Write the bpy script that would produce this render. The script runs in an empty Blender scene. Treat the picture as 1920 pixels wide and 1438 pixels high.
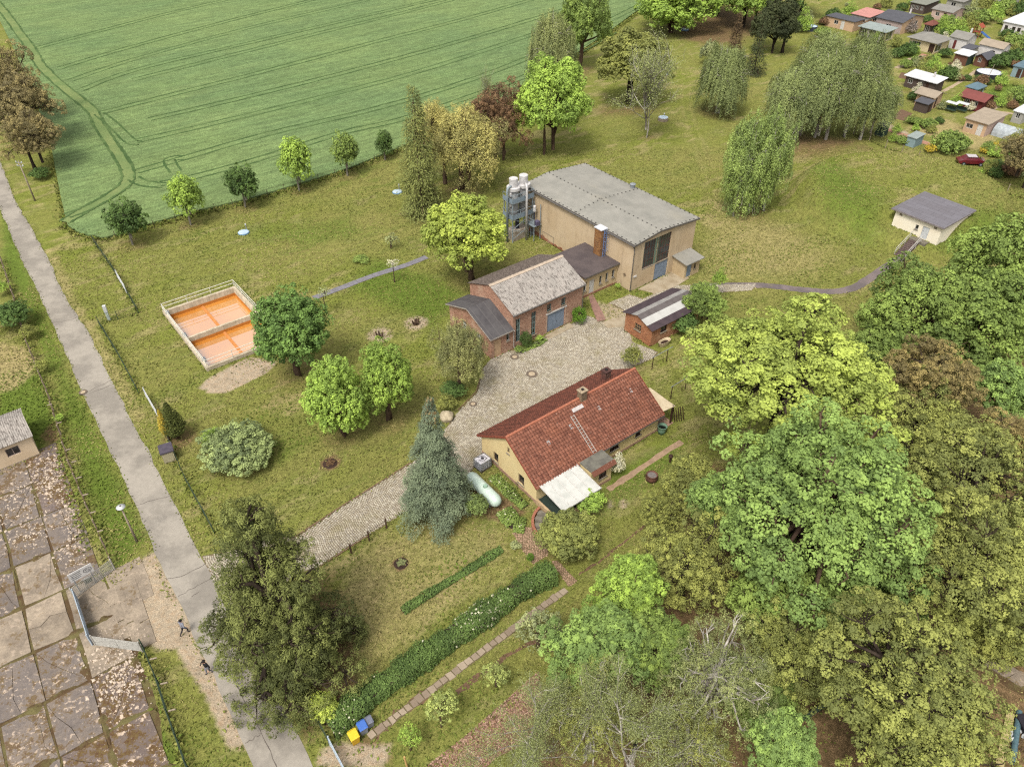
import bpy, bmesh, math, random
import numpy as np
from mathutils import Vector, Matrix
R = math.radians
scene = bpy.context.scene
col = scene.collection
random.seed(7)

# ------------------------------------------------------------------ camera, sky, sun, exposure
CAM_H, PITCH, FPX, PW, PH = 52.0, 39.1, 1440.0, 1920, 1438
cam_d = bpy.data.cameras.new('camera'); cam = bpy.data.objects.new('camera', cam_d); col.objects.link(cam)
cam_d.sensor_fit = 'HORIZONTAL'; cam_d.sensor_width = 36.0; cam_d.lens = 36.0 * FPX / PW
cam_d.clip_start = 0.5; cam_d.clip_end = 6000
cam.location = (0, 0, CAM_H); cam.rotation_euler = (R(90 - PITCH), 0, 0)
scene.camera = cam
SUN_EL, SUN_AZ = 58.0, 205.0           # azimuth clockwise from +Y: behind the camera, a little left
world = bpy.data.worlds.new('World'); scene.world = world; world.use_nodes = True
wn, wl = world.node_tree.nodes, world.node_tree.links
sky = wn.new('ShaderNodeTexSky'); sky.sky_type = 'NISHITA'; sky.sun_disc = False
sky.sun_elevation = R(SUN_EL); sky.sun_rotation = R(SUN_AZ); sky.air_density = 1.0; sky.dust_density = 4.0; sky.ozone_density = 1.0
hs = wn.new('ShaderNodeHueSaturation'); hs.inputs['Saturation'].default_value = 0.1      # overcast: a grey veil over the blue
bg = wn['Background']; bg.inputs['Strength'].default_value = 0.135
wl.new(sky.outputs[0], hs.inputs['Color']); wl.new(hs.outputs[0], bg.inputs['Color'])
sun_d = bpy.data.lights.new('sun', 'SUN'); sun_d.energy = 1.5; sun_d.angle = R(14); sun_d.color = (1, .95, .85)
sun = bpy.data.objects.new('sun', sun_d); col.objects.link(sun)
sun.rotation_euler = (R(90 - SUN_EL), 0, R(180 - SUN_AZ))
vs = scene.view_settings; vs.view_transform = 'Standard'; vs.look = 'None'; vs.gamma = 1; vs.use_curve_mapping = False
vs.exposure = 1.25
scene.render.engine = 'CYCLES'
cy = scene.cycles
cy.max_bounces = 5; cy.diffuse_bounces = 3; cy.glossy_bounces = 2; cy.transmission_bounces = 4; cy.transparent_max_bounces = 6
cy.use_denoising = False; cy.pixel_filter_type = 'BLACKMAN_HARRIS'; cy.filter_width = 1.25
cy.use_adaptive_sampling = False

# ------------------------------------------------------------------ where a pixel of the photograph meets the ground
_c, _s = math.cos(R(PITCH)), math.sin(R(PITCH))
FW, UP = (0, _c, -_s), (0, _s, _c)
def at(px, py, z=0.0):
    a, b = (px - 960) / FPX, -(py - 719) / FPX
    d = Vector((a, FW[1] + UP[1] * b, FW[2] + UP[2] * b))
    return Vector((0, 0, CAM_H)) + d * ((z - CAM_H) / d.z)
def depth(p): return p[1] * FW[1] + (p[2] - CAM_H) * FW[2]
def pix(p):
    w = depth(p); return 960 + FPX * p[0] / w, 719 - FPX * (p[1] * UP[1] + (p[2] - CAM_H) * UP[2]) / w
def height_over(base, py):
    lo, hi = 0.0, 45.0
    for _ in range(40):
        m = (lo + hi) / 2
        if pix((base[0], base[1], m))[1] > py: lo = m
        else: hi = m
    return m
YAW = R(-52.0)                         # all the buildings stand square to one another
U2, V2 = Vector((math.cos(YAW), math.sin(YAW), 0)), Vector((-math.sin(YAW), math.cos(YAW), 0))

# ------------------------------------------------------------------ materials
def S(r, g, b, k=.5):                  # display colour -> base colour
    f = lambda v: ((v / 255) / 12.92 if v / 255 <= .04045 else ((v / 255 + .055) / 1.055) ** 2.4)
    return (f(r) * k, f(g) * k, f(b) * k)
class NT:
    def __init__(s, name):
        s.m = bpy.data.materials.new(name); s.m.use_nodes = True
        s.n, s.l = s.m.node_tree.nodes, s.m.node_tree.links
        s.b = s.n['Principled BSDF']; s._co = None
    def new(s, t, **k):
        n = s.n.new('ShaderNode' + t)
        for a, v in k.items(): setattr(n, a, v)
        return n
    def put(s, n, i, v):
        if hasattr(v, 'is_linked') or hasattr(v, 'links'): s.l.new(v, n.inputs[i])
        else:
            if isinstance(v, tuple) and len(v) == 3 and n.inputs[i].type == 'RGBA': v = v + (1,)
            n.inputs[i].default_value = v
    def co(s):
        if s._co is None: s._co = s.new('TexCoord').outputs['Object']
        return s._co
    def noise(s, scale, detail=4, rough=.55, vec=None, out='Fac', dist=0):
        n = s.new('TexNoise'); s.put(n, 'Vector', vec or s.co()); n.inputs['Scale'].default_value = scale
        n.inputs['Detail'].default_value = detail; n.inputs['Roughness'].default_value = rough; n.inputs['Distortion'].default_value = dist
        return n.outputs[out]
    def math(s, op, a, b=0.0, c=None):
        n = s.new('Math', operation=op); s.put(n, 0, a); s.put(n, 1, b)
        if c is not None: s.put(n, 2, c)
        return n.outputs[0]
    def ramp(s, f, lo, hi, a=0.0, b=1.0):
        n = s.new('MapRange', interpolation_type='SMOOTHSTEP'); s.put(n, 0, f); s.put(n, 1, lo); s.put(n, 2, hi); s.put(n, 3, a); s.put(n, 4, b)
        return n.outputs[0]
    def mix(s, f, a, b, mode='MIX'):
        n = s.new('Mix', data_type='RGBA', blend_type=mode); s.put(n, 0, f); s.put(n, 6, a); s.put(n, 7, b)
        return n.outputs[2]
    def val(s, c, f, amt):             # scale colour c by 1 +- amt with factor f (0..1)
        k = s.math('MULTIPLY_ADD', f, 2 * amt, 1 - amt)
        n = s.new('Vector' + 'Math', operation='SCALE'); s.put(n, 0, c); s.put(n, 'Scale', k); return n.outputs[0]
    def attr(s, name, out='Fac'):
        n = s.new('Attribute'); n.attribute_name = name; return n.outputs[out]
    def done(s, colour, rough=.85, spec=.25, bump=None, bstr=.4, bdist=.05, metal=0.0):
        s.put(s.b, 'Base Color', colour); s.put(s.b, 'Roughness', rough); s.put(s.b, 'Specular IOR Level', spec); s.put(s.b, 'Metallic', metal)
        if bump is not None:
            n = s.new('Bump'); n.inputs['Strength'].default_value = bstr; n.inputs['Distance'].default_value = bdist
            s.put(n, 'Height', bump); s.l.new(n.outputs[0], s.b.inputs['Normal'])
        return s.m
_mats = {}
def paint(name, c, c2=None, scale=2.0, rough=.8, spec=.25, amt=.12, bump=0.0, metal=0.0, speck=None):
    """plain surface with two-tone weathering"""
    if name in _mats: return _mats[name]
    t = NT(name); f = t.noise(scale, 6, .6)
    c2 = c2 or tuple(v * .72 for v in c)
    cc = t.mix(t.ramp(f, .38, .68), c, c2)
    fine = t.noise(scale * 14, 3, .6)
    cc = t.val(cc, fine, amt)
    if speck: cc = t.mix(t.ramp(t.noise(speck[1], 3, .5), speck[2], speck[2] + .05), cc, speck[0])
    _mats[name] = t.done(cc, rough, spec, fine if bump else None, bump or .1, .02, metal)
    return _mats[name]
def brick_mat(name, c1, c2, mortar, sc=1.0):
    t = NT(name); sx = t.new('SeparateXYZ'); t.l.new(t.co(), sx.inputs[0])
    cb = t.new('CombineXYZ'); t.put(cb, 0, t.math('ADD', sx.outputs[0], sx.outputs[1])); t.l.new(sx.outputs[2], cb.inputs[1])
    b = t.new('TexBrick'); t.l.new(cb.outputs[0], b.inputs['Vector']); b.inputs['Scale'].default_value = 1 / sc
    b.inputs['Brick Width'].default_value = .26; b.inputs['Row Height'].default_value = .085; b.inputs['Mortar Size'].default_value = .009
    b.inputs['Mortar Smooth'].default_value = .4; b.inputs['Bias'].default_value = 0
    t.put(b, 'Color1', c1); t.put(b, 'Color2', c2); t.put(b, 'Mortar', mortar)
    cc = t.val(b.outputs['Color'], t.noise(9, 3, .7), .45)
    cc = t.mix(t.ramp(t.noise(.6, 4), .5, .75, 0, .5), cc, tuple(v * 1.25 for v in mortar))
    h = t.math('SUBTRACT', 1.0, b.outputs['Fac'])
    return t.done(cc, .9, .15, h, .5, .02)

# ------------------------------------------------------------------ mesh building
class MB:
    def __init__(s): s.v, s.f = [], []
    def add(s, vs, fs):
        o = len(s.v); s.v += [tuple(v) for v in vs]; s.f += [tuple(i + o for i in f) for f in fs]; return s
    def box(s, x0, x1, y0, y1, z0, z1, M=None):
        v = [(x, y, z) for z in (z0, z1) for y in (y0, y1) for x in (x0, x1)]
        if M is not None: v = [M @ Vector(p) for p in v]
        return s.add(v, [(0, 2, 3, 1), (4, 5, 7, 6), (0, 1, 5, 4), (1, 3, 7, 5), (3, 2, 6, 7), (2, 0, 4, 6)])
    def bar(s, a, b, w, h=None, up=(0, 0, 1)):
        a, b = Vector(a), Vector(b); h = h or w; d = (b - a).normalized(); r = d.cross(Vector(up))
        if r.length < 1e-4: r = d.cross(Vector((1, 0, 0)))
        r.normalize(); u = r.cross(d); v = []
        for p in (a, b): v += [p - r * w / 2 - u * h / 2, p + r * w / 2 - u * h / 2, p + r * w / 2 + u * h / 2, p - r * w / 2 + u * h / 2]
        return s.add(v, [(0, 1, 2, 3), (7, 6, 5, 4), (0, 4, 5, 1), (1, 5, 6, 2), (2, 6, 7, 3), (3, 7, 4, 0)])
    def tube(s, pts, rad, n=8, cap=True):
        pts = [Vector(p) for p in pts]
        if not hasattr(rad, '__len__'): rad = [rad] * len(pts)
        o = len(s.v); prev = None
        for i, p in enumerate(pts):
            d = (pts[min(i + 1, len(pts) - 1)] - pts[max(i - 1, 0)]).normalized()
            r = prev - d * prev.dot(d) if prev is not None else d.cross(Vector((0, 0, 1)) if abs(d.z) < .9 else Vector((1, 0, 0)))
            if r.length < 1e-5: r = d.orthogonal()
            r.normalize(); prev = r; u = d.cross(r)
            for k in range(n):
                a = 2 * math.pi * k / n; s.v.append(tuple(p + (r * math.cos(a) + u * math.sin(a)) * rad[i]))
        for i in range(len(pts) - 1):
            for k in range(n):
                k2 = (k + 1) % n; s.f.append((o + i * n + k, o + i * n + k2, o + (i + 1) * n + k2, o + (i + 1) * n + k))
        if cap: s.f.append(tuple(o + k for k in reversed(range(n)))); s.f.append(tuple(o + (len(pts) - 1) * n + k for k in range(n)))
        return s
    def lathe(s, prof, n=16, c=(0, 0, 0)):
        o = len(s.v)
        for r, z in prof:
            for k in range(n): a = 2 * math.pi * k / n; s.v.append((c[0] + r * math.cos(a), c[1] + r * math.sin(a), c[2] + z))
        for i in range(len(prof) - 1):
            for k in range(n):
                k2 = (k + 1) % n; s.f.append((o + i * n + k, o + i * n + k2, o + (i + 1) * n + k2, o + (i + 1) * n + k))
        s.f.append(tuple(o + k for k in reversed(range(n)))); s.f.append(tuple(o + (len(prof) - 1) * n + k for k in range(n)))
        return s
    def prism(s, poly, z0, z1, M=None):
        n = len(poly); v = [(p[0], p[1], z0) for p in poly] + [(p[0], p[1], z1) for p in poly]
        if M is not None: v = [M @ Vector(p) for p in v]
        return s.add(v, [tuple(reversed(range(n))), tuple(range(n, 2 * n))] + [(i, (i + 1) % n, n + (i + 1) % n, n + i) for i in range(n)])
    def strip(s, L, Rr):               # sheet between two polylines of equal length
        n = len(L); return s.add(list(L) + list(Rr), [(i, n + i, n + i + 1, i + 1) for i in range(n - 1)])
    def build(s, name, mat, parent=None, smooth=False, bevel=0, loc=None):
        me = bpy.data.meshes.new(name); me.from_pydata(s.v, [], s.f); me.validate(); me.update()
        if bevel or True:
            bm = bmesh.new(); bm.from_mesh(me); bmesh.ops.recalc_face_normals(bm, faces=bm.faces)
            if bevel: bmesh.ops.bevel(bm, geom=list(bm.edges), offset=bevel, segments=1, affect='EDGES', profile=.5)
            bm.to_mesh(me); bm.free()
        if smooth: me.shade_smooth()
        if mat: me.materials.append(mat)
        return link(name, me, parent, loc)
def link(name, data, parent=None, loc=None):
    o = bpy.data.objects.new(name, data); col.objects.link(o)
    if parent is not None: o.parent = parent
    if loc is not None: o.location = loc
    return o
def tag(o, label=None, cat=None, group=None, kind=None):
    if label: o['label'] = label
    if cat: o['category'] = cat
    if group: o['group'] = group
    if kind: o['kind'] = kind
    return o
def thing(name, label, cat, loc=(0, 0, 0), rz=0.0, group=None):
    o = link(name, None); o.location = loc; o.rotation_euler.z = rz; o.empty_display_size = .5
    return tag(o, label, cat, group)
def copy_tree(o, parent=None):
    c = o.copy(); col.objects.link(c); c.parent = parent
    for ch in [x for x in o.children]: copy_tree(ch, c)
    return c
def struct(o): o['kind'] = 'structure'; return o
def px_poly(pts, z=0.0): return [at(x, y, z) for x, y in pts]
def resample(pts, step):
    out = [pts[0]]
    for a, b in zip(pts, pts[1:]):
        n = max(1, int((b - a).length / step))
        for i in range(1, n + 1): out.append(a.lerp(b, i / n))
    return out
def smooth_line(pts, n=8):
    out = []
    for i in range(len(pts) - 1):
        p0, p1, p2, p3 = pts[max(i - 1, 0)], pts[i], pts[i + 1], pts[min(i + 2, len(pts) - 1)]
        for k in range(n):
            t = k / n; out.append(.5 * (2 * p1 + (p2 - p0) * t + (2 * p0 - 5 * p1 + 4 * p2 - p3) * t * t + (3 * p1 - p0 - 3 * p2 + p3) * t ** 3))
    out.append(pts[-1]); return out
def ribbon(pts, w, jitter=0.0, rnd=random):
    L, Q = [], []
    for i, p in enumerate(pts):
        d = (pts[min(i + 1, len(pts) - 1)] - pts[max(i - 1, 0)]); d.z = 0; d.normalize(); n = Vector((-d.y, d.x, 0))
        L.append(p + n * (w / 2 + rnd.uniform(-jitter, jitter))); Q.append(p - n * (w / 2 + rnd.uniform(-jitter, jitter)))
    return L, Q
# ------------------------------------------------------------------ the ground
def sstep(x): x = np.clip(x, 0, 1); return x * x * (3 - 2 * x)
def terrain_h(x, y):
    x, y = np.asarray(x, float), np.asarray(y, float)
    e = np.sqrt(((x - 58.5) / 17.5) ** 2 + ((y - 107) / 15.5) ** 2)
    h = 3.3 * sstep((1 - e) * 16.5 / 4.2)
    d = np.hypot(np.maximum(np.abs((x - 56.2) * U2.x + (y - 93.6) * U2.y) - 1.6, 0), np.maximum(np.abs((x - 56.2) * V2.x + (y - 93.6) * V2.y) - .6, 0))
    h = np.maximum(h, 1.42 * sstep(1 - d / 4.2))
    la = (x - 55.7) * U2.x + (y - 93.1) * U2.y; lb_ = (x - 55.7) * V2.x + (y - 93.1) * V2.y
    h = np.minimum(h, 1.62 + np.maximum(0, lb_ - .1) * 1.0 + np.maximum(0, -(la + 5.3)) * .7 + np.maximum(0, la - 2.4) * .5 + np.maximum(0, -(lb_ + 6)) * 1.0)
    return h + .05 * np.sin(x * .31 + 1.3) * np.sin(y * .27) * (h > .3)
def gz(p): return float(terrain_h(p[0], p[1]))
def seg_dist(X, Y, poly, closed=True):
    D = np.full(X.shape, 1e9); n = len(poly)
    for i in range(n if closed else n - 1):
        a, b = poly[i], poly[(i + 1) % n]; dx, dy = b[0] - a[0], b[1] - a[1]
        t = np.clip(((X - a[0]) * dx + (Y - a[1]) * dy) / (dx * dx + dy * dy + 1e-9), 0, 1)
        D = np.minimum(D, np.hypot(X - a[0] - t * dx, Y - a[1] - t * dy))
    return D
def inside(X, Y, poly):
    r = np.zeros(X.shape, bool); n = len(poly)
    for i in range(n):
        a, b = poly[i], poly[(i + 1) % n]
        c = ((a[1] > Y) != (b[1] > Y)) & (X < (b[0] - a[0]) * (Y - a[1]) / (b[1] - a[1] + 1e-12) + a[0]); r ^= c
    return r
def poly_mask(X, Y, px, soft, z=0.0):
    poly = [at(a, b, z) for a, b in px]
    lo = np.array([min(p[0] for p in poly), min(p[1] for p in poly)]) - soft; hi = np.array([max(p[0] for p in poly), max(p[1] for p in poly)]) + soft
    m = np.zeros(X.shape); s = (X > lo[0]) & (X < hi[0]) & (Y > lo[1]) & (Y < hi[1])
    d = seg_dist(X[s], Y[s], poly); d = np.where(inside(X[s], Y[s], poly), d, -d); m[s] = sstep(d / (2 * soft) + .5); return m
def blob_mask(X, Y, px, py, rpx, squash=.6):
    p = at(px, py); r = rpx / FPX * depth(p); d = np.hypot(X - p.x, (Y - p.y)); return sstep(1.6 - d / r)
def line_mask(X, Y, px, w):
    d = seg_dist(X, Y, [at(a, b) for a, b in px], False); return sstep(1.5 - d / w)

TANK = at(387.7, 695.6)                # near corner of the settling tank; its local x,y run along U2,V2
TX0, TX1, TY0, TY1 = -14.1, 0.2, 0.0, 9.1
def axis(lo, hi, step, far):
    mid = np.arange(lo, hi + step / 2, step); out = [lo]; d = step
    while out[-1] > -far: d *= 1.25; out.append(out[-1] - d)
    o2 = [mid[-1]]; d = step
    while o2[-1] < far: d *= 1.25; o2.append(o2[-1] + d)
    return np.array(out[::-1][:-1] + list(mid) + o2[1:])
gx, gy = axis(-78, 112, .62, 3000), axis(18, 152, .62, 3000)
X, Y = np.meshgrid(gx, gy); Zt = terrain_h(X, Y); nx, ny = len(gx), len(gy)
idx = np.arange(nx * ny).reshape(ny, nx)
quads = np.stack([idx[:-1, :-1], idx[:-1, 1:], idx[1:, 1:], idx[1:, :-1]], -1).reshape(-1, 4)
me = bpy.data.meshes.new('ground')
co = np.stack([X.ravel(), Y.ravel(), Zt.ravel()], 1)
me.vertices.add(len(co)); me.vertices.foreach_set('co', co.ravel())
me.loops.add(quads.size); me.loops.foreach_set('vertex_index', quads.ravel().astype(np.int32))
me.polygons.add(len(quads)); me.polygons.foreach_set('loop_start', np.arange(0, quads.size, 4, dtype=np.int32))
me.update()
bm = bmesh.new(); bm.from_mesh(me)
ins = .12
def tl(c): d = Vector((c[0] - TANK.x, c[1] - TANK.y, 0)); return d.dot(U2), d.dot(V2)
near = [f for f in bm.faces if (lambda q: TX0 - 2 < q[0] < TX1 + 2 and TY0 - 2 < q[1] < TY1 + 2)(tl(f.calc_center_median()))]
for o, n in ((TX0 + ins, U2), (TX1 - ins, U2)):
    g = list({e for f in near for e in f.edges} | {v for f in near for v in f.verts}) + near
    bmesh.ops.bisect_plane(bm, geom=g, plane_co=TANK + n * o, plane_no=n)
    near = [f for f in bm.faces if (lambda q: TX0 - 2 < q[0] < TX1 + 2 and TY0 - 2 < q[1] < TY1 + 2)(tl(f.calc_center_median()))]
for o, n in ((TY0 + ins, V2), (TY1 - ins, V2)):
    g = list({e for f in near for e in f.edges} | {v for f in near for v in f.verts}) + near
    bmesh.ops.bisect_plane(bm, geom=g, plane_co=TANK + n * o, plane_no=n)
    near = [f for f in bm.faces if (lambda q: TX0 - 2 < q[0] < TX1 + 2 and TY0 - 2 < q[1] < TY1 + 2)(tl(f.calc_center_median()))]
kill = [f for f in near if (lambda q: TX0 + ins < q[0] < TX1 - ins and TY0 + ins < q[1] < TY1 - ins)(tl(f.calc_center_median()))]
bmesh.ops.delete(bm, geom=kill, context='FACES'); bm.to_mesh(me); bm.free()
nv = len(me.vertices); co = np.zeros(nv * 3); me.vertices.foreach_get('co', co); co = co.reshape(-1, 3); VX, VY = co[:, 0], co[:, 1]
sand = np.zeros(nv); lush = np.zeros(nv); soil = np.zeros(nv); dry = np.zeros(nv)
def P(px, soft): return poly_mask(VX, VY, px, soft)
mx = np.maximum
# sand and gravel: the gateway by the lane, the lane's shoulder, the patch by the tank, the bare rings
sand = mx(sand, P([(238, 1085), (285, 1030), (320, 1095), (372, 1200), (420, 1290), (470, 1400), (430, 1400), (385, 1300), (330, 1215), (290, 1218), (262, 1150)], .6))
sand = mx(sand, .8 * P([(395, 738), (372, 728), (385, 712), (470, 668), (520, 680), (500, 700), (430, 735)], .35))
sand = mx(sand, .6 * blob_mask(VX, VY, 712, 628, 24)); sand = mx(sand, .6 * blob_mask(VX, VY, 780, 605, 22))
dry = mx(dry, .5 * line_mask(VX, VY, [(95, 470), (130, 560), (180, 640), (260, 780)], 1.0))
sand = mx(sand, .8 * P([(590, 1438), (600, 1405), (640, 1390), (700, 1400), (740, 1390), (720, 1438)], .6))
sand = mx(sand, .5 * P([(1180, 575), (1105, 560), (1130, 600), (1190, 615), (1240, 570)], .4))
sand = mx(sand, .55 * blob_mask(VX, VY, 1172, 945, 10)); sand = mx(sand, .5 * blob_mask(VX, VY, 1147, 945, 9))
sand = mx(sand, .55 * P([(1715, 272), (1660, 242), (1650, 236), (1668, 232), (1745, 268)], .4))
# dry, straw-coloured lawn
for p, s, k in [([(700, 980), (940, 985), (1000, 1040), (700, 1290), (620, 1250), (620, 1040)], 3, .5), ([(1290, 470), (1310, 540), (1560, 530), (1620, 470), (1450, 400), (1300, 340)], 6, .5),
                ([(1010, 320), (1500, 420), (1500, 340), (1250, 180), (1150, 230)], 6, .25), ([(560, 720), (420, 780), (560, 780), (720, 700)], 2.5, .45), ([(500, 370), (700, 330), (720, 480), (560, 520)], 5, .25),
                ([(1540, 300), (1640, 280), (1800, 330), (1700, 360)], 4, .3), ([(1690, 240), (1760, 218), (1880, 260), (1830, 285)], 2.0, .75), ([(250, 460), (330, 450), (340, 500)], 2, .3), ([(-20, 640), (55, 650), (75, 690), (30, 730), (-20, 740)], 1.2, .9),
                ([(620, 560), (800, 600), (800, 640), (600, 620)], 3, .3), ([(1290, 720), (1240, 690), (1210, 670), (1300, 620)], 2, .35)]: dry = mx(dry, k * P(p, s))
for tl2 in ([(1306, 60), (1280, 130), (1278, 200), (1300, 270), (1330, 345)], [(1318, 62), (1294, 132), (1294, 200), (1318, 268), (1350, 342)], [(505, 520), (600, 480), (700, 445), (760, 430)]): dry = mx(dry, .36 * line_mask(VX, VY, tl2, .5))
# lush grass
for p, s, k in [([(0, 300), (50, 480), (130, 690), (270, 980), (285, 1010), (215, 1080), (170, 980), (100, 720), (30, 560), (0, 500)], 1.5, .6), ([(0, 690), (75, 690), (100, 800), (70, 850), (0, 790)], 1.0, .9),
                ([(75, 370), (130, 440), (95, 400), (10, 260)], 1, .8), ([(700, 480), (880, 540), (820, 620), (640, 540)], 4, .7), ([(1490, 345), (1560, 322), (1600, 365), (1665, 392), (1640, 470), (1530, 425)], 4, .55),
                ([(490, 440), (660, 400), (700, 440), (560, 470)], 3, .5), ([(430, 420), (600, 400), (640, 430), (480, 470)], 3, .4), ([(1480, 1438), (1900, 1100), (1920, 1438)], 3, .3),
                ([(760, 1010), (900, 1000), (960, 1050), (860, 1080)], 1.5, .45), ([(760, 1180), (960, 1080), (980, 1100), (780, 1240)], 1.5, .35), ([(1130, 880), (1290, 800), (1290, 880), (1100, 1000)], 2, .5), ([(390, 880), (560, 900), (620, 820), (440, 760)], 3, .35), ([(1540, 380), (1660, 480), (1700, 520), (1640, 400)], 3, .4),
                ([(1640, 480), (1700, 485), (1800, 430), (1900, 420), (1900, 500)], 3, .5), ([(230, 1210), (250, 1230), (340, 1438), (300, 1438)], .8, .8), ([(1700, 90), (1760, 110), (1720, 125), (1660, 100)], 2, .8),
                ([(1860, 165), (1920, 155), (1920, 200), (1830, 190)], 2, .9)]: lush = mx(lush, k * P(p, s))
# bare soil and leaf litter: under the wood, under single crowns, in beds
for p, s, k in [([(1000, 1438), (1040, 1260), (1180, 1090), (1300, 960), (1290, 850), (1420, 900), (1700, 640), (1920, 560), (1990, 1500), (1200, 1500)], 2.0, .95), ([(600, 1070), (660, 1130), (680, 1300), (620, 1370), (540, 1310), (560, 1100)], 1.6, .7),
                ([(640, 1060), (600, 1060), (620, 1250), (660, 1230)], 2.0, .55), ([(500, 1290), (560, 1380), (600, 1400), (560, 1290)], 1, .7), ([(650, 1385), (700, 1370), (760, 1438), (660, 1438)], .8, .7),
                ([(880, 870), (905, 900), (990, 960), (960, 985), (880, 960)], .6, .8), ([(1230, 60), (1330, 10), (1520, 20), (1500, 60), (1330, 90)], 4, .7), ([(1420, 235), (1640, 262), (1560, 300), (1440, 300)], 4, .6),
                ([(1060, 110), (1130, 120), (1110, 150), (1060, 150)], 3, .5), ([(1110, 200), (1250, 190), (1240, 215), (1120, 225)], 3, .5), ([(740, 370), (830, 380), (820, 420), (750, 410)], 3, .3),
                ([(740, 1080), (775, 1035), (720, 1050)], .2, 0), ([(110, 800), (95, 790), (75, 820), (110, 850)], .8, .8), ([(440, 760), (560, 700), (640, 700), (600, 740), (480, 790)], 3, .35)]: soil = mx(soil, k * P(p, s))
soil = mx(soil, blob_mask(VX, VY, 752, 1056, 15)); soil = mx(soil, blob_mask(VX, VY, 619, 869, 17)); soil = mx(soil, .6 * blob_mask(VX, VY, 335, 822, 34))
for q in ((249, 460, 30), (358, 422, 26), (461, 390, 26), (561, 358, 26), (652, 330, 24), (640, 818, 44), (730, 790, 44), (883, 525, 50), (555, 695, 60), (1408, 398, 46), (1343, 212, 40), (1213, 258, 18), (865, 355, 50), (455, 850, 74), (825, 965, 66), (1060, 1020, 60)):
    soil = mx(soil, .42 * blob_mask(VX, VY, *q))
for c in ((1552, 275), (1620, 277), (1700, 170), (1850, 300), (1900, 330), (1760, 120), (1800, 60)): soil = mx(soil, .45 * blob_mask(VX, VY, c[0], c[1], 18))
ca = me.color_attributes.new('zone', 'FLOAT_COLOR', 'POINT')
ca.data.foreach_set('color', np.stack([sand, lush, soil, dry], 1).astype(np.float32).ravel())
da = me.attributes.new('dry', 'FLOAT', 'POINT'); da.data.foreach_set('value', dry.astype(np.float32))
ground = struct(link('ground', me)); me.shade_smooth()
t = NT('grass_ground')
zn = t.new('Attribute'); zn.attribute_name = 'zone'; sp = t.new('SeparateColor'); t.l.new(zn.outputs['Color'], sp.inputs[0])
mpg = t.new('Mapping'); t.l.new(t.co(), mpg.inputs[0]); mpg.inputs['Rotation'].default_value = (0, 0, -R(38)); mpg2 = t.new('Mapping'); t.l.new(mpg.outputs[0], mpg2.inputs[0]); mpg2.inputs['Scale'].default_value = (.45, 1, 1)
n1, n2, n3, n4 = t.noise(.07, 5, .6, mpg2.outputs[0]), t.noise(.4, 6, .65, mpg2.outputs[0]), t.noise(2.2, 6, .7), t.noise(9, 4, .75)
wob = t.math('MULTIPLY_ADD', n2, .5, t.math('MULTIPLY', n3, .7)); wob = t.math('SUBTRACT', wob, .6)
LAWN, LUSH, DRY, SAND, SOIL = S(145, 142, 80, .5), S(108, 126, 52, .5), S(182, 164, 116, .5), S(200, 182, 156, .48), S(122, 98, 72, .48)
c = t.mix(t.ramp(n1, .35, .65), LAWN, S(128, 136, 60, .5)); c = t.mix(t.ramp(n2, .46, .66, 0, .7), c, LUSH); c = t.mix(t.ramp(t.math('MULTIPLY_ADD', n1, .4, t.math('MULTIPLY', n2, .6)), .5, .6, 0, .6), c, DRY)
def zone(f, col_, gain=1.5, lim=1.0):
    global c
    k = t.math('MULTIPLY_ADD', f, gain, t.math('MULTIPLY', wob, t.math('MULTIPLY', t.ramp(f, .02, .3), 1.1)))
    c = t.mix(t.ramp(k, .28, .95, 0, lim), c, col_)
zone(sp.outputs[1], LUSH); zone(t.attr('dry'), DRY, 1.3, .85)
zone(sp.outputs[2], t.mix(t.ramp(n3, .35, .7), SOIL, S(146, 116, 88)), 1.3, .9); zone(sp.outputs[0], t.mix(t.ramp(n3, .4, .7), SAND, S(172, 148, 120)), 1.5)
tuft = t.ramp(t.noise(1.15, 5, .75), .52, .66); c = t.mix(t.math('MULTIPLY', tuft, .38), c, t.val(c, 0.0, .45))
c = t.val(c, t.ramp(n3, .3, .7), .2); c = t.val(c, t.ramp(n4, .3, .7), .3); c = t.val(c, t.ramp(t.noise(.8, 4, .7), .3, .7), .12); c = t.mix(t.ramp(t.noise(4.5, 2, .5), .72, .76, 0, .5), c, S(190, 180, 130))
ground.data.materials.append(t.done(c, .95, .05, t.math('MULTIPLY_ADD', n4, .5, n3), .9, .12))

# ------------------------------------------------------------------ the wheat field with its wheel tracks
fz = .32
fieldpx = [(196, 450), (182, 446), (150, 440), (128, 425), (118, 385), (105, 320), (96, 270), (60, 170), (20, 80), (-40, -40), (-900, -260), (2300, -260), (1480, -110), (1235, 0), (1195, 22), (1130, 70), (985, 165), (940, 200), (740, 283), (655, 318), (570, 345), (470, 375), (370, 398), (290, 420)]
fm = MB(); fp = px_poly(fieldpx, 0); fm.add([p + Vector((0, 0, fz)) for p in fp], [tuple(range(len(fp)))])
nfp = len(fp); fm.add([p + Vector((0, 0, fz)) for p in fp] + [Vector((p.x, p.y, -.05)) for p in fp], [(i, (i + 1) % nfp, nfp + (i + 1) % nfp, nfp + i) for i in range(nfp)])
t = NT('wheat'); a = at(300, 250); b = at(640, 170)
rot = t.new('Mapping'); t.l.new(t.co(), rot.inputs[0]); ang = math.atan2(b.y - a.y, b.x - a.x); rot.inputs['Rotation'].default_value = (0, 0, -ang)
st = t.new('Mapping'); t.l.new(rot.outputs[0], st.inputs[0]); st.inputs['Scale'].default_value = (.12, 1, 1)
rows = t.noise(1.6, 4, .65, st.outputs[0]); big = t.noise(.03, 4, .6); mid = t.noise(.3, 5, .6, st.outputs[0]); fine = t.noise(5, 4, .75)
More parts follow.
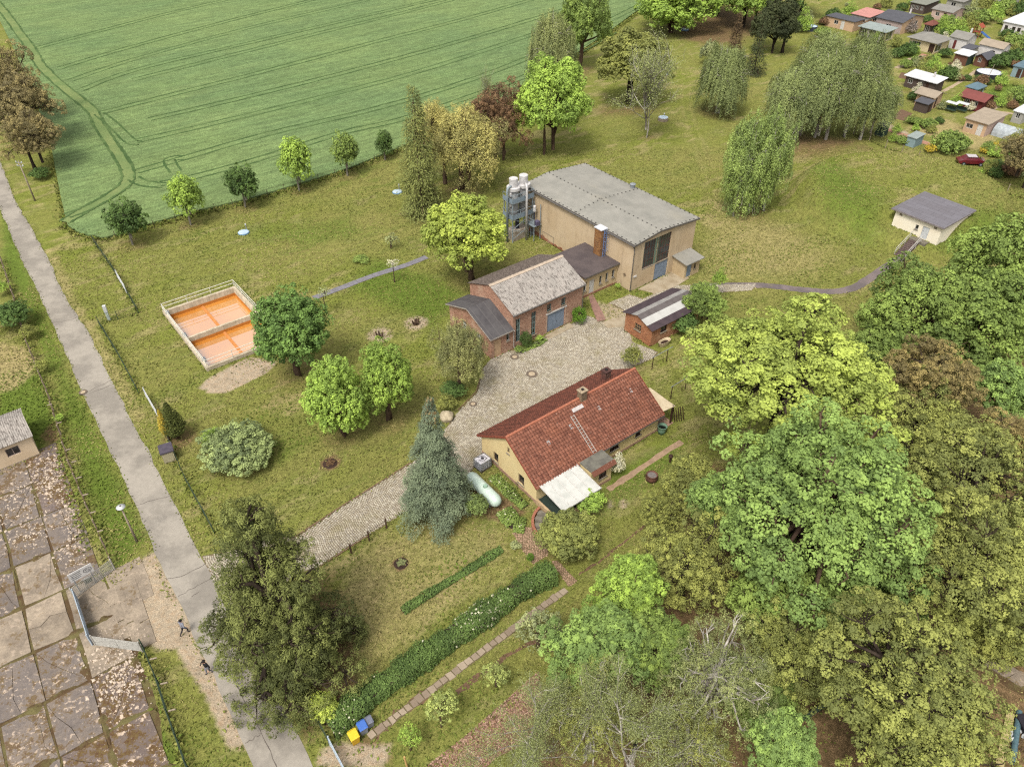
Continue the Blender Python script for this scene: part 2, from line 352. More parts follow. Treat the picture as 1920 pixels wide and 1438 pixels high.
c = t.mix(t.ramp(big, .35, .65), S(114, 137, 88), S(125, 145, 90)); c = t.mix(t.ramp(mid, .5, .7, 0, .3), c, S(102, 128, 74)); c = t.mix(t.ramp(mid, .5, .3, 0, .35), c, S(140, 158, 100))
c = t.val(c, t.ramp(rows, .3, .7), .2); c = t.val(c, t.ramp(fine, .35, .65), .28); c = t.val(c, t.ramp(t.noise(.7, 5, .7), .3, .7), .12)
wheat = struct(fm.build('wheat_field', t.done(c, .9, .1, t.math('MULTIPLY_ADD', fine, .7, rows), .8, .15)))
t = NT('wheel_track'); fine = t.noise(4, 4, .7)
trackmat = t.done(t.val(t.mix(t.ramp(t.noise(.4, 4), .4, .65), S(78, 102, 60), S(100, 122, 74)), fine, .35), .95, .05, fine, .6, .1)  # bared soil, with shade from the wheat beside it put into the colour
t = NT('trampled_wheat'); fine = t.noise(3, 4, .7)
trampmat = t.done(t.val(t.mix(t.ramp(t.noise(.25, 4), .4, .65), S(118, 138, 86), S(134, 148, 94)), fine, .4), .95, .05, fine, .5, .1)
tracks = [  # centre lines of pairs of wheel tracks, gauge 1.8 m
    [(130, 152), (250, 112), (450, 57), (640, 12), (800, -25)], [(70, 90), (190, 58), (330, 22), (480, -12)], [(112, 128), (240, 90), (420, 42), (620, -8)],
    [(150, 170), (260, 130), (480, 78), (720, 22), (900, -20)], [(250, 150), (330, 130), (560, 72), (780, 18), (960, -30)], [(190, 212), (290, 186), (500, 133), (700, 80), (900, 28), (1080, -25)],
    [(280, 224), (420, 192), (640, 138), (840, 84), (1000, 36), (1180, -20)], [(255, 265), (400, 232), (600, 183), (780, 136), (960, 78), (1100, 30)],
    [(255, 322), (340, 298), (500, 252), (700, 205), (860, 158), (1000, 105), (1120, 50), (1240, -10)], [(300, 345), (360, 333), (480, 300), (640, 250), (760, 222), (900, 175), (1040, 120), (1150, 60)],
    [(250, 334), (270, 344), (310, 348)], [(185, 213), (210, 232), (245, 265), (262, 268)], [(182, 222), (196, 250), (240, 318)], [(125, 405), (160, 392), (200, 372), (235, 346)], [(330, 322), (318, 300), (345, 296)]]
tk = 0
for tr in tracks:
    c0 = smooth_line([at(x, y, fz) for x, y in tr], 10)
    for s_ in (-1, 1):
        ln = []
        for i, p in enumerate(c0):
            d = (c0[min(i + 1, len(c0) - 1)] - c0[max(i - 1, 0)]); d.normalize(); ln.append(p + Vector((-d.y, d.x, 0)) * (.9 * s_) + Vector((0, 0, .012 + .004 * (tk % 7))))
        tk += 1; L, Q = ribbon(resample(ln, .9), .38, .08); struct(MB().strip(L, Q).build('wheel_track', trackmat))
head = smooth_line([at(x, y, fz + .006) for x, y in [(-15, -5), (15, 32), (35, 60), (62, 98), (78, 125), (120, 165), (170, 205), (184, 232), (206, 265), (228, 298), (240, 325), (238, 342), (222, 357), (190, 376), (155, 396), (122, 416)]], 10)
L, Q = ribbon(resample(head, 1.2), 1.9, .2); struct(MB().strip(L, Q).build('trampled_track', trampmat))
for s_ in (-1, 1):
    ln = []
    for i, p in enumerate(head):
        d = (head[min(i + 1, len(head) - 1)] - head[max(i - 1, 0)]); d.normalize(); ln.append(p + Vector((-d.y, d.x, 0)) * (.95 * s_) + Vector((0, 0, .045 + .004 * s_)))
    L, Q = ribbon(resample(ln, 1.2), .38, .14); struct(MB().strip(L, Q).build('wheel_track', trackmat))

# ------------------------------------------------------------------ the lane
lanL = [(-120, 120), (-40, 310), (0, 393), (37, 479), (90, 587), (133, 687), (157, 743), (207, 847), (260, 958), (287, 1025), (313, 1085), (333, 1121), (367, 1198), (400, 1268), (433, 1341), (477, 1438), (560, 1620)]
lanR = [(-30, 120), (-25, 240), (0, 304), (33, 383), (88, 480), (117, 547), (167, 627), (213, 720), (253, 797), (300, 890), (335, 960), (377, 1041), (407, 1101), (455, 1195), (503, 1281), (547, 1351), (587, 1438), (680, 1620)]
Lr = smooth_line(px_poly(lanL, .02), 6); Rr = smooth_line(px_poly(lanR, .02), 6)
def matchup(A, B, n=90):
    def par(A):
        l = [0]
        for a, b in zip(A, A[1:]): l.append(l[-1] + (b - a).length)
        return [x / l[-1] for x in l]
    def ev(A, pa, t):
        for i in range(len(A) - 1):
            if pa[i + 1] >= t: return A[i].lerp(A[i + 1], (t - pa[i]) / (pa[i + 1] - pa[i] + 1e-9))
        return A[-1].copy()
    pa, pb = par(A), par(B); return [ev(A, pa, i / n) for i in range(n + 1)], [ev(B, pb, i / n) for i in range(n + 1)]
La, Ra = matchup(Lr, Rr, 140)
rj = random.Random(3)
La = [p + Vector((rj.uniform(-.12, .12), 0, 0)) for p in La]; Ra = [p + Vector((rj.uniform(-.14, .14), 0, 0)) for p in Ra]
t = NT('asphalt'); n2, n3, n4 = t.noise(.25, 5, .6), t.noise(2.5, 5, .7), t.noise(30, 3, .7)
c = t.mix(t.ramp(n2, .4, .6), S(176, 167, 154), S(152, 144, 133)); c = t.val(c, t.ramp(n3, .3, .7), .07); c = t.val(c, n4, .22)
c = t.mix(t.ramp(t.noise(.9, 6, .7), .66, .74, 0, .5), c, S(138, 130, 120))
lane = MB().strip(La, Ra); lane.strip([Vector((p.x, p.y, -.1)) for p in La], La).strip(Ra, [Vector((p.x, p.y, -.1)) for p in Ra])
lane = struct(lane.build('lane', t.done(c, .92, .15, n4, .25, .02)))
crack = paint('crack_fill', S(96, 86, 80), S(120, 110, 100), 3)
def crackline(px, w=.05, z=.026, n=5, j=.08):
    ln = resample(smooth_line(px_poly(px, z), n), .5); ln = [p + Vector((rj.uniform(-j, j), rj.uniform(-j, j), 0)) for p in ln]
    L, Q = ribbon(ln, w, w * .3); struct(MB().strip(L, Q).build('road_crack', crack))
for p in ([(148, 742), (175, 735), (212, 720)], [(157, 738), (190, 722), (208, 712)], [(313, 1085), (345, 1078), (385, 1056)], [(333, 1118), (370, 1098), (398, 1083)], [(433, 1258), (465, 1325), (520, 1438)], [(487, 1368), (510, 1358), (535, 1343)], [(462, 1392), (478, 1382), (488, 1375)], [(100, 605), (130, 600), (155, 590)], [(255, 948), (285, 938), (322, 928)], [(360, 1118), (372, 1110)]): crackline(p)
# ------------------------------------------------------------------ cobbled yard and drive: every stone has its own body
yardpx = [(558, 1005), (640, 950), (770, 868), (800, 850), (862, 768), (895, 735), (905, 690), (925, 668), (965, 655), (1015, 636), (1025, 628), (1085, 600), (1095, 590), (1128, 600), (1178, 612), (1190, 595), (1165, 580), (1140, 568), (1180, 552), (1205, 560), (1265, 535), (1420, 532), (1410, 545), (1330, 550), (1240, 558), (1180, 600), (1185, 640), (1235, 660), (1225, 672), (1160, 700), (1060, 752), (910, 828), (905, 860), (895, 868), (880, 890), (860, 905), (760, 960), (680, 1010), (618, 1048), (600, 1062), (560, 1075), (480, 1130), (440, 1150), (405, 1100), (378, 1042), (420, 1035), (500, 1010)]
yard = px_poly(yardpx, .008); ym = MB(); ym.add(yard, [tuple(range(len(yard)))])
struct(ym.build('yard_bed', paint('yard_bed_earth', S(128, 110, 88), S(110, 100, 66), 1.2, amt=.3)))
rg = np.random.default_rng(5)
pitch = .2
bx = [min(p.x for p in yard), max(p.x for p in yard)]; by = [min(p.y for p in yard), max(p.y for p in yard)]
gu = np.arange(-60, 60, pitch); A_, B_ = np.meshgrid(np.arange(-45, 45, pitch), np.arange(-45, 45, pitch * .92))
A_ = A_ + (np.arange(A_.shape[0])[:, None] % 2) * pitch * .5 + .25 * np.sin(B_ * .8)
B_ = B_ + .22 * np.sin(A_ * .9) + .12 * np.sin(A_ * 2.3 + B_ * .3)
mid_ = Vector((sum(bx) / 2, sum(by) / 2, 0)); CXs = mid_.x + U2.x * A_ + V2.x * B_; CYs = mid_.y + U2.y * A_ + V2.y * B_
CXs, CYs = CXs.ravel(), CYs.ravel(); m = inside(CXs, CYs, yard) & (seg_dist(CXs, CYs, yard) > .07); CXs, CYs = CXs[m], CYs[m]
hole = [at(1110, 590), at(1150, 570), at(1185, 590), at(1178, 612), at(1120, 603)]
m = ~inside(CXs, CYs, hole); CXs, CYs = CXs[m], CYs[m]; N = len(CXs)
def stones(CX, CY, half, top, z0, name, mat, parent=None, ang=YAW, tintspread=1.0, jit=.2):
    N = len(CX); th = ang + rg.normal(0, .16, N); sx = half * rg.uniform(.78, 1.0, N); sy = half * rg.uniform(.72, .95, N); z = top + rg.normal(0, .008, N)
    cs, sn = np.cos(th), np.sin(th); V = np.zeros((N, 8, 3)); k = 0
    for lev, (f, zz) in enumerate(((1.0, None), (.78, z))):
        for (a, b) in ((-1, -1), (1, -1), (1, 1), (-1, 1)):
            ja = 1 + rg.uniform(-jit, jit, N)
            x, y = a * sx * f * ja, b * sy * f * ja
            V[:, k, 0] = CX + x * cs - y * sn; V[:, k, 1] = CY + x * sn + y * cs; V[:, k, 2] = z0 if zz is None else zz; k += 1
    F = np.array([(4, 5, 6, 7), (0, 1, 5, 4), (1, 2, 6, 5), (2, 3, 7, 6), (3, 0, 4, 7)]); Fi = (F[None] + 8 * np.arange(N)[:, None, None]).reshape(-1, 4)
    tint = np.repeat(rg.uniform(0, 1, N), 8)
    return np_mesh(name, V.reshape(-1, 3), Fi, tint, mat, parent)
def np_mesh(name, V, F, tint, mat, parent=None, smooth=False):
    me = bpy.data.meshes.new(name); k = F.shape[1]
    me.vertices.add(len(V)); me.vertices.foreach_set('co', np.ascontiguousarray(V, np.float32).ravel())
    me.loops.add(F.size); me.loops.foreach_set('vertex_index', F.ravel().astype(np.int32))
    me.polygons.add(len(F)); me.polygons.foreach_set('loop_start', np.arange(0, F.size, k, dtype=np.int32)); me.update(calc_edges=True)
    if tint is not None: me.attributes.new('tint', 'FLOAT', 'POINT').data.foreach_set('value', tint.astype(np.float32))
    if smooth: me.shade_smooth()
    if mat: me.materials.append(mat)
    return link(name, me, parent)
t = NT('granite_cobble'); tt = t.attr('tint')
c = t.mix(t.ramp(tt, .1, .9), S(176, 164, 144), S(206, 196, 176)); c = t.mix(t.ramp(tt, .86, .9, 0, .6), c, S(150, 140, 130)); c = t.val(c, t.noise(20, 3, .7), .2)
c = t.mix(t.ramp(t.noise(.35, 5, .65), .48, .72, 0, .6), c, S(150, 138, 96)); cobblemat = t.done(c, .85, .2, t.noise(40, 2), .3, .01)
tag(stones(CXs, CYs, .104, .052, -.02, 'cobbles', cobblemat), kind='stuff')
# kerb of the drive on the lawn side
kerbm = paint('kerb_stone', S(150, 120, 96), S(120, 96, 74), 4, amt=.3)
for pl in ([(545, 1012), (640, 950), (770, 868)], [(858, 770), (893, 735), (905, 692)], [(600, 1062), (690, 1005)], [(960, 658), (1030, 632)]):
    km = MB(); pp = resample(px_poly(pl), 1.0)
    for a, b in zip(pp, pp[1:]): d = (b - a) * .02; km.bar(a + d + Vector((0, 0, .03)), b - d + Vector((0, 0, .03)), .09, .12)
    struct(km.build('kerb', kerbm))
# concrete aprons in front of the hall gate and the machine house
apron = paint('old_concrete', S(190, 174, 148), S(168, 150, 122), 1.0, amt=.18, bump=.2)
for pl, z in (([(1196, 543), (1262, 508), (1292, 522), (1272, 535), (1226, 553), (1222, 549)], .06), ([(1022, 630), (1068, 606), (1076, 613), (1028, 638)], .07), ([(1128, 606), (1176, 585), (1188, 592), (1178, 612), (1140, 616)], .062)):
    struct(MB().prism([(p.x, p.y) for p in px_poly(pl)], -.1, z).build('concrete_apron', apron))
pathm = paint('brick_path', S(170, 130, 116), S(140, 110, 96), 3, amt=.3)
for pl, z in (([(1104, 556), (1112, 552), (1124, 575), (1136, 600), (1120, 603), (1108, 575)], .055),):
    struct(MB().prism([(p.x, p.y) for p in px_poly(pl)], -.1, z).build('brick_path', pathm))
# ------------------------------------------------------------------ building helpers (local x along U2, y along V2)
def wall(mb, p0, p1, top, ops=(), z0=0.0, depth=.16):
    p0, p1 = Vector((*p0, 0)), Vector((*p1, 0)); L = (p1 - p0).length; d = (p1 - p0) / L; n = Vector((-d.y, d.x, 0))
    if not hasattr(top, '__len__'): top = [(0, top), (L, top)]
    def tz(s):
        for (a, za), (b, zb) in zip(top, top[1:]):
            if s <= b + 1e-6: return za + (zb - za) * (s - a) / (b - a + 1e-9)
        return top[-1][1]
    pt = lambda s, z, q=0: p0 + d * s + n * q + Vector((0, 0, z))
    xs = sorted({0, L} | {s for s, _ in top} | {o[0] for o in ops} | {o[1] for o in ops})
    for a, b in zip(xs, xs[1:]):
        if b - a < 1e-5: continue
        cur = z0
        for o in sorted([o for o in ops if o[0] < b - 1e-6 and o[1] > a + 1e-6], key=lambda o: o[2]):
            if o[2] > cur + 1e-6: mb.add([pt(a, cur), pt(b, cur), pt(b, o[2]), pt(a, o[2])], [(0, 1, 2, 3)])
            cur = o[3]
        mb.add([pt(a, cur), pt(b, cur), pt(b, tz(b)), pt(a, tz(a))], [(0, 1, 2, 3)])
    for a, b, za, zb in [o[:4] for o in ops]:
        for q in ([pt(a, za), pt(a, za, depth), pt(a, zb, depth), pt(a, zb)], [pt(b, za, depth), pt(b, za), pt(b, zb), pt(b, zb, depth)], [pt(a, zb), pt(a, zb, depth), pt(b, zb, depth), pt(b, zb)], [pt(a, za, depth), pt(a, za), pt(b, za), pt(b, za, depth)]): mb.add(q, [(0, 1, 2, 3)])
glass = NT('window_glass'); glass = glass.done(glass.mix(glass.ramp(glass.noise(.8, 3), .4, .7), (.012, .012, .013), (.035, .033, .03)), .08, .6)
white_frame = paint('white_frame', S(236, 232, 226), S(210, 205, 196), 6, .5)
dark_wood = paint('dark_wood', S(78, 52, 40), S(60, 40, 32), 5, .7)
sillm = paint('sill_stone', S(170, 158, 138), S(140, 128, 112), 5)
def opening(parent, p0, p1, o, name='window', frame=white_frame, fw=.06, mull=(1, 1), depth=.1, sill=True, pane=glass, sillmat=None):
    p0, p1 = Vector((*p0, 0)), Vector((*p1, 0)); d = (p1 - p0).normalized(); n = Vector((-d.y, d.x, 0)); a, b, za, zb = o[:4]
    pt = lambda s, z, q=0: p0 + d * s + n * q + Vector((0, 0, z))
    m = MB(); g = .004
    for s0, s1, z0, z1 in ((a + g, a + fw, za + g, zb - g), (b - fw, b - g, za + g, zb - g), (a + fw, b - fw, za + g, za + fw), (a + fw, b - fw, zb - fw, zb - g)):
        m.bar(pt((s0 + s1) / 2, z0, depth), pt((s0 + s1) / 2, z1, depth), (s1 - s0), .06, up=n) if s1 - s0 < z1 - z0 else m.bar(pt(s0, (z0 + z1) / 2, depth), pt(s1, (z0 + z1) / 2, depth), .06, z1 - z0)
    for i in range(1, mull[0]): s = a + (b - a) * i / mull[0]; m.bar(pt(s, za + fw, depth), pt(s, zb - fw, depth), fw * .8, .05, up=n)
    for i in range(1, mull[1]): z = za + (zb - za) * i / mull[1]; m.bar(pt(a + fw, z, depth), pt(b - fw, z, depth), .045, fw * .8)
    w = m.build(name, frame, parent)
    MB().add([pt(a, za, depth + .02), pt(b, za, depth + .02), pt(b, zb, depth + .02), pt(a, zb, depth + .02)], [(0, 1, 2, 3)]).build('pane', pane, w)
    if sill:
        q = MB(); q.bar(pt(a - .06, za - .03, .03), pt(b + .06, za - .03, .03), .3, .06); q.build('sill', sillmat or sillm, w)
    return w
def door(parent, p0, p1, o, mat, name='door', planks=1, depth=.08, handle=True, hm=None, leafgap=.012):
    p0, p1 = Vector((*p0, 0)), Vector((*p1, 0)); d = (p1 - p0).normalized(); n = Vector((-d.y, d.x, 0)); a, b, za, zb = o[:4]
    pt = lambda s, z, q=0: p0 + d * s + n * q + Vector((0, 0, z)); w = (b - a) / planks; first = None
    for i in range(planks):
        m = MB(); s0, s1 = a + i * w + leafgap, a + (i + 1) * w - leafgap; m.bar(pt((s0 + s1) / 2, za + .02, depth), pt((s0 + s1) / 2, zb - .01, depth), s1 - s0, .05, up=n)
        dl = m.build(name, mat, parent); first = first or dl
        if handle and (planks == 1 or i == planks // 2): MB().bar(pt(s0 + .1, za + 1.05, depth - .06), pt(s0 + .22, za + 1.05, depth - .06), .03).build('handle', hm or dark_wood, dl)
    MB().add([pt(a, za, depth + .06), pt(b, za, depth + .06), pt(b, zb, depth + .06), pt(a, zb, depth + .06)], [(0, 1, 2, 3)]).build('door_backing', dark_wood, parent)
def slab(mb, pts, th):                 # sheet through 4 points with thickness downwards
    v = [Vector(p) for p in pts]; mb.add(v + [p - Vector((0, 0, th)) for p in v], [(0, 1, 2, 3), (7, 6, 5, 4), (0, 4, 5, 1), (1, 5, 6, 2), (2, 6, 7, 3), (3, 7, 4, 0)])
def gutter(parent, a, b, mat, r=.07, down=None):
    m = MB().tube([a, b], r, 8); g = m.build('gutter', mat, parent)
    if down: MB().tube(down, r * .7, 8).build('downpipe', mat, parent)
zinc = paint('zinc', S(128, 124, 120), S(104, 98, 92), 5, .5, .4, metal=.3)
greymetal = paint('grey_metal', S(150, 156, 160), S(128, 132, 136), 4, .55, .4)
bluegrey = paint('blue_grey_door', S(146, 160, 178), S(128, 142, 158), 3, .6, amt=.08)
render_cream = None
def stucco(name, c, c2, c3, stain=.5):
    t = NT(name); n1, n2, n3 = t.noise(.35, 5, .65), t.noise(1.6, 6, .7), t.noise(18, 3, .6)
    mp = t.new('Mapping'); t.l.new(t.co(), mp.inputs[0]); mp.inputs['Scale'].default_value = (1, 1, .12); drip = t.noise(1.4, 5, .7, mp.outputs[0])
    cc = t.mix(t.ramp(n1, .35, .68), c, c2); cc = t.mix(t.ramp(t.math('MULTIPLY_ADD', drip, .6, t.math('MULTIPLY', n2, .4)), .5, .66, 0, stain), cc, c3); cc = t.val(cc, n2, .08); cc = t.val(cc, n3, .1)
    return t.done(cc, .92, .1, n3, .25, .01)

# ------------------------------------------------------------------ the hall
HK = at(1181.4, 546.7)
hall = thing('hall', 'tall beige rendered hall with flat-pitched grey roof and blue-grey gate', 'building', HK, YAW)
hallm = stucco('hall_render', S(224, 200, 166), S(214, 188, 152), S(160, 138, 112), .5)
HL, HW, HE, HR, HRY = 21.1, 11.0, 6.62, 7.15, 4.1
m = MB()
gateo = (4.1, 6.5, 0.0, 2.46); wino = (1.7, 6.55, 2.5, 6.3); recess = (1.7, 6.56, 2.46, 6.3)
wall(m, (-HL, 0), (0, 0), HE, [(3.8, 4.7, 4.7, 5.5)], depth=.1)
prof = [(0, HE), (HRY, HR), (HW, HE)]
wall(m, (0, 0), (0, HW), prof, [(1.7, 4.1, 2.5, 6.3), (4.1, 6.55, 0, 6.3)], depth=.22)
wall(m, (0, HW), (-HL, HW), HE); wall(m, (-HL, HW), (-HL, 0), [(0, HE), (HW - HRY, HR), (HW, HE)])
m.build('wall', hallm, hall)
# brick plinth showing under the render
m = MB()
for i in range(26):
    x = -HL + i * .62; h = .18 + .22 * random.random() + (.25 if i < 8 else 0); m.box(x, x + .62, -.025, .0, 0, h)
m.build('brick_plinth', brick_mat('plinth_brick', S(178, 112, 78), S(150, 92, 66), S(190, 170, 150)), hall)
t = NT('bitumen_sheet'); sx = t.new('SeparateXYZ'); t.l.new(t.co(), sx.inputs[0])
seam = t.math('PINGPONG', sx.outputs[1], .5); n1 = t.noise(.5, 5, .6); cc = t.mix(t.ramp(n1, .35, .7), S(164, 160, 150), S(148, 145, 136)); cc = t.mix(t.ramp(seam, .03, .0, 0, .3), cc, S(100, 98, 94)); cc = t.val(cc, t.noise(12, 4, .7), .2)
cc = t.mix(t.ramp(t.noise(.18, 4), .55, .75, 0, .5), cc, S(176, 168, 150)); bitm = t.done(cc, .85, .2, t.noise(25, 2), .2, .01)
oh = .28
yz = lambda y: HE + (HR - HE) * (y / HRY if y < HRY else (HW - y) / (HW - HRY))
m = MB()
zA, zB = yz(-oh) + .16, yz(HW + oh) + .16
for x0, x1 in ((-HL - oh, -10.4), (-10.385, oh)):
    for (ya, za), (yb, zb) in (((-oh, zA), (HRY, HR + .16)), ((HRY, HR + .16), (HW + oh, zB))):
        slab(m, [(x0, ya, za), (x1, ya, za), (x1, yb, zb), (x0, yb, zb)], .14)
roof = m.build('roof', bitm, hall)
m = MB()
def clip(x, y): z = (zA + (HR + .16 - zA) * (y + oh) / (HRY + oh)) if y < HRY else (HR + .16 + (zB - HR - .16) * (y - HRY) / (HW + oh - HRY)); m.box(x - .09, x + .09, y - .05, y + .05, z, z + .06)
for i in range(28):
    x = -HL + .2 + i * .78
    for y in (-.15, HRY, HW + .1): clip(x, y)
for i in range(16):
    for x in (-HL - .15, -10.6, .1): clip(x, -.1 + i * .74)
cl = m.build('roof_clip', paint('dark_iron', S(70, 66, 64), S(54, 50, 48), 6), roof); cl['kind'] = 'stuff'
m = MB(); m.bar((-HL - oh, -oh - .02, zA - .1), (oh, -oh - .02, zA - .1), .04, .2); m.bar((oh + .02, -oh, zA - .12), (oh + .02, HRY, HR + .04), .04, .2); m.bar((oh + .02, HRY, HR + .04), (oh + .02, HW + oh, zB - .12), .04, .2); m.build('verge_board', paint('verge_dark', S(96, 90, 84), S(120, 112, 104), 4), roof)
gutter(hall, (-HL, -oh - .1, zA - .2), (oh, -oh - .1, zA - .2), zinc, .08, [(.06, -oh - .1, zA - .22), (.06, -.1, zA - .7), (.06, -.1, .05)])
# glazed gate front: steel window, painted strip and sliding gate
steel = paint('steel_frame', S(92, 84, 76), S(120, 70, 56), 3, .7); greenp = paint('green_strip', S(128, 146, 126), S(108, 126, 108), 3)
for a, b in ((1.75, 3.75), (4.45, 6.5)):
    opening(hall, (0, 0), (0, HW), (a, b, 2.55, 6.25), 'gate_window', steel, .06, (4, 4), .16, False, NT('gate_glass').done((.03, .035, .035), .12, .6) if a < 2 else bpy.data.materials['gate_glass'])
m = MB(); m.bar((-.14, 4.1, 2.5), (-.14, 4.1, 6.28), .62, .06, up=(1, 0, 0)); m.build('painted_strip', greenp, hall)
m = MB(); m.bar((-.1, 1.7, 2.47), (-.1, 6.55, 2.47), .2, .1); m.build('window_rail', sillm, hall)
door(hall, (0, 0), (0, HW), gateo, bluegrey, 'gate_leaf', 4, .12)
m = MB(); m.box(-.5, -.3, -.04, .0, 4.8, 5.3); 
door(hall, (-HL, 0), (0, 0), (3.8, 4.7, 4.7, 5.5), hallm, 'hatch', 1, .04, False)
m = MB()
for a, b in (((-17.2, -.01, 1.25), (-14.9, -.01, 1.25)), ((-17.2, -.01, .2), (-17.2, -.01, 1.25)), ((-14.9, -.01, .2), (-14.9, -.01, 1.25))): m.bar(a, b, .06, .05)
m.build('bricked_up_door', sillm, hall)
MB().tube([(-1.2, -.06, 1.9), (-1.2, .02, 1.9)], .22, 14).build('vent_plate', paint('vent_rust', S(150, 130, 104), S(120, 100, 80), 8), hall)
m = MB(); m.bar((.0, .55, 2.0), (.1, .55, 2.0), .5, .22); m.build('lamp', white_frame, hall)
m = MB(); m.lathe([(.32, 0), (.32, .5), (.42, .52), (.42, .62), (.1, .75)], 14, (-11.2, HW - .35, HE + .14)); m.build('roof_vent', greymetal, roof)
# brick chimney against the hall, with a blue ladder
t_ch = thing('brick_chimney', 'square brick chimney with pale cap against the long hall wall', 'chimney', HK, YAW)
chb = brick_mat('chimney_brick', S(176, 124, 72), S(120, 76, 50), S(170, 150, 120))
MB().box(-6.05, -4.85, -1.02, -.03, 2.6, 6.75).build('shaft', chb, t_ch)
MB().box(-6.13, -4.77, -1.1, .0, 6.75, 6.87).build('cap', paint('white_cap', S(232, 232, 234), S(210, 210, 214), 4), t_ch)
lad = thing('wall_ladder', 'blue steel ladder with hoops beside the brick chimney', 'ladder', HK, YAW)
lm = paint('blue_ladder', S(120, 150, 196), S(104, 132, 176), 5)
for y in (-.75, -.33): MB().bar((-4.62, y, 2.7), (-4.62, y, 6.9), .05).build('rail', lm, lad)
for k in range(14): MB().bar((-4.62, -.74, 2.95 + k * .28), (-4.62, -.34, 2.95 + k * .28), .03).build('rung', lm, lad)
for k in range(5):
    z = 4.2 + k * .6; MB().tube([(-4.62, -.76, z), (-4.3, -.86, z), (-4.05, -.54, z), (-4.3, -.22, z), (-4.62, -.32, z)], .018, 5).build('hoop', lm, lad)
# low link building
ann = thing('link_building', 'low beige link building with dark flat roof and white door beside the hall', 'building', HK, YAW)
annm = stucco('link_render', S(226, 202, 160), S(216, 190, 148), S(190, 160, 126), .35)
m = MB(); AO = [(1.05, 1.95, .05, 2.15), (2.75, 3.2, 1.0, 2.15), (3.8, 4.25, 1.05, 2.2), (4.9, 5.35, 1.1, 2.25), (.15, .6, .9, 2.2)]
wall(m, (-2.5, -5.85), (-2.5, 0), 2.95, AO, depth=.2); wall(m, (-8.4, -5.85), (-2.5, -5.85), 2.95); wall(m, (-8.4, 0), (-8.4, -5.85), 2.95)
m.build('wall', annm, ann)
tp = paint('tar_paper', S(104, 92, 90), S(88, 78, 78), .7, .8, amt=.2, bump=.2)
m = MB(); slab(m, [(-8.7, -5.95, 3.2), (-2.2, -5.95, 3.12), (-2.2, -.02, 3.12), (-8.7, -.02, 3.2)], .16); m.build('roof', tp, ann)
m = MB(); m.bar((-2.17, -5.95, 3.02), (-2.17, -.02, 3.02), .04, .2); m.build('fascia', paint('fascia', S(120, 112, 106), S(100, 92, 88), 3), ann)
for o in AO[1:]: opening(ann, (-2.5, -5.85), (-2.5, 0), o, 'window', white_frame, .05, (1, 1), .12)
door(ann, (-2.5, -5.85), (-2.5, 0), AO[0], white_frame, 'door', 1, .12)
m = MB()
for i in range(10): m.box(-2.52, -2.46, -5.8 + i * .58, -5.22 + i * .58, 0, .25 + .1 * random.random())
m.build('brick_plinth', bpy.data.materials['plinth_brick'], ann)
# pump shed at the end of the hall
shd = thing('pump_shed', 'small beige lean-to shed with blue door at the end of the hall', 'shed', HK, YAW)
m = MB(); SO = [(.35, 1.25, 0.03, 1.95), (1.7, 2.1, .9, 1.6)]
wall(m, (.02, 7.55), (2.1, 7.55), [(0, 2.5), (2.08, 2.2)]); wall(m, (2.1, 7.55), (2.1, 10.35), 2.2, SO); wall(m, (2.1, 10.35), (.02, 10.35), [(0, 2.2), (2.08, 2.5)]); m.build('wall', stucco('shed_render', S(220, 196, 156), S(206, 180, 140), S(170, 140, 108), .6), shd)
m = MB(); slab(m, [(.03, 7.2, 2.62), (2.55, 7.2, 2.3), (2.55, 10.6, 2.3), (.03, 10.6, 2.62)], .1); m.build('roof', bitm, shd)
door(shd, (2.1, 7.55), (2.1, 10.35), SO[0], bluegrey); opening(shd, (2.1, 7.55), (2.1, 10.35), SO[1], 'window', dark_wood, .05)
# ------------------------------------------------------------------ degassing tower at the hall's back corner
tw = thing('degassing_tower', 'pair of pale steel columns with blue-grey platforms and pipes at the hall corner', 'tower', HK, YAW)
tw.location = HK + U2 * (-19.9) + V2 * (-2.1)
gm2 = paint('tower_steel', S(160, 172, 178), S(138, 150, 156), 4, .5, .4); wht = paint('column_white', S(226, 222, 220), S(196, 192, 190), 3, .5)
tv = [(0, -.75), (0, .75)]
for cy_ in (-.95, .75):
    MB().lathe([(.62, 3.6), (.66, 3.7), (.66, 7.2), (.5, 7.4)], 20, (0, cy_, 0)).build('column', paint('column_grey', S(176, 176, 174), S(150, 150, 148), 3, .5), tw, True)
    MB().lathe([(.9, 7.3), (.95, 7.35), (.95, 7.75), (.85, 7.82)], 22, (0, cy_, 0)).build('flange_ring', wht, tw)
    MB().lathe([(.58, 7.8), (.6, 7.84), (.6, 8.9), (.5, 8.95)], 22, (0, cy_, 0)).build('hood', wht, tw)
    MB().tube([(.15, cy_ - .45, 7.95), (.25, cy_ - 1.0, 7.98), (.3, cy_ - 1.25, 7.8), (.3, cy_ - 1.3, 7.4), (.3, cy_ - 1.3, .05)] if cy_ < 0 else [(.5, cy_ - .1, 7.95), (1.2, cy_ - .45, 7.98), (1.45, cy_ - .6, 7.8), (1.5, cy_ - .62, 7.4), (1.5, cy_ - .62, .05)], .16, 12).build('pipe', wht if cy_ > 0 else gm2, tw, True)
    for z in (5.2, 6.6): MB().lathe([(.16, 0), (.18, .02), (.18, .5), (.1, .55)], 12, (.3, cy_ - .72, z)).build('valve_pot', wht, tw)
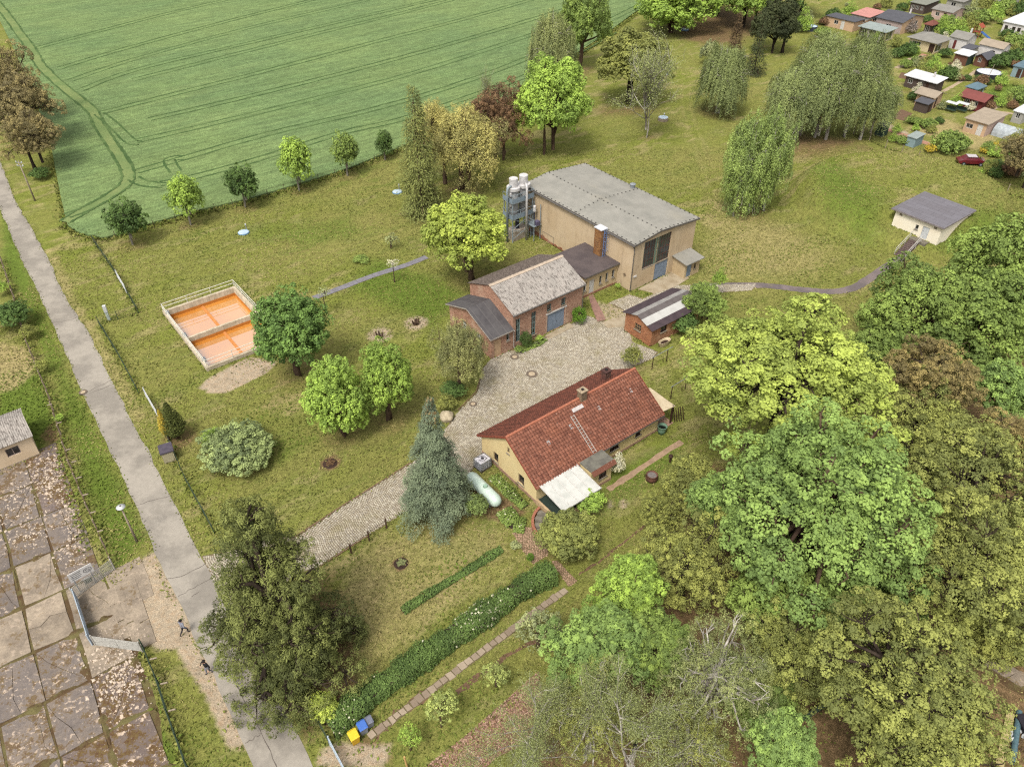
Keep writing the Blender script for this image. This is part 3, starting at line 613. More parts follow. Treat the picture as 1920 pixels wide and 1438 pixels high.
for z in (3.55, 5.9):
    m = MB(); m.box(-1.0, 1.1, -2.0, 1.75, z - .1, z); m.build('platform', gm2, tw)
    m = MB(); m.box(1.05, 1.1, -2.0, 1.75, z, z + .55); m.box(-1, 1.05, -2.0, -1.95, z, z + .55); m.build('side_plate', paint('plate_blue', S(148, 164, 176), S(130, 146, 158), 3), tw)
    m = MB()
    for zz in (z + .6, z + 1.1):
        m.bar((1.08, -1.98, zz), (1.08, 1.73, zz), .05); m.bar((-1, -1.98, zz), (1.08, -1.98, zz), .05); m.bar((-1, 1.73, zz), (1.08, 1.73, zz), .05)
    for q in ((1.08, -1.98), (1.08, -.6), (1.08, .6), (1.08, 1.73), (0, -1.98), (-1, -1.98)): m.bar((*q, z), (*q, z + 1.1), .05)
    m.build('railing', gm2, tw)
for q in ((.95, -1.85), (.95, 1.6), (-.9, -1.85), (-.9, 1.6)): MB().bar((*q, 0), (*q, 5.9), .12).build('leg', gm2, tw)
m = MB()
for z0 in (.5, 2.0): m.bar((.95, -1.85, z0), (.95, 1.6, z0 + 1.4), .06); m.bar((.95, 1.6, z0), (.95, -1.85, z0 + 1.4), .06); m.bar((-.9, -1.85, z0), (.95, -1.85, z0 + 1.4), .06)
m.build('brace', gm2, tw)
MB().box(-.8, .75, -1.5, 1.2, 0, 1.45).build('concrete_footing', paint('footing', S(206, 194, 178), S(176, 160, 142), 2, amt=.25), tw)
MB().tube([(0, -.3, 1.4), (0, -.3, 3.5)], .28, 12).build('sump_pipe', paint('dark_pipe', S(70, 70, 84), S(56, 56, 70), 4), tw)
for y in (-.2, .2): MB().bar((1.2, y + .9, .0), (1.2, y + .9, 3.5), .05).build('ladder_rail', gm2, tw)
# side stand on the hall wall
ws = thing('wall_stand', 'grey steel stand with pump and canister on the hall wall', 'stand', HK + U2 * (-18.2) + V2 * (-.75), YAW)
for q in ((-.7, -.6), (.7, -.6), (.7, .5), (-.7, .5)): MB().bar((*q, 0), (*q, 5.2 if q[1] > 0 else 3.3), .08).build('leg', gm2, ws)
MB().box(-.85, .85, -.75, .6, 2.2, 2.3).build('platform', gm2, ws); MB().lathe([(.2, 0), (.22, .05), (.22, .8), (.1, .9)], 12, (-.1, .1, 4.0)).build('canister', wht, ws)
MB().tube([(-.1, .1, 2.3), (-.1, .1, 4.0)], .08, 8).build('pipe', paint('dark_pipe', S(70, 70, 84)), ws); m = MB(); m.box(.3, .9, -.3, .3, 2.3, 2.9); m.build('motor', paint('motor_violet', S(110, 104, 130), S(90, 84, 108), 4), ws)
m = MB(); m.bar((-.85, -.72, 3.2), (.85, -.72, 3.2), .05); m.bar((-.85, -.72, 2.75), (.85, -.72, 2.75), .05); m.build('railing', gm2, ws)

# ------------------------------------------------------------------ the brick machine house
MK = at(1025.3, 625.3) - V2 * 5.05
mh = thing('machine_house', 'red brick machine house with lichened corrugated roof and blue double gate', 'building', MK, YAW)
brk = brick_mat('machine_brick', S(204, 154, 128), S(158, 110, 90), S(212, 188, 162))
E1, RG, ML, MW = 4.72, 6.45, 10.35, 8.1
gO = (5.05, 7.7, .04, 2.62); MO = [(.42, 1.08, .7, 3.85), (2.65, 3.35, .75, 3.85), (4.95, 5.6, 3.05, 4.0), (7.1, 7.75, 3.05, 3.98), gO]
m = MB(); wall(m, (0, 0), (0, ML), E1, MO, depth=.22); wall(m, (-MW, 0), (0, 0), [(0, E1 + .05), (4.0, RG), (MW, E1)]); wall(m, (0, ML), (-MW, ML), [(0, E1), (4.1, RG), (MW, E1)]); wall(m, (-MW, ML), (-MW, 0), E1)
m.build('wall', brk, mh)
def corrugated(parent, pts, name, mat, waves, amp=.035, n=None):
    a, b, c, d = [Vector(p) for p in pts]   # a,b along the eave; d,c along the ridge
    N = waves * 4; mm = MB(); V0, V1 = [], []
    for i in range(N + 1):
        s = i / N; h = Vector((0, 0, amp * math.cos(2 * math.pi * i / 4))); V0.append(a.lerp(b, s) + h); V1.append(d.lerp(c, s) + h)
    mm.strip(V0, V1); mm.strip([p - Vector((0, 0, .05)) for p in V0], V0); return mm.build(name, mat, parent, True)
t = NT('eternit'); n1, n2 = t.noise(1.2, 5, .7), t.noise(6, 5, .75)
mp = t.new('Mapping'); t.l.new(t.co(), mp.inputs[0]); mp.inputs['Scale'].default_value = (.35, 1, .35); stk = t.noise(5, 5, .8, mp.outputs[0])
cc = t.mix(t.ramp(n1, .35, .65), S(170, 163, 155), S(186, 177, 168)); cc = t.mix(t.ramp(stk, .5, .6), cc, S(120, 112, 106)); cc = t.mix(t.ramp(n2, .6, .66, 0, .8), cc, S(96, 84, 78)); eternit = t.done(cc, .95, .05, n2, .4, .02)
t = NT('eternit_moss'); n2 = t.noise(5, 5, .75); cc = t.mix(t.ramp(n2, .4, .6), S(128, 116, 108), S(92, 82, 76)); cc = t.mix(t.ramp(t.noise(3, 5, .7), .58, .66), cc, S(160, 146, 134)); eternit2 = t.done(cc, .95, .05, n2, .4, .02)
rf = corrugated(mh, [(.3, -.2, E1 + .05), (.3, ML + .2, E1 + .05), (-4.05, ML + .2, RG + .12), (-4.05, -.2, RG + .12)], 'roof', eternit, 58)
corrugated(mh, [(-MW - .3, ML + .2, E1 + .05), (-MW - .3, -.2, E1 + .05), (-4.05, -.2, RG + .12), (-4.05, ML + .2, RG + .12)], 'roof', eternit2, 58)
m = MB(); m.add([(-4.3, -.25, RG + .08), (-4.05, -.25, RG + .2), (-3.8, -.25, RG + .08), (-4.3, ML + .25, RG + .08), (-4.05, ML + .25, RG + .2), (-3.8, ML + .25, RG + .08)], [(0, 1, 4, 3), (1, 2, 5, 4)]); m.build('ridge_cap', paint('ridge_pale', S(206, 186, 164), S(186, 166, 146), 3), rf)
gutter(mh, (.36, -.2, E1 - .02), (.36, ML + .2, E1 - .02), zinc, .07, [(.3, ML + .05, E1 - .05), (.1, ML + .05, E1 - .4), (.1, ML + .05, .1)])
gf = paint('faded_green', S(150, 170, 164), S(130, 150, 144), 4)
for i, o in enumerate(MO[:4]): opening(mh, (0, 0), (0, ML), o, 'window', gf, .07, (2 if i < 2 else 1, 4 if i < 2 else 1), .14, i > 0)
m = MB(); m.bar((-.1, 1.0, .75), (-.1, 1.0, 3.8), .1, .08, up=(1, 0, 0)); m.build('shutter', gf, mh)
door(mh, (0, 0), (0, ML), gO, bluegrey, 'gate_leaf', 2, .12)
m = MB(); m.bar((.02, 4.8, 2.7), (.02, 7.95, 2.7), .1, .16); m.build('lintel', white_frame, mh); m = MB()
for y in (4.93, 7.82): m.bar((.02, y, .05), (.02, y, 2.62), .18, .04, up=(1, 0, 0))
m.build('gate_surround', paint('jamb_brick', S(206, 176, 154), S(180, 146, 124), 6), mh)
# lean-to wing
ln = thing('brick_wing', 'low brick wing with tarred roof joined to the machine house gable', 'building', MK, YAW)
LO = [(.4, 1.4, .05, 2.3), (2.1, 2.55, 1.5, 2.55)]
m = MB(); wall(m, (0, -3.0), (0, -.004), 2.85, LO, depth=.18); wall(m, (-MW, -3.0), (0, -3.0), [(0, 3.1), (3.95, 4.5), (MW, 2.85)], [(2.6, 3.4, 1.4, 2.4), (5.4, 6.2, 1.2, 2.2)]); wall(m, (-MW, -.004), (-MW, -3.0), 3.1); m.build('wall', brk, ln)
t = NT('tar_roof'); sx = t.new('SeparateXYZ'); t.l.new(t.co(), sx.inputs[0]); sm = t.math('PINGPONG', sx.outputs[1], .48)
cc = t.mix(t.ramp(t.noise(.9, 5, .7), .35, .7), S(96, 92, 92), S(76, 72, 74)); cc = t.mix(t.ramp(sm, .05, .01, 0, .5), cc, S(126, 120, 116)); tarr = t.done(t.val(cc, t.noise(8, 3), .18), .75, .3, t.noise(6, 3), .3, .02)
m = MB(); slab(m, [(.3, -3.3, 2.87), (.3, -.02, 2.87), (-4.15, -.02, 4.66), (-4.15, -3.3, 4.66)], .08); slab(m, [(-4.15, -3.3, 4.66), (-4.15, -.02, 4.66), (-MW - .3, -.02, 3.15), (-MW - .3, -3.3, 3.15)], .08); lr = m.build('roof', tarr, ln)
m = MB(); m.bar((.32, -3.3, 2.83), (.32, -.02, 2.83), .03, .12); m.bar((.3, -3.32, 2.85), (-4.15, -3.32, 4.62), .03, .12); m.bar((-4.15, -3.32, 4.62), (-MW - .3, -3.32, 3.1), .03, .12); m.build('edge_trim', paint('trim_pale', S(190, 180, 168), S(160, 150, 138), 5), lr)
door(ln, (0, -3.0), (0, 0), LO[0], paint('beige_door', S(222, 188, 150), S(206, 172, 136), 2), 'door', 1, .1)
opening(ln, (0, -3.0), (0, 0), LO[1], 'window', white_frame, .06)
for o in ((2.6, 3.4, 1.4, 2.4), (5.4, 6.2, 1.2, 2.2)): opening(ln, (-MW, -3.0), (0, -3.0), o, 'window', white_frame, .06, (2, 2))
MB().tube([(.36, -.05, 2.8), (.2, .0, 2.5), (.16, .02, .5), (.3, .1, .2), (1.5, .7, .08)], .045, 8).build('downpipe', paint('pipe_pale', S(200, 196, 190), S(170, 166, 160), 4), ln)
# ------------------------------------------------------------------ brick garden shed with striped roof
SK = at(1140 + 580 * .13563, 500 + 1110 * .13563)
bs = thing('brick_shed', 'brick outbuilding with dark felt roof striped by two pale bands', 'shed', SK, YAW)
sbk = brick_mat('shed_brick', S(196, 130, 90), S(154, 96, 68), S(206, 172, 136))
WO = [(1.45, 2.45, 1.3, 2.15), (4.3, 4.9, 1.5, 2.1), (5.9, 7.0, 1.35, 2.1)]; W2 = [(1.55, 2.55, 1.15, 1.95)]
m = MB(); wall(m, (-4.2, 0), (0, 0), [(0, 2.45), (2.0, 3.15), (4.2, 2.42)], W2, depth=.14); wall(m, (0, 0), (0, 7.9), 2.42, WO, depth=.14); wall(m, (0, 7.9), (-4.2, 7.9), [(0, 2.42), (2.2, 3.15), (4.2, 2.45)]); wall(m, (-4.2, 7.9), (-4.2, 0), 2.45); m.build('wall', sbk, bs)
felt = paint('roof_felt', S(84, 70, 74), S(70, 58, 62), 1.2, .85, amt=.15, bump=.15)
felt2 = paint('roof_felt_grey', S(112, 104, 102), S(98, 90, 88), 1.2, .85, amt=.15)
pale = paint('roof_band_pale', S(206, 204, 198), S(192, 190, 184), 1.2, .8, amt=.08); pale2 = paint('roof_band_grey', S(168, 164, 158), S(150, 146, 142), 1.5, .8)
rid = (-2.2, 3.3); near_ = (.28, 2.42); far_ = (-4.6, 2.48)
def pan(nm, s0, s1, A, B, mat, z):
    m = MB(); xa, za = A[0] + (B[0] - A[0]) * s0, A[1] + (B[1] - A[1]) * s0; xb, zb = A[0] + (B[0] - A[0]) * s1, A[1] + (B[1] - A[1]) * s1
    slab(m, [(xa, -.3, za + z), (xa, 8.2, za + z), (xb, 8.2, zb + z), (xb, -.3, zb + z)], .06); m.build(nm, mat, bs)
pan('roof_sheet', 0, .34, near_, rid, felt, 0); pan('roof_sheet', .34, .72, near_, rid, pale, .004); pan('roof_sheet', .72, 1.0, near_, rid, felt2, .008)
pan('roof_sheet', .64, 1, far_, rid, pale2, .004); pan('roof_sheet', 0, .64, far_, rid, felt, 0)
for o in WO: opening(bs, (0, 0), (0, 7.9), o, 'window', dark_wood, .06, (2, 1), .1)
opening(bs, (-4.2, 0), (0, 0), W2[0], 'window', paint('weathered_wood', S(170, 140, 104), S(140, 112, 82), 6), .07, (3, 2), .1)
tre = thing('trellis', 'white wooden trellis leaning on the brick outbuilding', 'trellis', SK, YAW); m = MB()
for k in range(4): m.bar((.25, 4.3 + k * .55, 1.0), (.18, 4.3 + k * .55, 1.8), .04)
for z in (1.0, 1.75): m.bar((.25, 4.2, z), (.22, 6.6, z), .04)
m.build('lattice', white_frame, tre)
tub = thing('bathtub', 'old cream bathtub standing by the brick outbuilding corner', 'bathtub', SK + U2 * .75 + V2 * 1.5, YAW + R(90)); m = MB(); pr = []
for k in range(20):
    a = 2 * math.pi * k / 20; pr.append((.85 * math.copysign(abs(math.cos(a)) ** .7, math.cos(a)), .38 * math.copysign(abs(math.sin(a)) ** .7, math.sin(a))))
rings = [(.75, .05), (.92, .3), (1.0, .6), (1.06, .64), (1.0, .66), (.9, .55), (.75, .25), (.3, .2)]; o = 0
for f, z in rings: m.v += [(x * f, y * f, z) for x, y in pr]
for i in range(len(rings) - 1):
    for k in range(20): m.f.append((i * 20 + k, i * 20 + (k + 1) % 20, (i + 1) * 20 + (k + 1) % 20, (i + 1) * 20 + k))
m.build('basin', paint('enamel', S(226, 206, 170), S(206, 184, 150), 5, .4), tub, True)
MB().lathe([(.5, 0), (.5, .01)], 16, (0, 0, .42)).build('soil', paint('bed_soil', S(70, 48, 36), S(54, 38, 30), 6), tub).scale = (1.2, .55, 1)
# ------------------------------------------------------------------ the dwelling house
DK = at(1005.2, 943.8)
hs_ = thing('house', 'yellow rendered house with red tiled gable roof beside the cobbled yard', 'house', DK, YAW)
yel = stucco('yellow_render', S(242, 220, 166, .55), S(238, 212, 156, .55), S(214, 184, 132), .35)
DE, DR, DL, DW = 2.42, 5.12, 15.55, 8.2
GO = [(1.85, 2.6, .62, 1.75), (5.6, 6.45, .72, 1.85), (3.98, 4.3, 3.15, 3.85)]; FO = [(9.0, 10.2, 1.0, 2.2), (12.4, 13.15, 1.0, 2.1)]
m = MB(); wall(m, (-DW, 0), (0, 0), [(0, DE - .1), (4.1, DR), (DW, DE)], GO, depth=.2); wall(m, (0, 0), (0, DL), DE, FO, depth=.2); wall(m, (0, DL), (-DW, DL), [(0, DE), (4.1, DR), (DW, DE - .1)]); wall(m, (-DW, DL), (-DW, 0), DE - .1)
m.build('wall', yel, hs_)
plm = paint('plinth_pink', S(196, 160, 136), S(176, 140, 116), 2, amt=.15)
m = MB(); m.box(-DW - .03, 0, -.035, -.0, -.3, .38); m.box(.0, .035, -.035, DL, -.3, .32); m.build('plinth', plm, hs_)
brown = paint('brown_frame', S(110, 84, 70), S(92, 68, 56), 5)
for o in GO: opening(hs_, (-DW, 0), (0, 0), o, 'window', brown, .06, (1, 1), .14)
opening(hs_, (0, 0), (0, DL), FO[0], 'window', dark_wood, .1, (2, 1), .1); opening(hs_, (0, 0), (0, DL), FO[1], 'window', brown, .06, (1, 1), .12)
MB().box(-2.95, -2.55, -.05, -.03, .1, .42).build('cellar_vent', paint('vent_rust', S(150, 130, 104)), hs_)
# roof: felt under the tiles, then every tile a body of its own
ridge_x, ov = -4.1, .32
def slope(x, near=True): return DR + .12 + (x - ridge_x) * (DE - DR) / 4.1 if near else DR + .12 + (ridge_x - x) * (DE - .1 - DR) / 4.1
m = MB(); slab(m, [(ov, -.28, slope(ov) - .05), (ov, DL + .3, slope(ov) - .05), (ridge_x, DL + .3, slope(ridge_x) - .05), (ridge_x, -.28, slope(ridge_x) - .05)], .1)
slab(m, [(ridge_x, -.28, slope(ridge_x) - .05), (ridge_x, DL + .3, slope(ridge_x) - .05), (-DW - ov, DL + .3, slope(-DW - ov, False) - .05), (-DW - ov, -.28, slope(-DW - ov, False) - .05)], .1)
hroof = m.build('roof', paint('roof_batten', S(120, 70, 52), S(90, 56, 44), 3), hs_)
def tiles(near):
    eave = ov + .05 if near else -DW - ov - .05; nrow, ncol = 16, 54; V, T = [], []
    ex = Vector((eave, 0, slope(eave, near))); rx = Vector((ridge_x, 0, slope(ridge_x, near))); dn = (ex - rx).normalized(); nrm = Vector((0, 1, 0)).cross(dn); nrm = nrm if nrm.z > 0 else -nrm; L = (ex - rx).length
    cw = (DL + .6) / ncol
    for r in range(nrow):
        s1 = L * (r + 1) / nrow + .05; s0 = L * r / nrow - .04
        for c in range(ncol):
            y0 = -.3 + c * cw + .008; y1 = y0 + cw - .016; j = rt.uniform(-.012, .012); hgt_ = .12 + rt.uniform(-.012, .014)
            p = lambda s, y, h: rx + dn * s + Vector((0, y, 0)) + nrm * h
            ym_ = y0 + cw * .35
            V += [p(s0, y0, .0), p(s0, ym_, .035), p(s0, y1, .0), p(s1 + j, y0, hgt_ - .035), p(s1 + j, ym_, hgt_ + .015), p(s1 + j, y1, hgt_ - .035), p(s1 + j, y0, -.0), p(s1 + j, y1, -.0)]; T += [rt.random()] * 8
    N = len(V) // 8; F = np.array([(0, 3, 4, 1), (1, 4, 5, 2), (3, 6, 7, 5)]); Q = (F[None] + 8 * np.arange(N)[:, None, None]).reshape(-1, 4)
    return V, Q, T
rt = random.Random(11)
t = NT('roof_tile'); tt = t.attr('tint'); n = t.noise(7, 4, .7)
cc = t.mix(t.ramp(tt, .05, .95), S(130, 84, 68), S(158, 104, 84)); cc = t.val(cc, n, .3); cc = t.mix(t.ramp(t.noise(.5, 5, .6), .5, .72, 0, .4), cc, S(176, 112, 84)); cc = t.mix(t.ramp(t.noise(1.2, 5, .7), .55, .68, 0, .6), cc, S(112, 68, 56))
cc = t.mix(t.ramp(t.noise(9, 2, .5), .69, .72, 0, .8), cc, S(236, 206, 186)); tilem = t.done(cc, .85, .15, n, .3, .01)
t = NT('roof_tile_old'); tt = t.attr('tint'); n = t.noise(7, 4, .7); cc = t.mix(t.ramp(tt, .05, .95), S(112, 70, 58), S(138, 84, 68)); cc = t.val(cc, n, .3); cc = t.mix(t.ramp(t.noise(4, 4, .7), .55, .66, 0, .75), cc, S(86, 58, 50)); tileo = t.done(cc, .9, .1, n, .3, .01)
for nr, mt in ((True, tilem), (False, tileo)):
    V, Q, T = tiles(nr); o = np_mesh('tiles', np.array([tuple(v) for v in V]), Q, np.array(T), mt, hroof); o['kind'] = 'stuff'
m = MB()
for k in range(40): y = -.3 + k * (DL + .6) / 40; m.tube([(ridge_x, y, slope(ridge_x) + .0), (ridge_x, y + (DL + .6) / 40 + .04, slope(ridge_x) + .025)], [.13, .15], 8, False)
rc = m.build('ridge_tiles', paint('ridge_tile', S(190, 120, 92), S(168, 100, 76), 5), hroof, True); rc['kind'] = 'stuff'
m = MB(); m.bar((ov + .02, -.3, slope(ov) - .02), (ridge_x, -.3, slope(ridge_x) - .0), .05, .16); m.bar((ridge_x, -.3, slope(ridge_x)), (-DW - ov, -.3, slope(-DW - ov, False)), .05, .16)
m.bar((ov + .02, DL + .32, slope(ov) - .02), (ridge_x, DL + .32, slope(ridge_x)), .05, .16); m.build('verge', paint('verge_clay', S(160, 84, 62), S(140, 72, 56), 5), hroof)
gutter(hs_, (ov + .1, 4.4, slope(ov) - .12), (ov + .1, DL + .3, slope(ov) - .12), zinc, .07, [(ov + .1, DL + .1, slope(ov) - .14), (.1, DL + .05, 1.9), (.1, DL + .05, .05)])
lmx = paint('pale_steel', S(206, 196, 186), S(180, 168, 158), 5)
def onroof(x, y, h=.1): return Vector((x, y, slope(x) + h))
for dy in (0, .38): MB().bar(onroof(-3.1, 6.55 + dy, .16), onroof(.25, 6.55 + dy, .16), .05).build('ladder_rail', lmx, hroof)
for k in range(14): x = -3.0 + k * .24; MB().bar(onroof(x, 6.57, .17), onroof(x, 6.91, .17), .035).build('ladder_rung', lmx, hroof)
m = MB(); a, b = onroof(-3.45, 7.2, .2), onroof(-3.2, 7.2, .2); m.add([onroof(-3.5, 7.0, .18), onroof(-3.5, 8.3, .18), onroof(-3.2, 8.3, .18), onroof(-3.2, 7.0, .18), onroof(-3.5, 7.0, .24), onroof(-3.5, 8.3, .24), onroof(-3.2, 8.3, .24), onroof(-3.2, 7.0, .24)], [(4, 5, 6, 7), (0, 1, 5, 4), (1, 2, 6, 5), (2, 3, 7, 6), (3, 0, 4, 7)]); m.build('roof_step', paint('step_white', S(226, 216, 212), S(200, 190, 186), 4), hroof)
for x, y in ((-2.2, 3.0), (-2.4, 5.9), (-2.6, 9.6), (-2.6, 13.8)):
    MB().add([onroof(x - .2, y, .09), onroof(x - .2, y + .3, .09), onroof(x + .18, y + .3, .09), onroof(x + .18, y, .09)], [(0, 1, 2, 3)]).build('glass_tile', paint('glass_tile', S(196, 190, 186), S(150, 140, 136), 9, .2, .6), hroof)
for x, y, c1, c2, top in ((-4.0, 8.75, S(170, 146, 116), S(120, 96, 76), .95), (-5.3, 13.1, S(116, 66, 58), S(80, 48, 44), 1.15)):
    zb = slope(x, x > ridge_x) - .35; ch = MB().box(x - .3, x + .3, y - .35, y + .35, zb, zb + top + .35).build('chimney', brick_mat('stack_brick%d' % int(-x), c1, c2, S(150, 136, 120)), hroof)
    m = MB(); m.box(x - .38, x + .38, y - .43, y + .43, zb + top + .35, zb + top + .44); cp = m.build('chimney_cap', paint('cap_stone', S(196, 176, 146), S(150, 130, 108), 5) if x > -5 else paint('cap_dark', S(92, 62, 56), S(70, 48, 44), 5), ch)
    MB().box(x - .12, x + .12, y - .12, y + .12, zb + top + .44, zb + top + .55).build('flue', paint('soot', S(48, 40, 38), S(38, 32, 30), 5), ch)
# porch with flat roof, canopy over the terrace
po = thing('porch', 'small yellow porch with flat grey roof and red tile fascia on the house front', 'porch', DK, YAW)
PO = [(1.0, 2.0, .95, 1.95)]
m = MB(); wall(m, (0.02, 4.75), (1.95, 4.75), 2.5); wall(m, (1.95, 4.75), (1.95, 7.35), 2.5, PO, depth=.15); wall(m, (1.95, 7.35), (.02, 7.35), 2.5); m.build('wall', yel, po)
m = MB(); m.box(.4, 2.02, 4.7, 7.45, 2.5, 2.62); m.build('roof', paint('porch_felt', S(128, 124, 112), S(104, 100, 92), 1.5, amt=.3), po)
m = MB()
for k in range(9): y = 4.62 + k * .32; m.add([(2.02, y, 2.66), (2.02, y + .31, 2.66), (2.4, y + .31, 2.36), (2.4, y, 2.36), (2.4, y, 2.3), (2.4, y + .31, 2.3)], [(0, 1, 2, 3), (3, 2, 5, 4)])
m.build('fascia_tiles', tilem, po); opening(po, (1.95, 4.75), (1.95, 7.35), PO[0], 'window', brown, .06, (2, 1), .1)
m = MB(); m.box(1.95, 1.99, 4.75, 7.35, -.2, .3); m.build('plinth', plm, po)
ca_ = thing('terrace_canopy', 'white ribbed plastic canopy over the terrace at the house corner', 'canopy', DK, YAW)
cw = paint('canopy_white', S(226, 224, 216), S(206, 206, 198), 1.5, .5, amt=.04); m = MB(); slab(m, [(.3, 0.05, 2.42), (3.45, 0.05, 2.02), (3.45, 4.5, 2.02), (.3, 4.5, 2.42)], .03); m.build('sheet', cw, ca_)
for k in range(6): y = .1 + k * .87; MB().bar((.3, y, 2.46), (3.5, y, 2.055), .06, .05).build('rib', white_frame, ca_)
m = MB(); m.bar((3.5, 0, 2.0), (3.5, 4.55, 2.0), .08, .12); m.build('front_beam', white_frame, ca_)
for y in (.15, 2.3, 4.4): MB().bar((3.42, y, 0), (3.42, y, 1.98), .09).build('post', white_frame, ca_)
te = thing('terrace', 'raised terrace with green floor under the white canopy', 'terrace', DK, YAW)
MB().box(.04, 2.9, .1, 4.6, 0, .42).build('floor', paint('terrace_green', S(52, 66, 58), S(44, 56, 50), 3), te); m = MB(); m.box(.06, 3.05, -.12, .1, 0, .62); m.box(2.9, 3.08, .1, 4.6, 0, .55); m.build('low_wall', paint('terrace_wall', S(216, 186, 146), S(196, 164, 126), 4), te)
stp = thing('garden_steps', 'curved brick-edged garden steps below the terrace', 'steps', DK, YAW); cstep = paint('step_concrete', S(140, 132, 116), S(112, 104, 92), 4, amt=.25)
for k in range(4):
    a0 = R(180 + 8 + k * 21); a1 = R(180 + 8 + (k + 1) * 21 - 1); c0 = Vector((3.0, -.1, 0)); pp = [c0 + Vector((math.cos(a) * r, math.sin(a) * r, 0)) for r, a in ((.9, a0), (1.9, a0), (2.0, (a0 + a1) / 2), (1.9, a1), (.9, a1))]
    MB().prism([(p.x, p.y) for p in pp], 0, .4 - k * .09).build('step', cstep, stp)
m = MB()
for k in range(16):
    a0, a1 = R(186 + k * 5.4), R(186 + k * 5.4 + 5.0); pp = [Vector((3.0, -.1, 0)) + Vector((math.cos(a) * r, math.sin(a) * r, 0)) for r, a in ((2.02, a0), (2.26, a0), (2.26, a1), (2.02, a1))]; m.prism([(p.x, p.y) for p in pp], 0, .52 - k * .018)
m.build('brick_edge', paint('edge_brick', S(186, 124, 96), S(160, 100, 78), 8), stp)
cp2 = thing('end_canopy', 'flat beige canopy with posts at the far gable of the house', 'canopy', DK, YAW)
m = MB(); slab(m, [(-3.6, DL + .35, 2.62), (0.1, DL + .35, 2.5), (.15, DL + 2.1, 2.32), (-3.3, DL + 2.1, 2.42)], .06); m.build('sheet', paint('canopy_beige', S(230, 212, 178), S(212, 192, 158), 2, amt=.06), cp2)
for q in ((0, DL + 1.95), (-3.1, DL + 1.95)): MB().bar((*q, 0), (*q, 2.35), .16).build('post', dark_wood, cp2)
MB().box(-3.5, .2, DL + .1, DL + 2.2, -.1, .06).build('floor', paint('patio_pink', S(190, 150, 132), S(170, 132, 114), 4), cp2)
fen = thing('wooden_rack', 'rustic wooden slat rack beside the gable canopy', 'rack', DK + U2 * .2 + V2 * (DL + 2.2), YAW)
for k in range(5): MB().bar((.1 * k, .2 + .22 * k, .1), (-.5 + .1 * k, .3 + .22 * k, 1.5), .07).build('slat', dark_wood, fen)
bkt = thing('rain_barrel', 'open pale green rain barrel at the far house corner', 'barrel', at(1240, 812)); MB().lathe([(.34, 0), (.42, .45), (.46, .9), (.5, .95), (.46, .97), (.42, .9), (.3, .15)], 20).build('barrel', paint('green_plastic', S(132, 164, 140), S(112, 146, 122), 4, .5), bkt, True)
MB().lathe([(.4, 0), (.4, .01)], 16, (0, 0, .7)).build('water', paint('dark_water', S(30, 36, 32), S(24, 30, 28), 4, .1, .5), bkt)
# gas tank, water container
gt = thing('gas_tank', 'long pale green horizontal gas tank behind the blue spruce', 'gas tank', DK + U2 * (-3.6) + V2 * (-3.2), YAW)
m = MB(); L_ = 1.75; pr = [(-L_ - .55, .02), (-L_ - .5, .28), (-L_ - .33, .47), (-L_, .6), (L_, .6), (L_ + .33, .47), (L_ + .5, .28), (L_ + .55, .02)]
m.tube([(x, 0, .95) for x, r in pr], [r for x, r in pr], 22); m.build('shell', paint('tank_mint', S(222, 238, 224), S(202, 222, 206), 2, .4, .4, amt=.04), gt, True)
for x in (-1.4, 1.4):
    for y in (-.35, .35): MB().bar((x, y, 0), (x, y, .6), .1).build('leg', greymetal, gt)
MB().lathe([(.2, 0), (.22, .05), (.18, .18)], 14, (.3, 0, 1.53)).build('valve_hood', paint('tank_mint_dark', S(170, 200, 176), S(150, 180, 156), 4), gt)
ib = thing('water_container', 'white caged water container on a pallet at the house gable', 'container', at(905, 876), YAW + R(4)); ib.scale = (1.08, 1.08, 1.1)
m = MB()
for x in (-.5, -.1, .3): m.box(x - .1, x + .1, -.6, .6, .1, .14)
for x in (-.45, 0, .45): m.box(x - .05, x + .05, -.58, .58, 0, .1)
m.build('pallet', paint('pallet_wood', S(120, 104, 84), S(96, 82, 66), 5), ib); MB().box(-.46, .46, -.56, .56, .15, 1.08).build('tank', paint('container_white', S(236, 232, 236), S(216, 212, 218), 3, .4), ib, bevel=.06)
m = MB()
for k in range(5):
    z = .25 + k * .2
    for a, b in (((-.5, -.6), (.5, -.6)), ((.5, -.6), (.5, .6)), ((.5, .6), (-.5, .6)), ((-.5, .6), (-.5, -.6))): m.bar((*a, z), (*b, z), .025)
for k in range(6):
    x = -.5 + k * .2; m.bar((x, -.6, .15), (x, -.6, 1.08), .025); m.bar((x, .6, .15), (x, .6, 1.08), .025)
    y = -.6 + k * .24; m.bar((.5, y, .15), (.5, y, 1.08), .025); m.bar((-.5, y, .15), (-.5, y, 1.08), .025)
m.build('cage', greymetal, ib); MB().lathe([(.14, 0), (.14, .06)], 12, (0, 0, 1.08)).build('lid', paint('lid_dark', S(70, 66, 74)), ib); MB().tube([(-.4, -.3, 1.1), (-.2, .2, 1.12), (.25, .3, 1.12), (.35, -.1, 1.12), (.0, -.4, 1.11)], .025, 6).build('hose', paint('lid_dark', S(70, 66, 74)), ib)

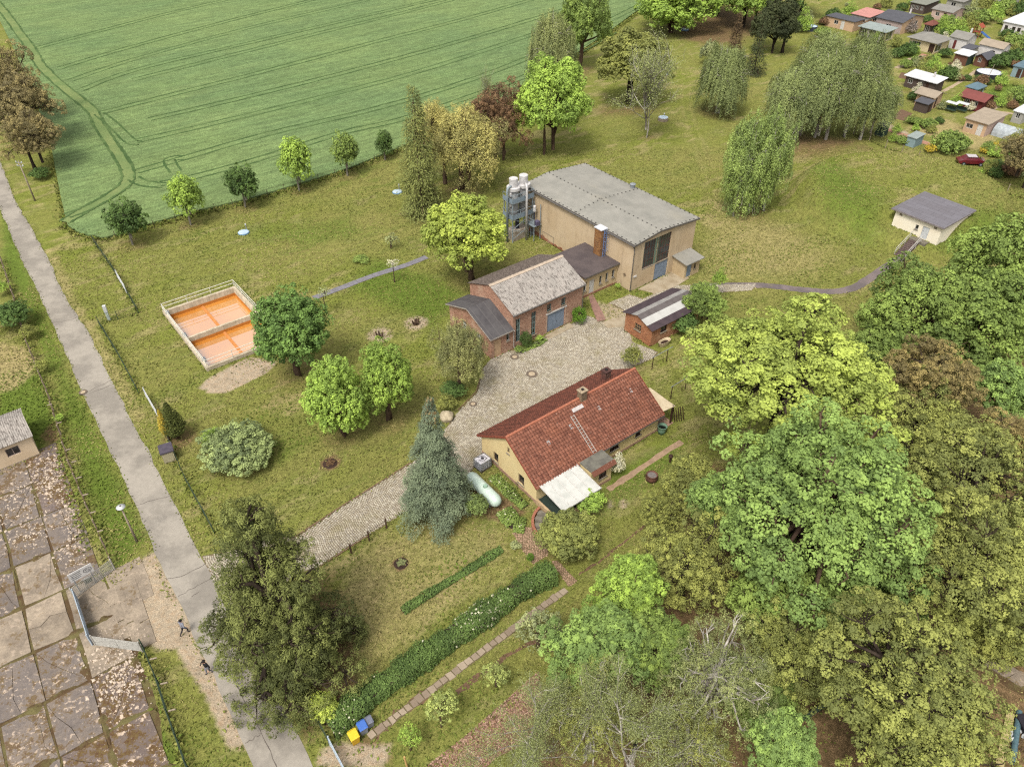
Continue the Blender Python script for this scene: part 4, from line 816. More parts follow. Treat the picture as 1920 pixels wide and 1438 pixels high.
# ------------------------------------------------------------------ the store on the mound
BK = Vector((55.7, 93.1, 1.5))
bu = thing('mound_store', 'white flat-roofed store half buried in the grassy mound', 'building', BK, YAW)
whm = stucco('white_render', S(246, 236, 214, .62), S(242, 228, 204, .62), S(214, 198, 166, .6), .2)
bO = [(-.55 + 4.72, .38 + 4.72, .03, 1.78), (-1.55 + 4.72, -1.1 + 4.72, .95, 1.6)]
m = MB(); wall(m, (-4.72, 0), (1.9, 0), 2.5, bO, -2.5, depth=.16); wall(m, (1.9, 0), (1.9, 7.8), 2.5, z0=-2.5); wall(m, (1.9, 7.8), (-4.72, 7.8), 2.5, z0=-2.5); wall(m, (-4.72, 7.8), (-4.72, 0), 2.5, z0=-2.5); m.build('wall', whm, bu)
t = NT('slate_felt'); n1 = t.noise(1.2, 4, .6); b = t.new('TexBrick'); t.l.new(t.co(), b.inputs['Vector']); b.inputs['Scale'].default_value = 1; b.inputs['Brick Width'].default_value = 1.9; b.inputs['Row Height'].default_value = .95; b.inputs['Mortar Size'].default_value = .02
t.put(b, 'Color1', S(128, 124, 130)); t.put(b, 'Color2', S(120, 115, 120)); t.put(b, 'Mortar', S(92, 88, 94)); slatem = t.done(t.val(t.val(b.outputs['Color'], n1, .12), t.noise(14, 3), .12), .8, .25)
m = MB(); m.box(-5.3, 2.2, -.35, 8.2, 2.5, 2.66); m.build('roof', slatem, bu); m = MB(); m.box(-5.32, 2.22, -.39, -.35, 2.48, 2.68); m.box(2.2, 2.24, -.35, 8.2, 2.48, 2.68); m.build('roof_edge', paint('roof_edge', S(150, 140, 140), S(130, 120, 120), 4), bu)
door(bu, (-4.72, 0), (1.9, 0), bO[0], paint('pale_door', S(226, 228, 228), S(206, 208, 210), 3), 'door', 1, .1); opening(bu, (-4.72, 0), (1.9, 0), bO[1], 'window', white_frame, .05, (1, 1), .1)
for x in (-4.1, .85): MB().box(x, x + .36, -.03, .0, 1.95, 2.25).build('vent_grille', paint('grille', S(160, 146, 126), S(130, 118, 102), 12), bu)
MB().box(-1.35, .95, -1.1, .0, -2.0, .0).build('landing', cstep, bu)
ss = thing('mound_stairs', 'flight of dark concrete steps with pale handrails climbing the mound', 'stairs', BK, YAW)
stm = paint('stair_dark', S(118, 100, 94), S(96, 80, 76), 4, amt=.25)
ns = 10
for k in range(ns): z1 = -.0 - (k + 1) * 1.5 / (ns + 1); y1 = -1.1 - k * .3; MB().box(-1.25, .15, y1 - .32, y1, -1.6, z1).build('step', stm, ss)
hrm = paint('handrail', S(220, 214, 206), S(196, 190, 182), 5)
for x in (-1.3, .2):
    m = MB(); pp = [(x, -.9, 1.0), (x, -4.1, -.52)]
    m.tube([(x, -.9, .05), pp[0], pp[1], (x, -4.1, -1.45)], .035, 6); m.tube([(x, -.9, .5), (x, -4.1, -1.0)], .03, 6)
    for s in (.33, .66): m.tube([(x, -.9 - 3.2 * s, 1.0 - 1.52 * s), (x, -.9 - 3.2 * s, -.3 - 1.3 * s)], .03, 6)
    m.build('handrail', hrm, ss)
# path from the yard to the mound
pp = smooth_line([Vector((p.x, p.y, .02)) for p in px_poly([(1300, 537), (1420, 535), (1500, 543), (1560, 547), (1600, 540), (1640, 516), (1690, 484)])], 8)
L, Q = ribbon(resample(pp, .8), 1.25, .06); t = NT('path_paver'); vo = t.new('TexVoronoi', feature='DISTANCE_TO_EDGE'); t.l.new(t.co(), vo.inputs['Vector']); vo.inputs['Scale'].default_value = 4
cc = t.mix(t.ramp(t.noise(.4, 4), .4, .6), S(142, 128, 126), S(120, 110, 110)); cc = t.mix(t.ramp(vo.outputs[0], .0, .06, .6, 0), cc, S(90, 84, 70)); cc = t.mix(t.ramp(t.noise(.6, 5, .7), .6, .75, 0, .5), cc, S(150, 140, 104)); struct(MB().strip(L, Q).build('mound_path', t.done(t.val(cc, t.noise(10, 3), .2), .9, .1, vo.outputs[0], .3, .02)))

# ------------------------------------------------------------------ the settling tank
tk_ = thing('settling_tank', 'concrete settling tank with two basins of orange water and white railings', 'tank', TANK, YAW)
t = NT('stained_concrete'); sx = t.new('SeparateXYZ'); t.l.new(t.co(), sx.inputs[0]); mp = t.new('Mapping'); t.l.new(t.co(), mp.inputs[0]); mp.inputs['Scale'].default_value = (1, 1, .1); dr = t.noise(4, 4, .7, mp.outputs[0])
cc = t.mix(t.ramp(t.noise(1.3, 5, .7), .4, .65), S(222, 206, 180), S(196, 182, 156)); cc = t.mix(t.ramp(dr, .5, .68, 0, .55), cc, S(136, 122, 100)); cc = t.mix(t.ramp(sx.outputs[2], -.12, -.3), cc, t.mix(dr, S(214, 142, 66), S(190, 110, 40))); tankm = t.done(t.val(cc, t.noise(16, 3), .12), .9, .1, t.noise(12, 3), .3, .02)
th, zt, zb = .34, .5, -1.6; xd = -6.9
for x0, x1, y0, y1 in ((TX0, TX1, TY0, TY0 + th), (TX0, TX1, TY1 - th, TY1), (TX0, TX0 + th, TY0 + th, TY1 - th), (TX1 - th, TX1, TY0 + th, TY1 - th), (xd - .14, xd + .14, TY0 + th, TY1 - th)): MB().box(x0, x1, y0, y1, zb, zt - (.12 if x0 == xd - .14 else 0)).build('basin_wall', tankm, tk_)
MB().box(TX0 + th, TX1 - th, TY0 + th, TY1 - th, zb, zb + .1).build('basin_floor', tankm, tk_)
t = NT('iron_water'); wat = t.done(t.mix(t.ramp(t.noise(.15, 3), .4, .65), S(220, 152, 70, .6), S(210, 138, 58, .6)), .03, .8); t.b.inputs['IOR'].default_value = 3.0
for x0, x1 in ((TX0 + th, xd - .14), (xd + .14, TX1 - th)): MB().add([(x0, TY0 + th, -.62), (x1, TY0 + th, -.62), (x1, TY1 - th, -.62), (x0, TY1 - th, -.62)], [(0, 1, 2, 3)]).build('water', wat, tk_)
m = MB()
for x0, x1 in ((TX0 + th, xd - .14), (xd + .14, TX1 - th)): m.bar((x0, 4.55, -.585), (x1, 4.55, -.585), .3, .12)
m.build('overflow_channel', paint('channel_orange', S(226, 150, 84), S(206, 132, 66), 3), tk_)
railm = paint('white_rail', S(244, 240, 226), S(226, 220, 204), 5)
m = MB(); cs_ = [(TX0 + .1, .1), (TX1 - .1, .1), (TX1 - .1, TY1 - .1), (TX0 + .1, TY1 - .1)]
for i in range(4):
    a, b = Vector((*cs_[i], 0)), Vector((*cs_[(i + 1) % 4], 0))
    for z in (1.45, 1.0): m.tube([a + Vector((0, 0, z)), b + Vector((0, 0, z))], .035, 6)
m.build('handrail', railm, tk_)
for i in range(4):
    a, b = Vector((*cs_[i], 0)), Vector((*cs_[(i + 1) % 4], 0)); n = int((b - a).length / 2.3)
    for k in range(n): p = a.lerp(b, k / n); MB().tube([p + Vector((0, 0, zt)), p + Vector((0, 0, 1.45))], .032, 6).build('rail_post', railm, tk_)
for x, y in ((-13.2, .3), (-7.4, .3), (-1.5, .32)): MB().box(x, x + .5, y, y + .2, .5, .85).box(x + .1, x + .2, y - .2, y + .01, .5, .95).build('gate_valve', greymetal, tk_)
# ------------------------------------------------------------------ vegetation: unit crowns (radius 1 about the crown's centre), shared between alike plants
def unit(v): return v / (np.linalg.norm(v, axis=-1, keepdims=True) + 1e-9)
def leaf_mesh(name, C, Nn, size, aspect, tint, rg, fold=.25, axis=None):
    n = len(C); Nn = unit(Nn); t1 = unit(np.cross(Nn, unit(rg.normal(size=(n, 3)) if axis is None else axis + rg.normal(0, .3, (n, 3))))); t2 = np.cross(Nn, t1)
    s = (size * np.ones(n))[:, None]; w = s * aspect
    V = np.stack([C - t2 * s * .5, C + t1 * w * .5 + Nn * s * fold * .5, C + t2 * s * .5, C - t1 * w * .5 + Nn * s * fold * .5], 1).reshape(-1, 3)
    me = bpy.data.meshes.new(name); F = np.arange(4 * n, dtype=np.int32)
    me.vertices.add(4 * n); me.vertices.foreach_set('co', V.astype(np.float32).ravel()); me.loops.add(4 * n); me.loops.foreach_set('vertex_index', F)
    me.polygons.add(n); me.polygons.foreach_set('loop_start', np.arange(0, 4 * n, 4, dtype=np.int32)); me.update(calc_edges=True)
    me.attributes.new('tint', 'FLOAT', 'POINT').data.foreach_set('value', np.repeat(tint, 4).astype(np.float32)); me.materials.append(None); return me
def dirs(n, rg, zlo=-1.0):
    i = np.arange(n) + .5; z = 1 - (1 - zlo) * i / n; a = math.pi * (1 + 5 ** .5) * i; r = np.sqrt(np.maximum(0, 1 - z * z)); d = np.stack([r * np.cos(a), r * np.sin(a), z], 1)
    return unit(d + rg.normal(0, .16, (n, 3)))
def limb_mesh(name, segs):
    m = MB()
    for pts, rad in segs: m.tube(pts, rad, 5, False)
    me = bpy.data.meshes.new(name); me.from_pydata(m.v, [], m.f); me.update(); me.shade_smooth(); me.materials.append(None); return me
UPV = np.array([0, 0, 1.0])
def broad(name, seed, nl=22, nc=26, nleaf=40, lobe=.36, clump=.115, size=.04, zlo=-.55, az=.85, aspect=.7, upb=.45, gap=.0, fill=.25, wander=.12, droop=0.0, rlob=(.5, .74), cone=0.0, limbs=True, flatl=1.0, given=None):
    """lobes > clumps > leaves: an uneven outline with light and dark clumps"""
    rg = np.random.default_rng(seed); D = dirs(nl, rg, zlo); lr = lobe * rg.uniform(.72, 1.2, nl); LC = D * rg.uniform(*rlob, nl)[:, None] * (1 + wander * rg.normal(size=(nl, 1)))
    if given is not None: LC, D = given; nl = len(LC); lr = lobe * rg.uniform(.7, 1.25, nl)
    if cone: LC[:, :2] *= (1 - cone * np.clip(LC[:, 2:3] + .2, 0, 1))
    C, Nn, T = [], [], []; clc = []
    for i in range(nl):
        d2 = dirs(nc, rg, -.75); d2 = d2[(d2 @ D[i]) > -.45 + rg.uniform(-.1, .1)]
        if gap: d2 = d2[rg.random(len(d2)) > gap]
        cc = LC[i] + d2 * lr[i] * rg.uniform(.72, 1.1, len(d2))[:, None] * [1, 1, flatl]; clc.append(cc); tl_ = rg.normal(0, .17)
        for j in range(len(cc)):
            q = int(nleaf * 1.35 * rg.uniform(.6, 1.35)); dd = unit(rg.normal(size=(q, 3)) + d2[j] * .7 + UPV * .3); rr = clump * rg.uniform(.75, 1.35) * rg.uniform(.35, 1, q) ** .5
            p = cc[j] + dd * rr[:, None] * [1, 1, .5 + .5 * flatl]; p[:, 2] -= droop * rr * rg.random(q); C.append(p); Nn.append(dd * .95 + UPV * upb + rg.normal(0, .3, (q, 3))); T.append(np.full(q, .5 + tl_ + rg.normal(0, .12)) + rg.normal(0, .06, q))
    if fill:
        q = int(fill * sum(len(c) for c in C)); k = rg.integers(0, nl, q); p = LC[k] + unit(rg.normal(size=(q, 3))) * (lr[k] * rg.uniform(.1, .95, q))[:, None]; C.append(p * .92); Nn.append(unit(p) + rg.normal(0, .7, (q, 3))); T.append(.5 + rg.normal(0, .12, q))
    C, Nn, T = np.concatenate(C), np.concatenate(Nn), np.concatenate(T); C[:, 2] *= az
    segs = []
    if limbs:
        for i in range(nl):
            st = np.array([0, 0, rg.uniform(-.75, .15)]); en = LC[i] * [1, 1, az]; md = (st + en) / 2 + rg.normal(0, .05, 3) + [0, 0, .06]; segs.append(([st, md, en], [.035, .024, .012]))
            for cc in clc[i][::5]: segs.append(([en * .8 + md * .2, (en + cc * [1, 1, az]) / 2 + rg.normal(0, .03, 3), cc * [1, 1, az]], [.012, .008, .004]))
        segs.append(([(0, 0, -1.05), (.02, .01, -.5), (-.02, .02, 0), (.02, 0, .55)], [.055, .05, .04, .015]))
    return leaf_mesh(name, C, Nn, .9 * size * np.clip(np.exp(rg.normal(-.08, .34, len(C))), .4, 2), aspect, T, rg), (limb_mesh(name + '_limbs', segs) if segs else None)
def weeping(name, seed, n=260, leaves=70, size=.035, az=1.15, top=.8, length=(.35, .95), aspect=.42, hole=0.0, spread=1.0, white=True, flat=.9, nlobe=9, out=.25, zlo=-.1, lz=.55, fillk=12):
    rg = np.random.default_rng(seed); D = dirs(nlobe, rg, zlo); LC = D * [.52, .52, lz] * spread; C, Nn, T = [], [], []; segs = []
    for i in range(n // 7):
        k = rg.integers(0, nlobe); d = unit(rg.normal(size=3) + D[k] * .9 + UPV * .5); b0 = LC[k] + d * rg.uniform(.25, .52) * [1, 1, flat]; gl = rg.uniform(*length) * (1.0 if b0[2] > -.1 else .6); tg = .5 + rg.normal(0, .14); hd = unit(np.array([b0[0], b0[1], 0]) + 1e-6); sw = hd * out * rg.uniform(.2, 1.3)
        for _ in range(7):
            p0 = b0 + rg.normal(0, .085, 3); ln_ = gl * rg.uniform(.7, 1.1); q = int(leaves * rg.uniform(.6, 1.3)); s = rg.random(q)
            p = p0 + np.outer(s ** .8, sw) * .6 + np.outer(-(s ** 1.2) * ln_, UPV) + rg.normal(0, .02, (q, 3)); C.append(p)
            Nn.append(hd * .9 + UPV * .45 + rg.normal(0, .35, (q, 3))); T.append(np.full(q, tg) + .1 * (.5 - s) + rg.normal(0, .06, q))
    q = n * fillk; k = rg.integers(0, nlobe, q); dd = unit(rg.normal(size=(q, 3)) + UPV * .4); p = LC[k] + dd * rg.uniform(.1, .48, q)[:, None]; C.append(p); Nn.append(dd + UPV * .4 + rg.normal(0, .5, (q, 3))); T.append(.5 + rg.normal(0, .12, q))
    C, Nn, T = np.concatenate(C), np.concatenate(Nn), np.concatenate(T)
    if hole: m_ = rg.random(len(C)) > hole; C, Nn, T = C[m_], Nn[m_], T[m_]
    C[:, 2] *= az
    for i in range(nlobe):
        st = np.array([0, 0, rg.uniform(-.95, -.1)]); en = LC[i] * [1.25, 1.25, az * 1.2]; md = (st + en) / 2 + [0, 0, .08]; segs.append(([st, md, en], [.026, .018, .006]))
        for _ in range(4): e2 = en + unit(rg.normal(size=3) + D[i]) * .38; segs.append(([md * .4 + en * .6, (en + e2) / 2 + [0, 0, .06], e2], [.011, .008, .003]))
    segs.append(([(0, 0, -1.3), (.01, .02, -.5), (-.02, 0, .2), (.02, 0, .75 * az)], [.04, .034, .022, .006]))
    return leaf_mesh(name, C, Nn, size * rg.uniform(.6, 1.3, len(C)), aspect, T, rg), limb_mesh(name + '_limbs', segs)
def conifer(name, seed, levels=26, per=11, needles=34, size=.085, h=2.4, droop=.35, curve=1.0, jit=.2, aspect=.3, tuft=.075, upturn=.0, rprof=lambda t: 1 - t, hang=0.0, nbr=.5):
    """whorls of drooping branches clothed in needle sprays; z runs from -1 to h-1"""
    rg = np.random.default_rng(seed); C, Nn, T, segs, AX = [], [], [], [], []
    for l in range(levels):
        t_ = (l + .3) / levels; z = -1 + h * (t_ ** curve); rad = rprof(t_)
        for b in range(max(4, int(per * (1 - .55 * t_)))):
            a = rg.uniform(0, 2 * math.pi); ln_ = max(.05, rad * rg.uniform(1 - jit, 1 + jit * .6)); q = int(needles * (.35 + ln_) * rg.uniform(.8, 1.2)); s = rg.uniform(.12, 1, q) ** .75
            hd = np.array([math.cos(a), math.sin(a), 0]); px = np.outer(s * ln_, hd); pz = z + .05 - droop * ln_ * s ** 1.6 + upturn * ln_ * s ** 4; side = np.array([-hd[1], hd[0], 0])
            wd = tuft * (1.6 - s) * (1 + ln_); off = rg.uniform(-1, 1, q); p = px + np.outer(off * wd * 1.5, side) + np.outer(rg.normal(0, .35, q) * tuft, UPV); p[:, 2] += pz
            if hang: p[:, 2] -= hang * rg.random(q) ** 1.5 * tuft * 3
            C.append(p); AX.append(np.tile(hd + side * 0 - UPV * (droop * .6 if droop > 0 else -.8), (q, 1)) + np.outer(off * .8, side)); Nn.append(UPV * .9 + hd * .45 + rg.normal(0, .32, (q, 3))); T.append(np.full(q, .5 + rg.normal(0, .1)) + .16 * (s - .5) + rg.normal(0, .08, q)); 
            if ln_ > .25 and rg.random() < nbr: segs.append(([(0, 0, z), (hd[0] * ln_ * .5, hd[1] * ln_ * .5, z + .04 - droop * ln_ * .33), (hd[0] * ln_ * .92, hd[1] * ln_ * .92, z + .04 - droop * ln_ * .87)], [.014, .009, .003]))
    C, Nn, T = np.concatenate(C), np.concatenate(Nn), np.concatenate(T); segs.append(([(0, 0, -1.15), (0, 0, 0), (0, 0, h - 1.05)], [.05, .035, .006]))
    return leaf_mesh(name, C, Nn, size * rg.uniform(.6, 1.3, len(C)), aspect, T, rg, .1, np.concatenate(AX)), limb_mesh(name + '_limbs', segs)
def bare(name, seed, leaves=5000, size=.03, nb=9, az=1.3, upw=.15):
    rg = np.random.default_rng(seed); segs, tips = [], []
    def grow(p, d, ln_, r, lev):
        pts = [p]; q = p.copy(); dd = d.copy()
        for _ in range(4): dd = unit(dd + rg.normal(0, .12, 3) + UPV * .06); q = q + dd * ln_ / 4; pts.append(q.copy())
        segs.append((pts, [r, r * .85, r * .7, r * .5, r * .32])); 
        if lev >= 3: tips.extend(pts[1:]); return
        for k in range(4 if lev else nb):
            j = rg.integers(1, 5) if lev else min(4, 1 + int(4 * k / nb)); e = unit(dd * (.8 if lev else .55) + unit(rg.normal(size=3)) * (.75 - .25 * upw) + UPV * upw); grow(pts[j], e, ln_ * rg.uniform(.5, .72), r * .5, lev + 1)
    grow(np.array([0, 0, -1.0]), UPV, 1.5, .028, 0); tips = np.array(tips); k = rg.integers(0, len(tips), leaves); C = tips[k] + rg.normal(0, .07, (leaves, 3)); C[:, 2] -= rg.random(leaves) * .14
    return leaf_mesh(name, C, UPV * .4 + rg.normal(0, .6, (leaves, 3)), size * rg.uniform(.6, 1.3, leaves), .5, .5 + rg.normal(0, .14, leaves), rg), limb_mesh(name + '_limbs', segs)
def bole(name, seed, bend=.3):
    rg = random.Random(seed); m = MB(); pts = []; rad = []
    for k in range(8):
        t_ = k / 7; pts.append((bend * math.sin(t_ * 2.4 + seed) * t_, bend * .7 * math.cos(t_ * 2 + seed) * t_, t_)); rad.append((1.5 - 1.4 * t_ if t_ < .25 else 1.15 - .35 * t_))
    m.tube(pts, rad, 9, True); me = bpy.data.meshes.new(name); me.from_pydata(m.v, [], m.f); me.update(); me.shade_smooth(); me.materials.append(None); return me
BOLES = [bole('bole%d' % i, i) for i in range(3)]
def foliage(name, c, spread=.5, transl=.3, warm=0.0, k=.62):
    t = NT(name); tt = t.attr('tint'); oi = t.new('ObjectInfo'); base = S(*c, k); lum_ = .3 * base[0] + .6 * base[1] + .1 * base[2]; base = tuple(v * .9 + lum_ * .1 for v in base); hi = tuple(min(v * (1 + spread) * a, .6) for v, a in zip(base, (1.08 + warm, 1.03, .85))); lo = tuple(v * (1 - spread * .6) for v in base)
    cc = t.mix(t.ramp(tt, .12, .88), lo, hi); cc = t.val(cc, oi.outputs['Random'], .09); t.put(t.b, 'Base Color', cc); t.put(t.b, 'Roughness', .7); t.put(t.b, 'Specular IOR Level', .08)
    tr = t.new('BsdfTranslucent'); t.l.new(cc, tr.inputs[0]); mx_ = t.new('MixShader'); mx_.inputs[0].default_value = transl * .8; t.l.new(t.b.outputs[0], mx_.inputs[1]); t.l.new(tr.outputs[0], mx_.inputs[2]); t.l.new(mx_.outputs[0], t.n['Material Output'].inputs[0]); return t.m
def barkm(name, c, c2, sc=6):
    t = NT(name); mp = t.new('Mapping'); t.l.new(t.co(), mp.inputs[0]); mp.inputs['Scale'].default_value = (1, 1, .4); n = t.noise(sc, 5, .7, mp.outputs[0]); return t.done(t.mix(t.ramp(n, .4, .62), S(*c), S(*c2)), .9, .1, n, .5, .03)
BARK = barkm('bark_brown', (112, 92, 74), (74, 58, 48)); BIRCH = barkm('bark_birch', (214, 206, 194), (130, 120, 110), 3); DARKBARK = barkm('bark_dark', (78, 66, 56), (50, 42, 36)); GREYBARK = barkm('bark_grey', (168, 160, 144), (130, 122, 108))
K = {}
K['oak'] = broad('oak_crown', 1, 42, 22, 72, .25, .082, .031, -.5, .8, rlob=(.5, .86), fill=.12, wander=.14)
K['maple'] = broad('maple_crown', 2, 60, 17, 60, .2, .07, .028, -.6, .95, rlob=(.48, .88), upb=.6, cone=.3, fill=.22, wander=.12)
K['maple_mid'] = broad('maple_mid_crown', 3, 32, 16, 54, .26, .10, .046, -.6, 1.05, rlob=(.45, .7), upb=.6, cone=.3)
K['airy'] = broad('airy_crown', 4, 42, 26, 50, .26, .078, .031, -.55, .82, gap=.1, fill=.12, rlob=(.5, .8), wander=.2)
K['airy2'] = broad('airy2_crown', 14, 38, 26, 48, .27, .082, .033, -.6, .95, gap=.12, fill=.1, rlob=(.5, .78), wander=.22)
K['round'] = broad('round_crown', 5, 26, 24, 40, .36, .105, .058, -.75, 1.1, rlob=(.5, .62), wander=.05, fill=.3)
K['lime'] = broad('lime_crown', 6, 34, 22, 34, .26, .095, .055, -.8, 1.2, rlob=(.46, .74), wander=.1, cone=.45)
K['young'] = broad('young_crown', 7, 14, 16, 24, .42, .16, .10, -.8, 1.05, rlob=(.4, .58), wander=.08)
K['young2'] = broad('young2_crown', 17, 13, 16, 24, .42, .17, .10, -.8, 1.15, rlob=(.4, .58), wander=.12, cone=.3)
K['leafy'] = broad('leafy_crown', 8, 30, 24, 44, .28, .11, .052, -.5, .95, gap=.06, rlob=(.5, .82), wander=.16)
K['leafy2'] = broad('leafy2_crown', 18, 28, 24, 42, .29, .11, .054, -.4, .85, gap=.08, rlob=(.48, .82), wander=.2)
K['shrub'] = broad('shrub_crown', 9, 16, 16, 22, .42, .18, .10, -.15, .75, rlob=(.4, .62), wander=.15, limbs=False)
K['shrub2'] = broad('shrub2_crown', 19, 18, 16, 20, .4, .17, .085, -.2, .9, gap=.12, rlob=(.42, .7), wander=.25, limbs=False)
K['bigshrub'] = broad('bigshrub_crown', 29, 30, 22, 34, .3, .10, .048, -.1, .62, rlob=(.55, .74), wander=.08, limbs=False)
K['ball'] = broad('ball_crown', 39, 40, 18, 14, .26, .07, .06, -.85, 1.05, rlob=(.68, .74), wander=.02, limbs=False)
K['tiny'] = broad('tiny_crown', 49, 9, 9, 9, .5, .26, .2, -.2, .85, rlob=(.35, .6), wander=.2, limbs=False, fill=.1)
K['apple'] = broad('apple_crown', 59, 12, 14, 16, .36, .17, .095, -.4, .8, gap=.25, fill=.1, rlob=(.5, .8), wander=.25)
K['blossom'] = broad('blossom_crown', 69, 9, 9, 9, .42, .2, .12, -.3, .75, gap=.2, fill=.1, rlob=(.4, .7), wander=.25)
K['birch'] = weeping('birch_crown', 10, 900, 52, .044, 1.2, out=.25, nlobe=16, zlo=-.25, fillk=30)
K['birch2'] = weeping('birch2_crown', 20, 860, 52, .044, 1.3, out=.18, length=(.3, .8), nlobe=16, zlo=-.25, fillk=30)
K['willow'] = broad('willow_crown', 11, 44, 20, 44, .24, .095, .045, -.7, .98, aspect=.3, upb=.4, droop=2.2, rlob=(.5, .82), fill=.2, wander=.12)
K['willowbush'] = broad('willowbush_crown', 21, 40, 20, 46, .25, .095, .042, -.8, 1.15, aspect=.28, upb=.35, droop=1.8, rlob=(.45, .8), fill=.25, wander=.16)
K['column'] = broad('column_crown', 31, 60, 20, 50, .24, .09, .058, -.9, 1.75, aspect=.32, upb=.35, droop=1.6, rlob=(.45, .78), fill=.2, wander=.14)
K['birch3'] = broad('birch3_crown', 41, 50, 22, 40, .24, .075, .03, -.6, 1.1, aspect=.34, upb=.35, droop=1.5, gap=.1, rlob=(.45, .86), fill=.1, wander=.2)
K['thinbirch'] = bare('thinbirch_crown', 12, 9000, .04, 16, 1.3, .42)
K['barebirch'] = bare('barebirch_crown', 22, 26000, .028, 11)
K['spruce'] = conifer('spruce_crown', 13, 22, 16, 260, .05, 3.0, .32, jit=.25, tuft=.085, aspect=.4, hang=.25, rprof=lambda t: 1.2 * (1 - t) ** .82)
K['larch'] = conifer('larch_crown', 23, 30, 12, 60, .10, 4.6, .45, jit=.4, tuft=.13, hang=.8, rprof=lambda t: 1.0 * (1 - t) ** .6 * min(1, .6 + 3 * t))
K['darkspruce'] = conifer('darkspruce_crown', 33, 22, 10, 34, .11, 2.9, .4, jit=.25, tuft=.1)
K['thuja'] = conifer('thuja_crown', 43, 40, 26, 16, .09, 3.0, -.55, jit=.12, tuft=.07, aspect=.5, nbr=0, rprof=lambda t: 1.0 * math.sin(min(1, t * 3.2 + .42) * math.pi / 2) * (1 - t) ** .8)
def whorls(seed, nlev=13, per=8):
    rg = np.random.default_rng(seed); L_, D_ = [], []
    for l in range(nlev):
        t_ = (l + .5) / nlev; R_ = (1 - t_) ** .75 * min(1, .72 + 1.6 * t_) * .86
        for b in range(max(2, int(per * (1 - .75 * t_)))):
            a = rg.uniform(0, 6.283); q = R_ * rg.uniform(.62, 1.12); z = -1 + 1.98 * t_ + rg.normal(0, .04)
            for f in ((.45, 1.0) if q > .35 else (.9,)): L_.append((q * f * math.cos(a), q * f * math.sin(a), z - .07 * f * q)); D_.append((math.cos(a) * .8, math.sin(a) * .8, .55))
    L_.append((0, 0, .97)); D_.append((0, 0, 1)); return np.array(L_), unit(np.array(D_))
K['yew'] = broad('yew_crown', 53, 1, 24, 56, .235, .066, .027, -.5, 1.0, aspect=.34, upb=.7, fill=.06, flatl=.36, droop=.4, given=whorls(61))
for k_ in K.values(): pass
FOL = {n: foliage('leaf_' + n, c, s, t_) for n, c, s, t_ in [
    ('oakyellow', (168, 186, 84), .42, .34), ('maplegreen', (140, 170, 88), .42, .28), ('brightlime', (182, 200, 82), .42, .36), ('lime', (158, 190, 78), .42, .34), ('midgreen', (130, 154, 74), .45, .28),
    ('darkgreen', (84, 110, 56), .45, .2), ('roundgreen', (112, 146, 72), .45, .26), ('brownoak', (148, 134, 86), .48, .25), ('yellowoak', (148, 156, 82), .48, .3), ('olive', (146, 152, 78), .45, .28), ('copper', (128, 100, 76), .42, .18),
    ('willow', (190, 184, 112), .42, .32), ('birch', (138, 152, 96), .42, .28), ('birchgrey', (146, 156, 100), .42, .28), ('spruceblue', (110, 124, 102), .5, .12), ('larch', (118, 126, 70), .45, .2), ('yew', (108, 116, 64), .6, .14), ('thuja', (78, 86, 40), .5, .12),
    ('darkconifer', (70, 78, 52), .45, .1), ('brownconifer', (92, 76, 56), .4, .1), ('shrub', (122, 142, 80), .5, .24), ('rhodo', (134, 150, 98), .55, .2), ('box', (98, 138, 36), .35, .2), ('apple', (160, 174, 98), .45, .3), ('silver', (158, 168, 118), .4, .28), ('palewillow', (164, 168, 108), .42, .28),
    ('white', (226, 222, 196), .2, .3), ('birchlight', (152, 176, 96), .42, .3), ('goldbush', (190, 168, 40), .4, .3), ('hedge', (98, 124, 64), .5, .2), ('fieldtree', (146, 134, 92), .4, .22), ('yellowthuja', (190, 168, 50), .35, .2), ('lilac', (150, 138, 134), .3, .2), ('tanconifer', (170, 146, 104), .4, .12)]}
NICE = {'oak': 'oak_tree'}
def setm(o, m): o.material_slots[0].link = 'OBJECT'; o.material_slots[0].material = m
def plant(name, label, cat, kind, fol, pos, r, zc, rz=None, trunk=None, bark=BARK, rot=None, group=None, lean=(0, 0), limbbark=None):
    """root Empty at the foot; children trunk, branches and crown"""
    crown, limbs = K[kind]; g = gz(pos) if pos[1] < 160 else 0; root = thing(name, label, cat, (pos[0], pos[1], g), 0, group); rot = random.uniform(0, 6.28) if rot is None else rot; rz = rz or r
    cr = link('crown', crown, root); cr.location = (lean[0], lean[1], zc); cr.scale = (r, r, rz); cr.rotation_euler.z = rot; setm(cr, FOL[fol])
    if limbs is not None:
        br = link('branches', limbs, root); br.location = cr.location; br.scale = cr.scale; br.rotation_euler.z = rot; setm(br, limbbark or bark)
    if trunk and limbs is not None:
        tr = link('trunk', random.choice(BOLES), root); tr.scale = (trunk, trunk, max(.3, zc - rz * .45)); tr.location.z = -.05; tr.rotation_euler.z = rot; setm(tr, bark)
    return root
def tree_b(name, label, cat, kind, fol, base, cpx, wpx, asp=1.0, trunk=None, **kw):
    """foot seen in the photograph at `base`, crown centred at `cpx`, crown `wpx` pixels wide"""
    b = at(*base); b = at(*base, gz(b)); zc = height_over(b, cpx[1]); c = at(cpx[0], cpx[1], zc); r = wpx / 2 / FPX * depth((b.x, b.y, zc))
    off = (c.x - b.x); kw.setdefault('lean', (max(-.5 * r, min(.5 * r, off)), 0)); return plant(name, label, cat, kind, fol, b, r, zc, r * asp, trunk or .09 * r + .04, **kw)
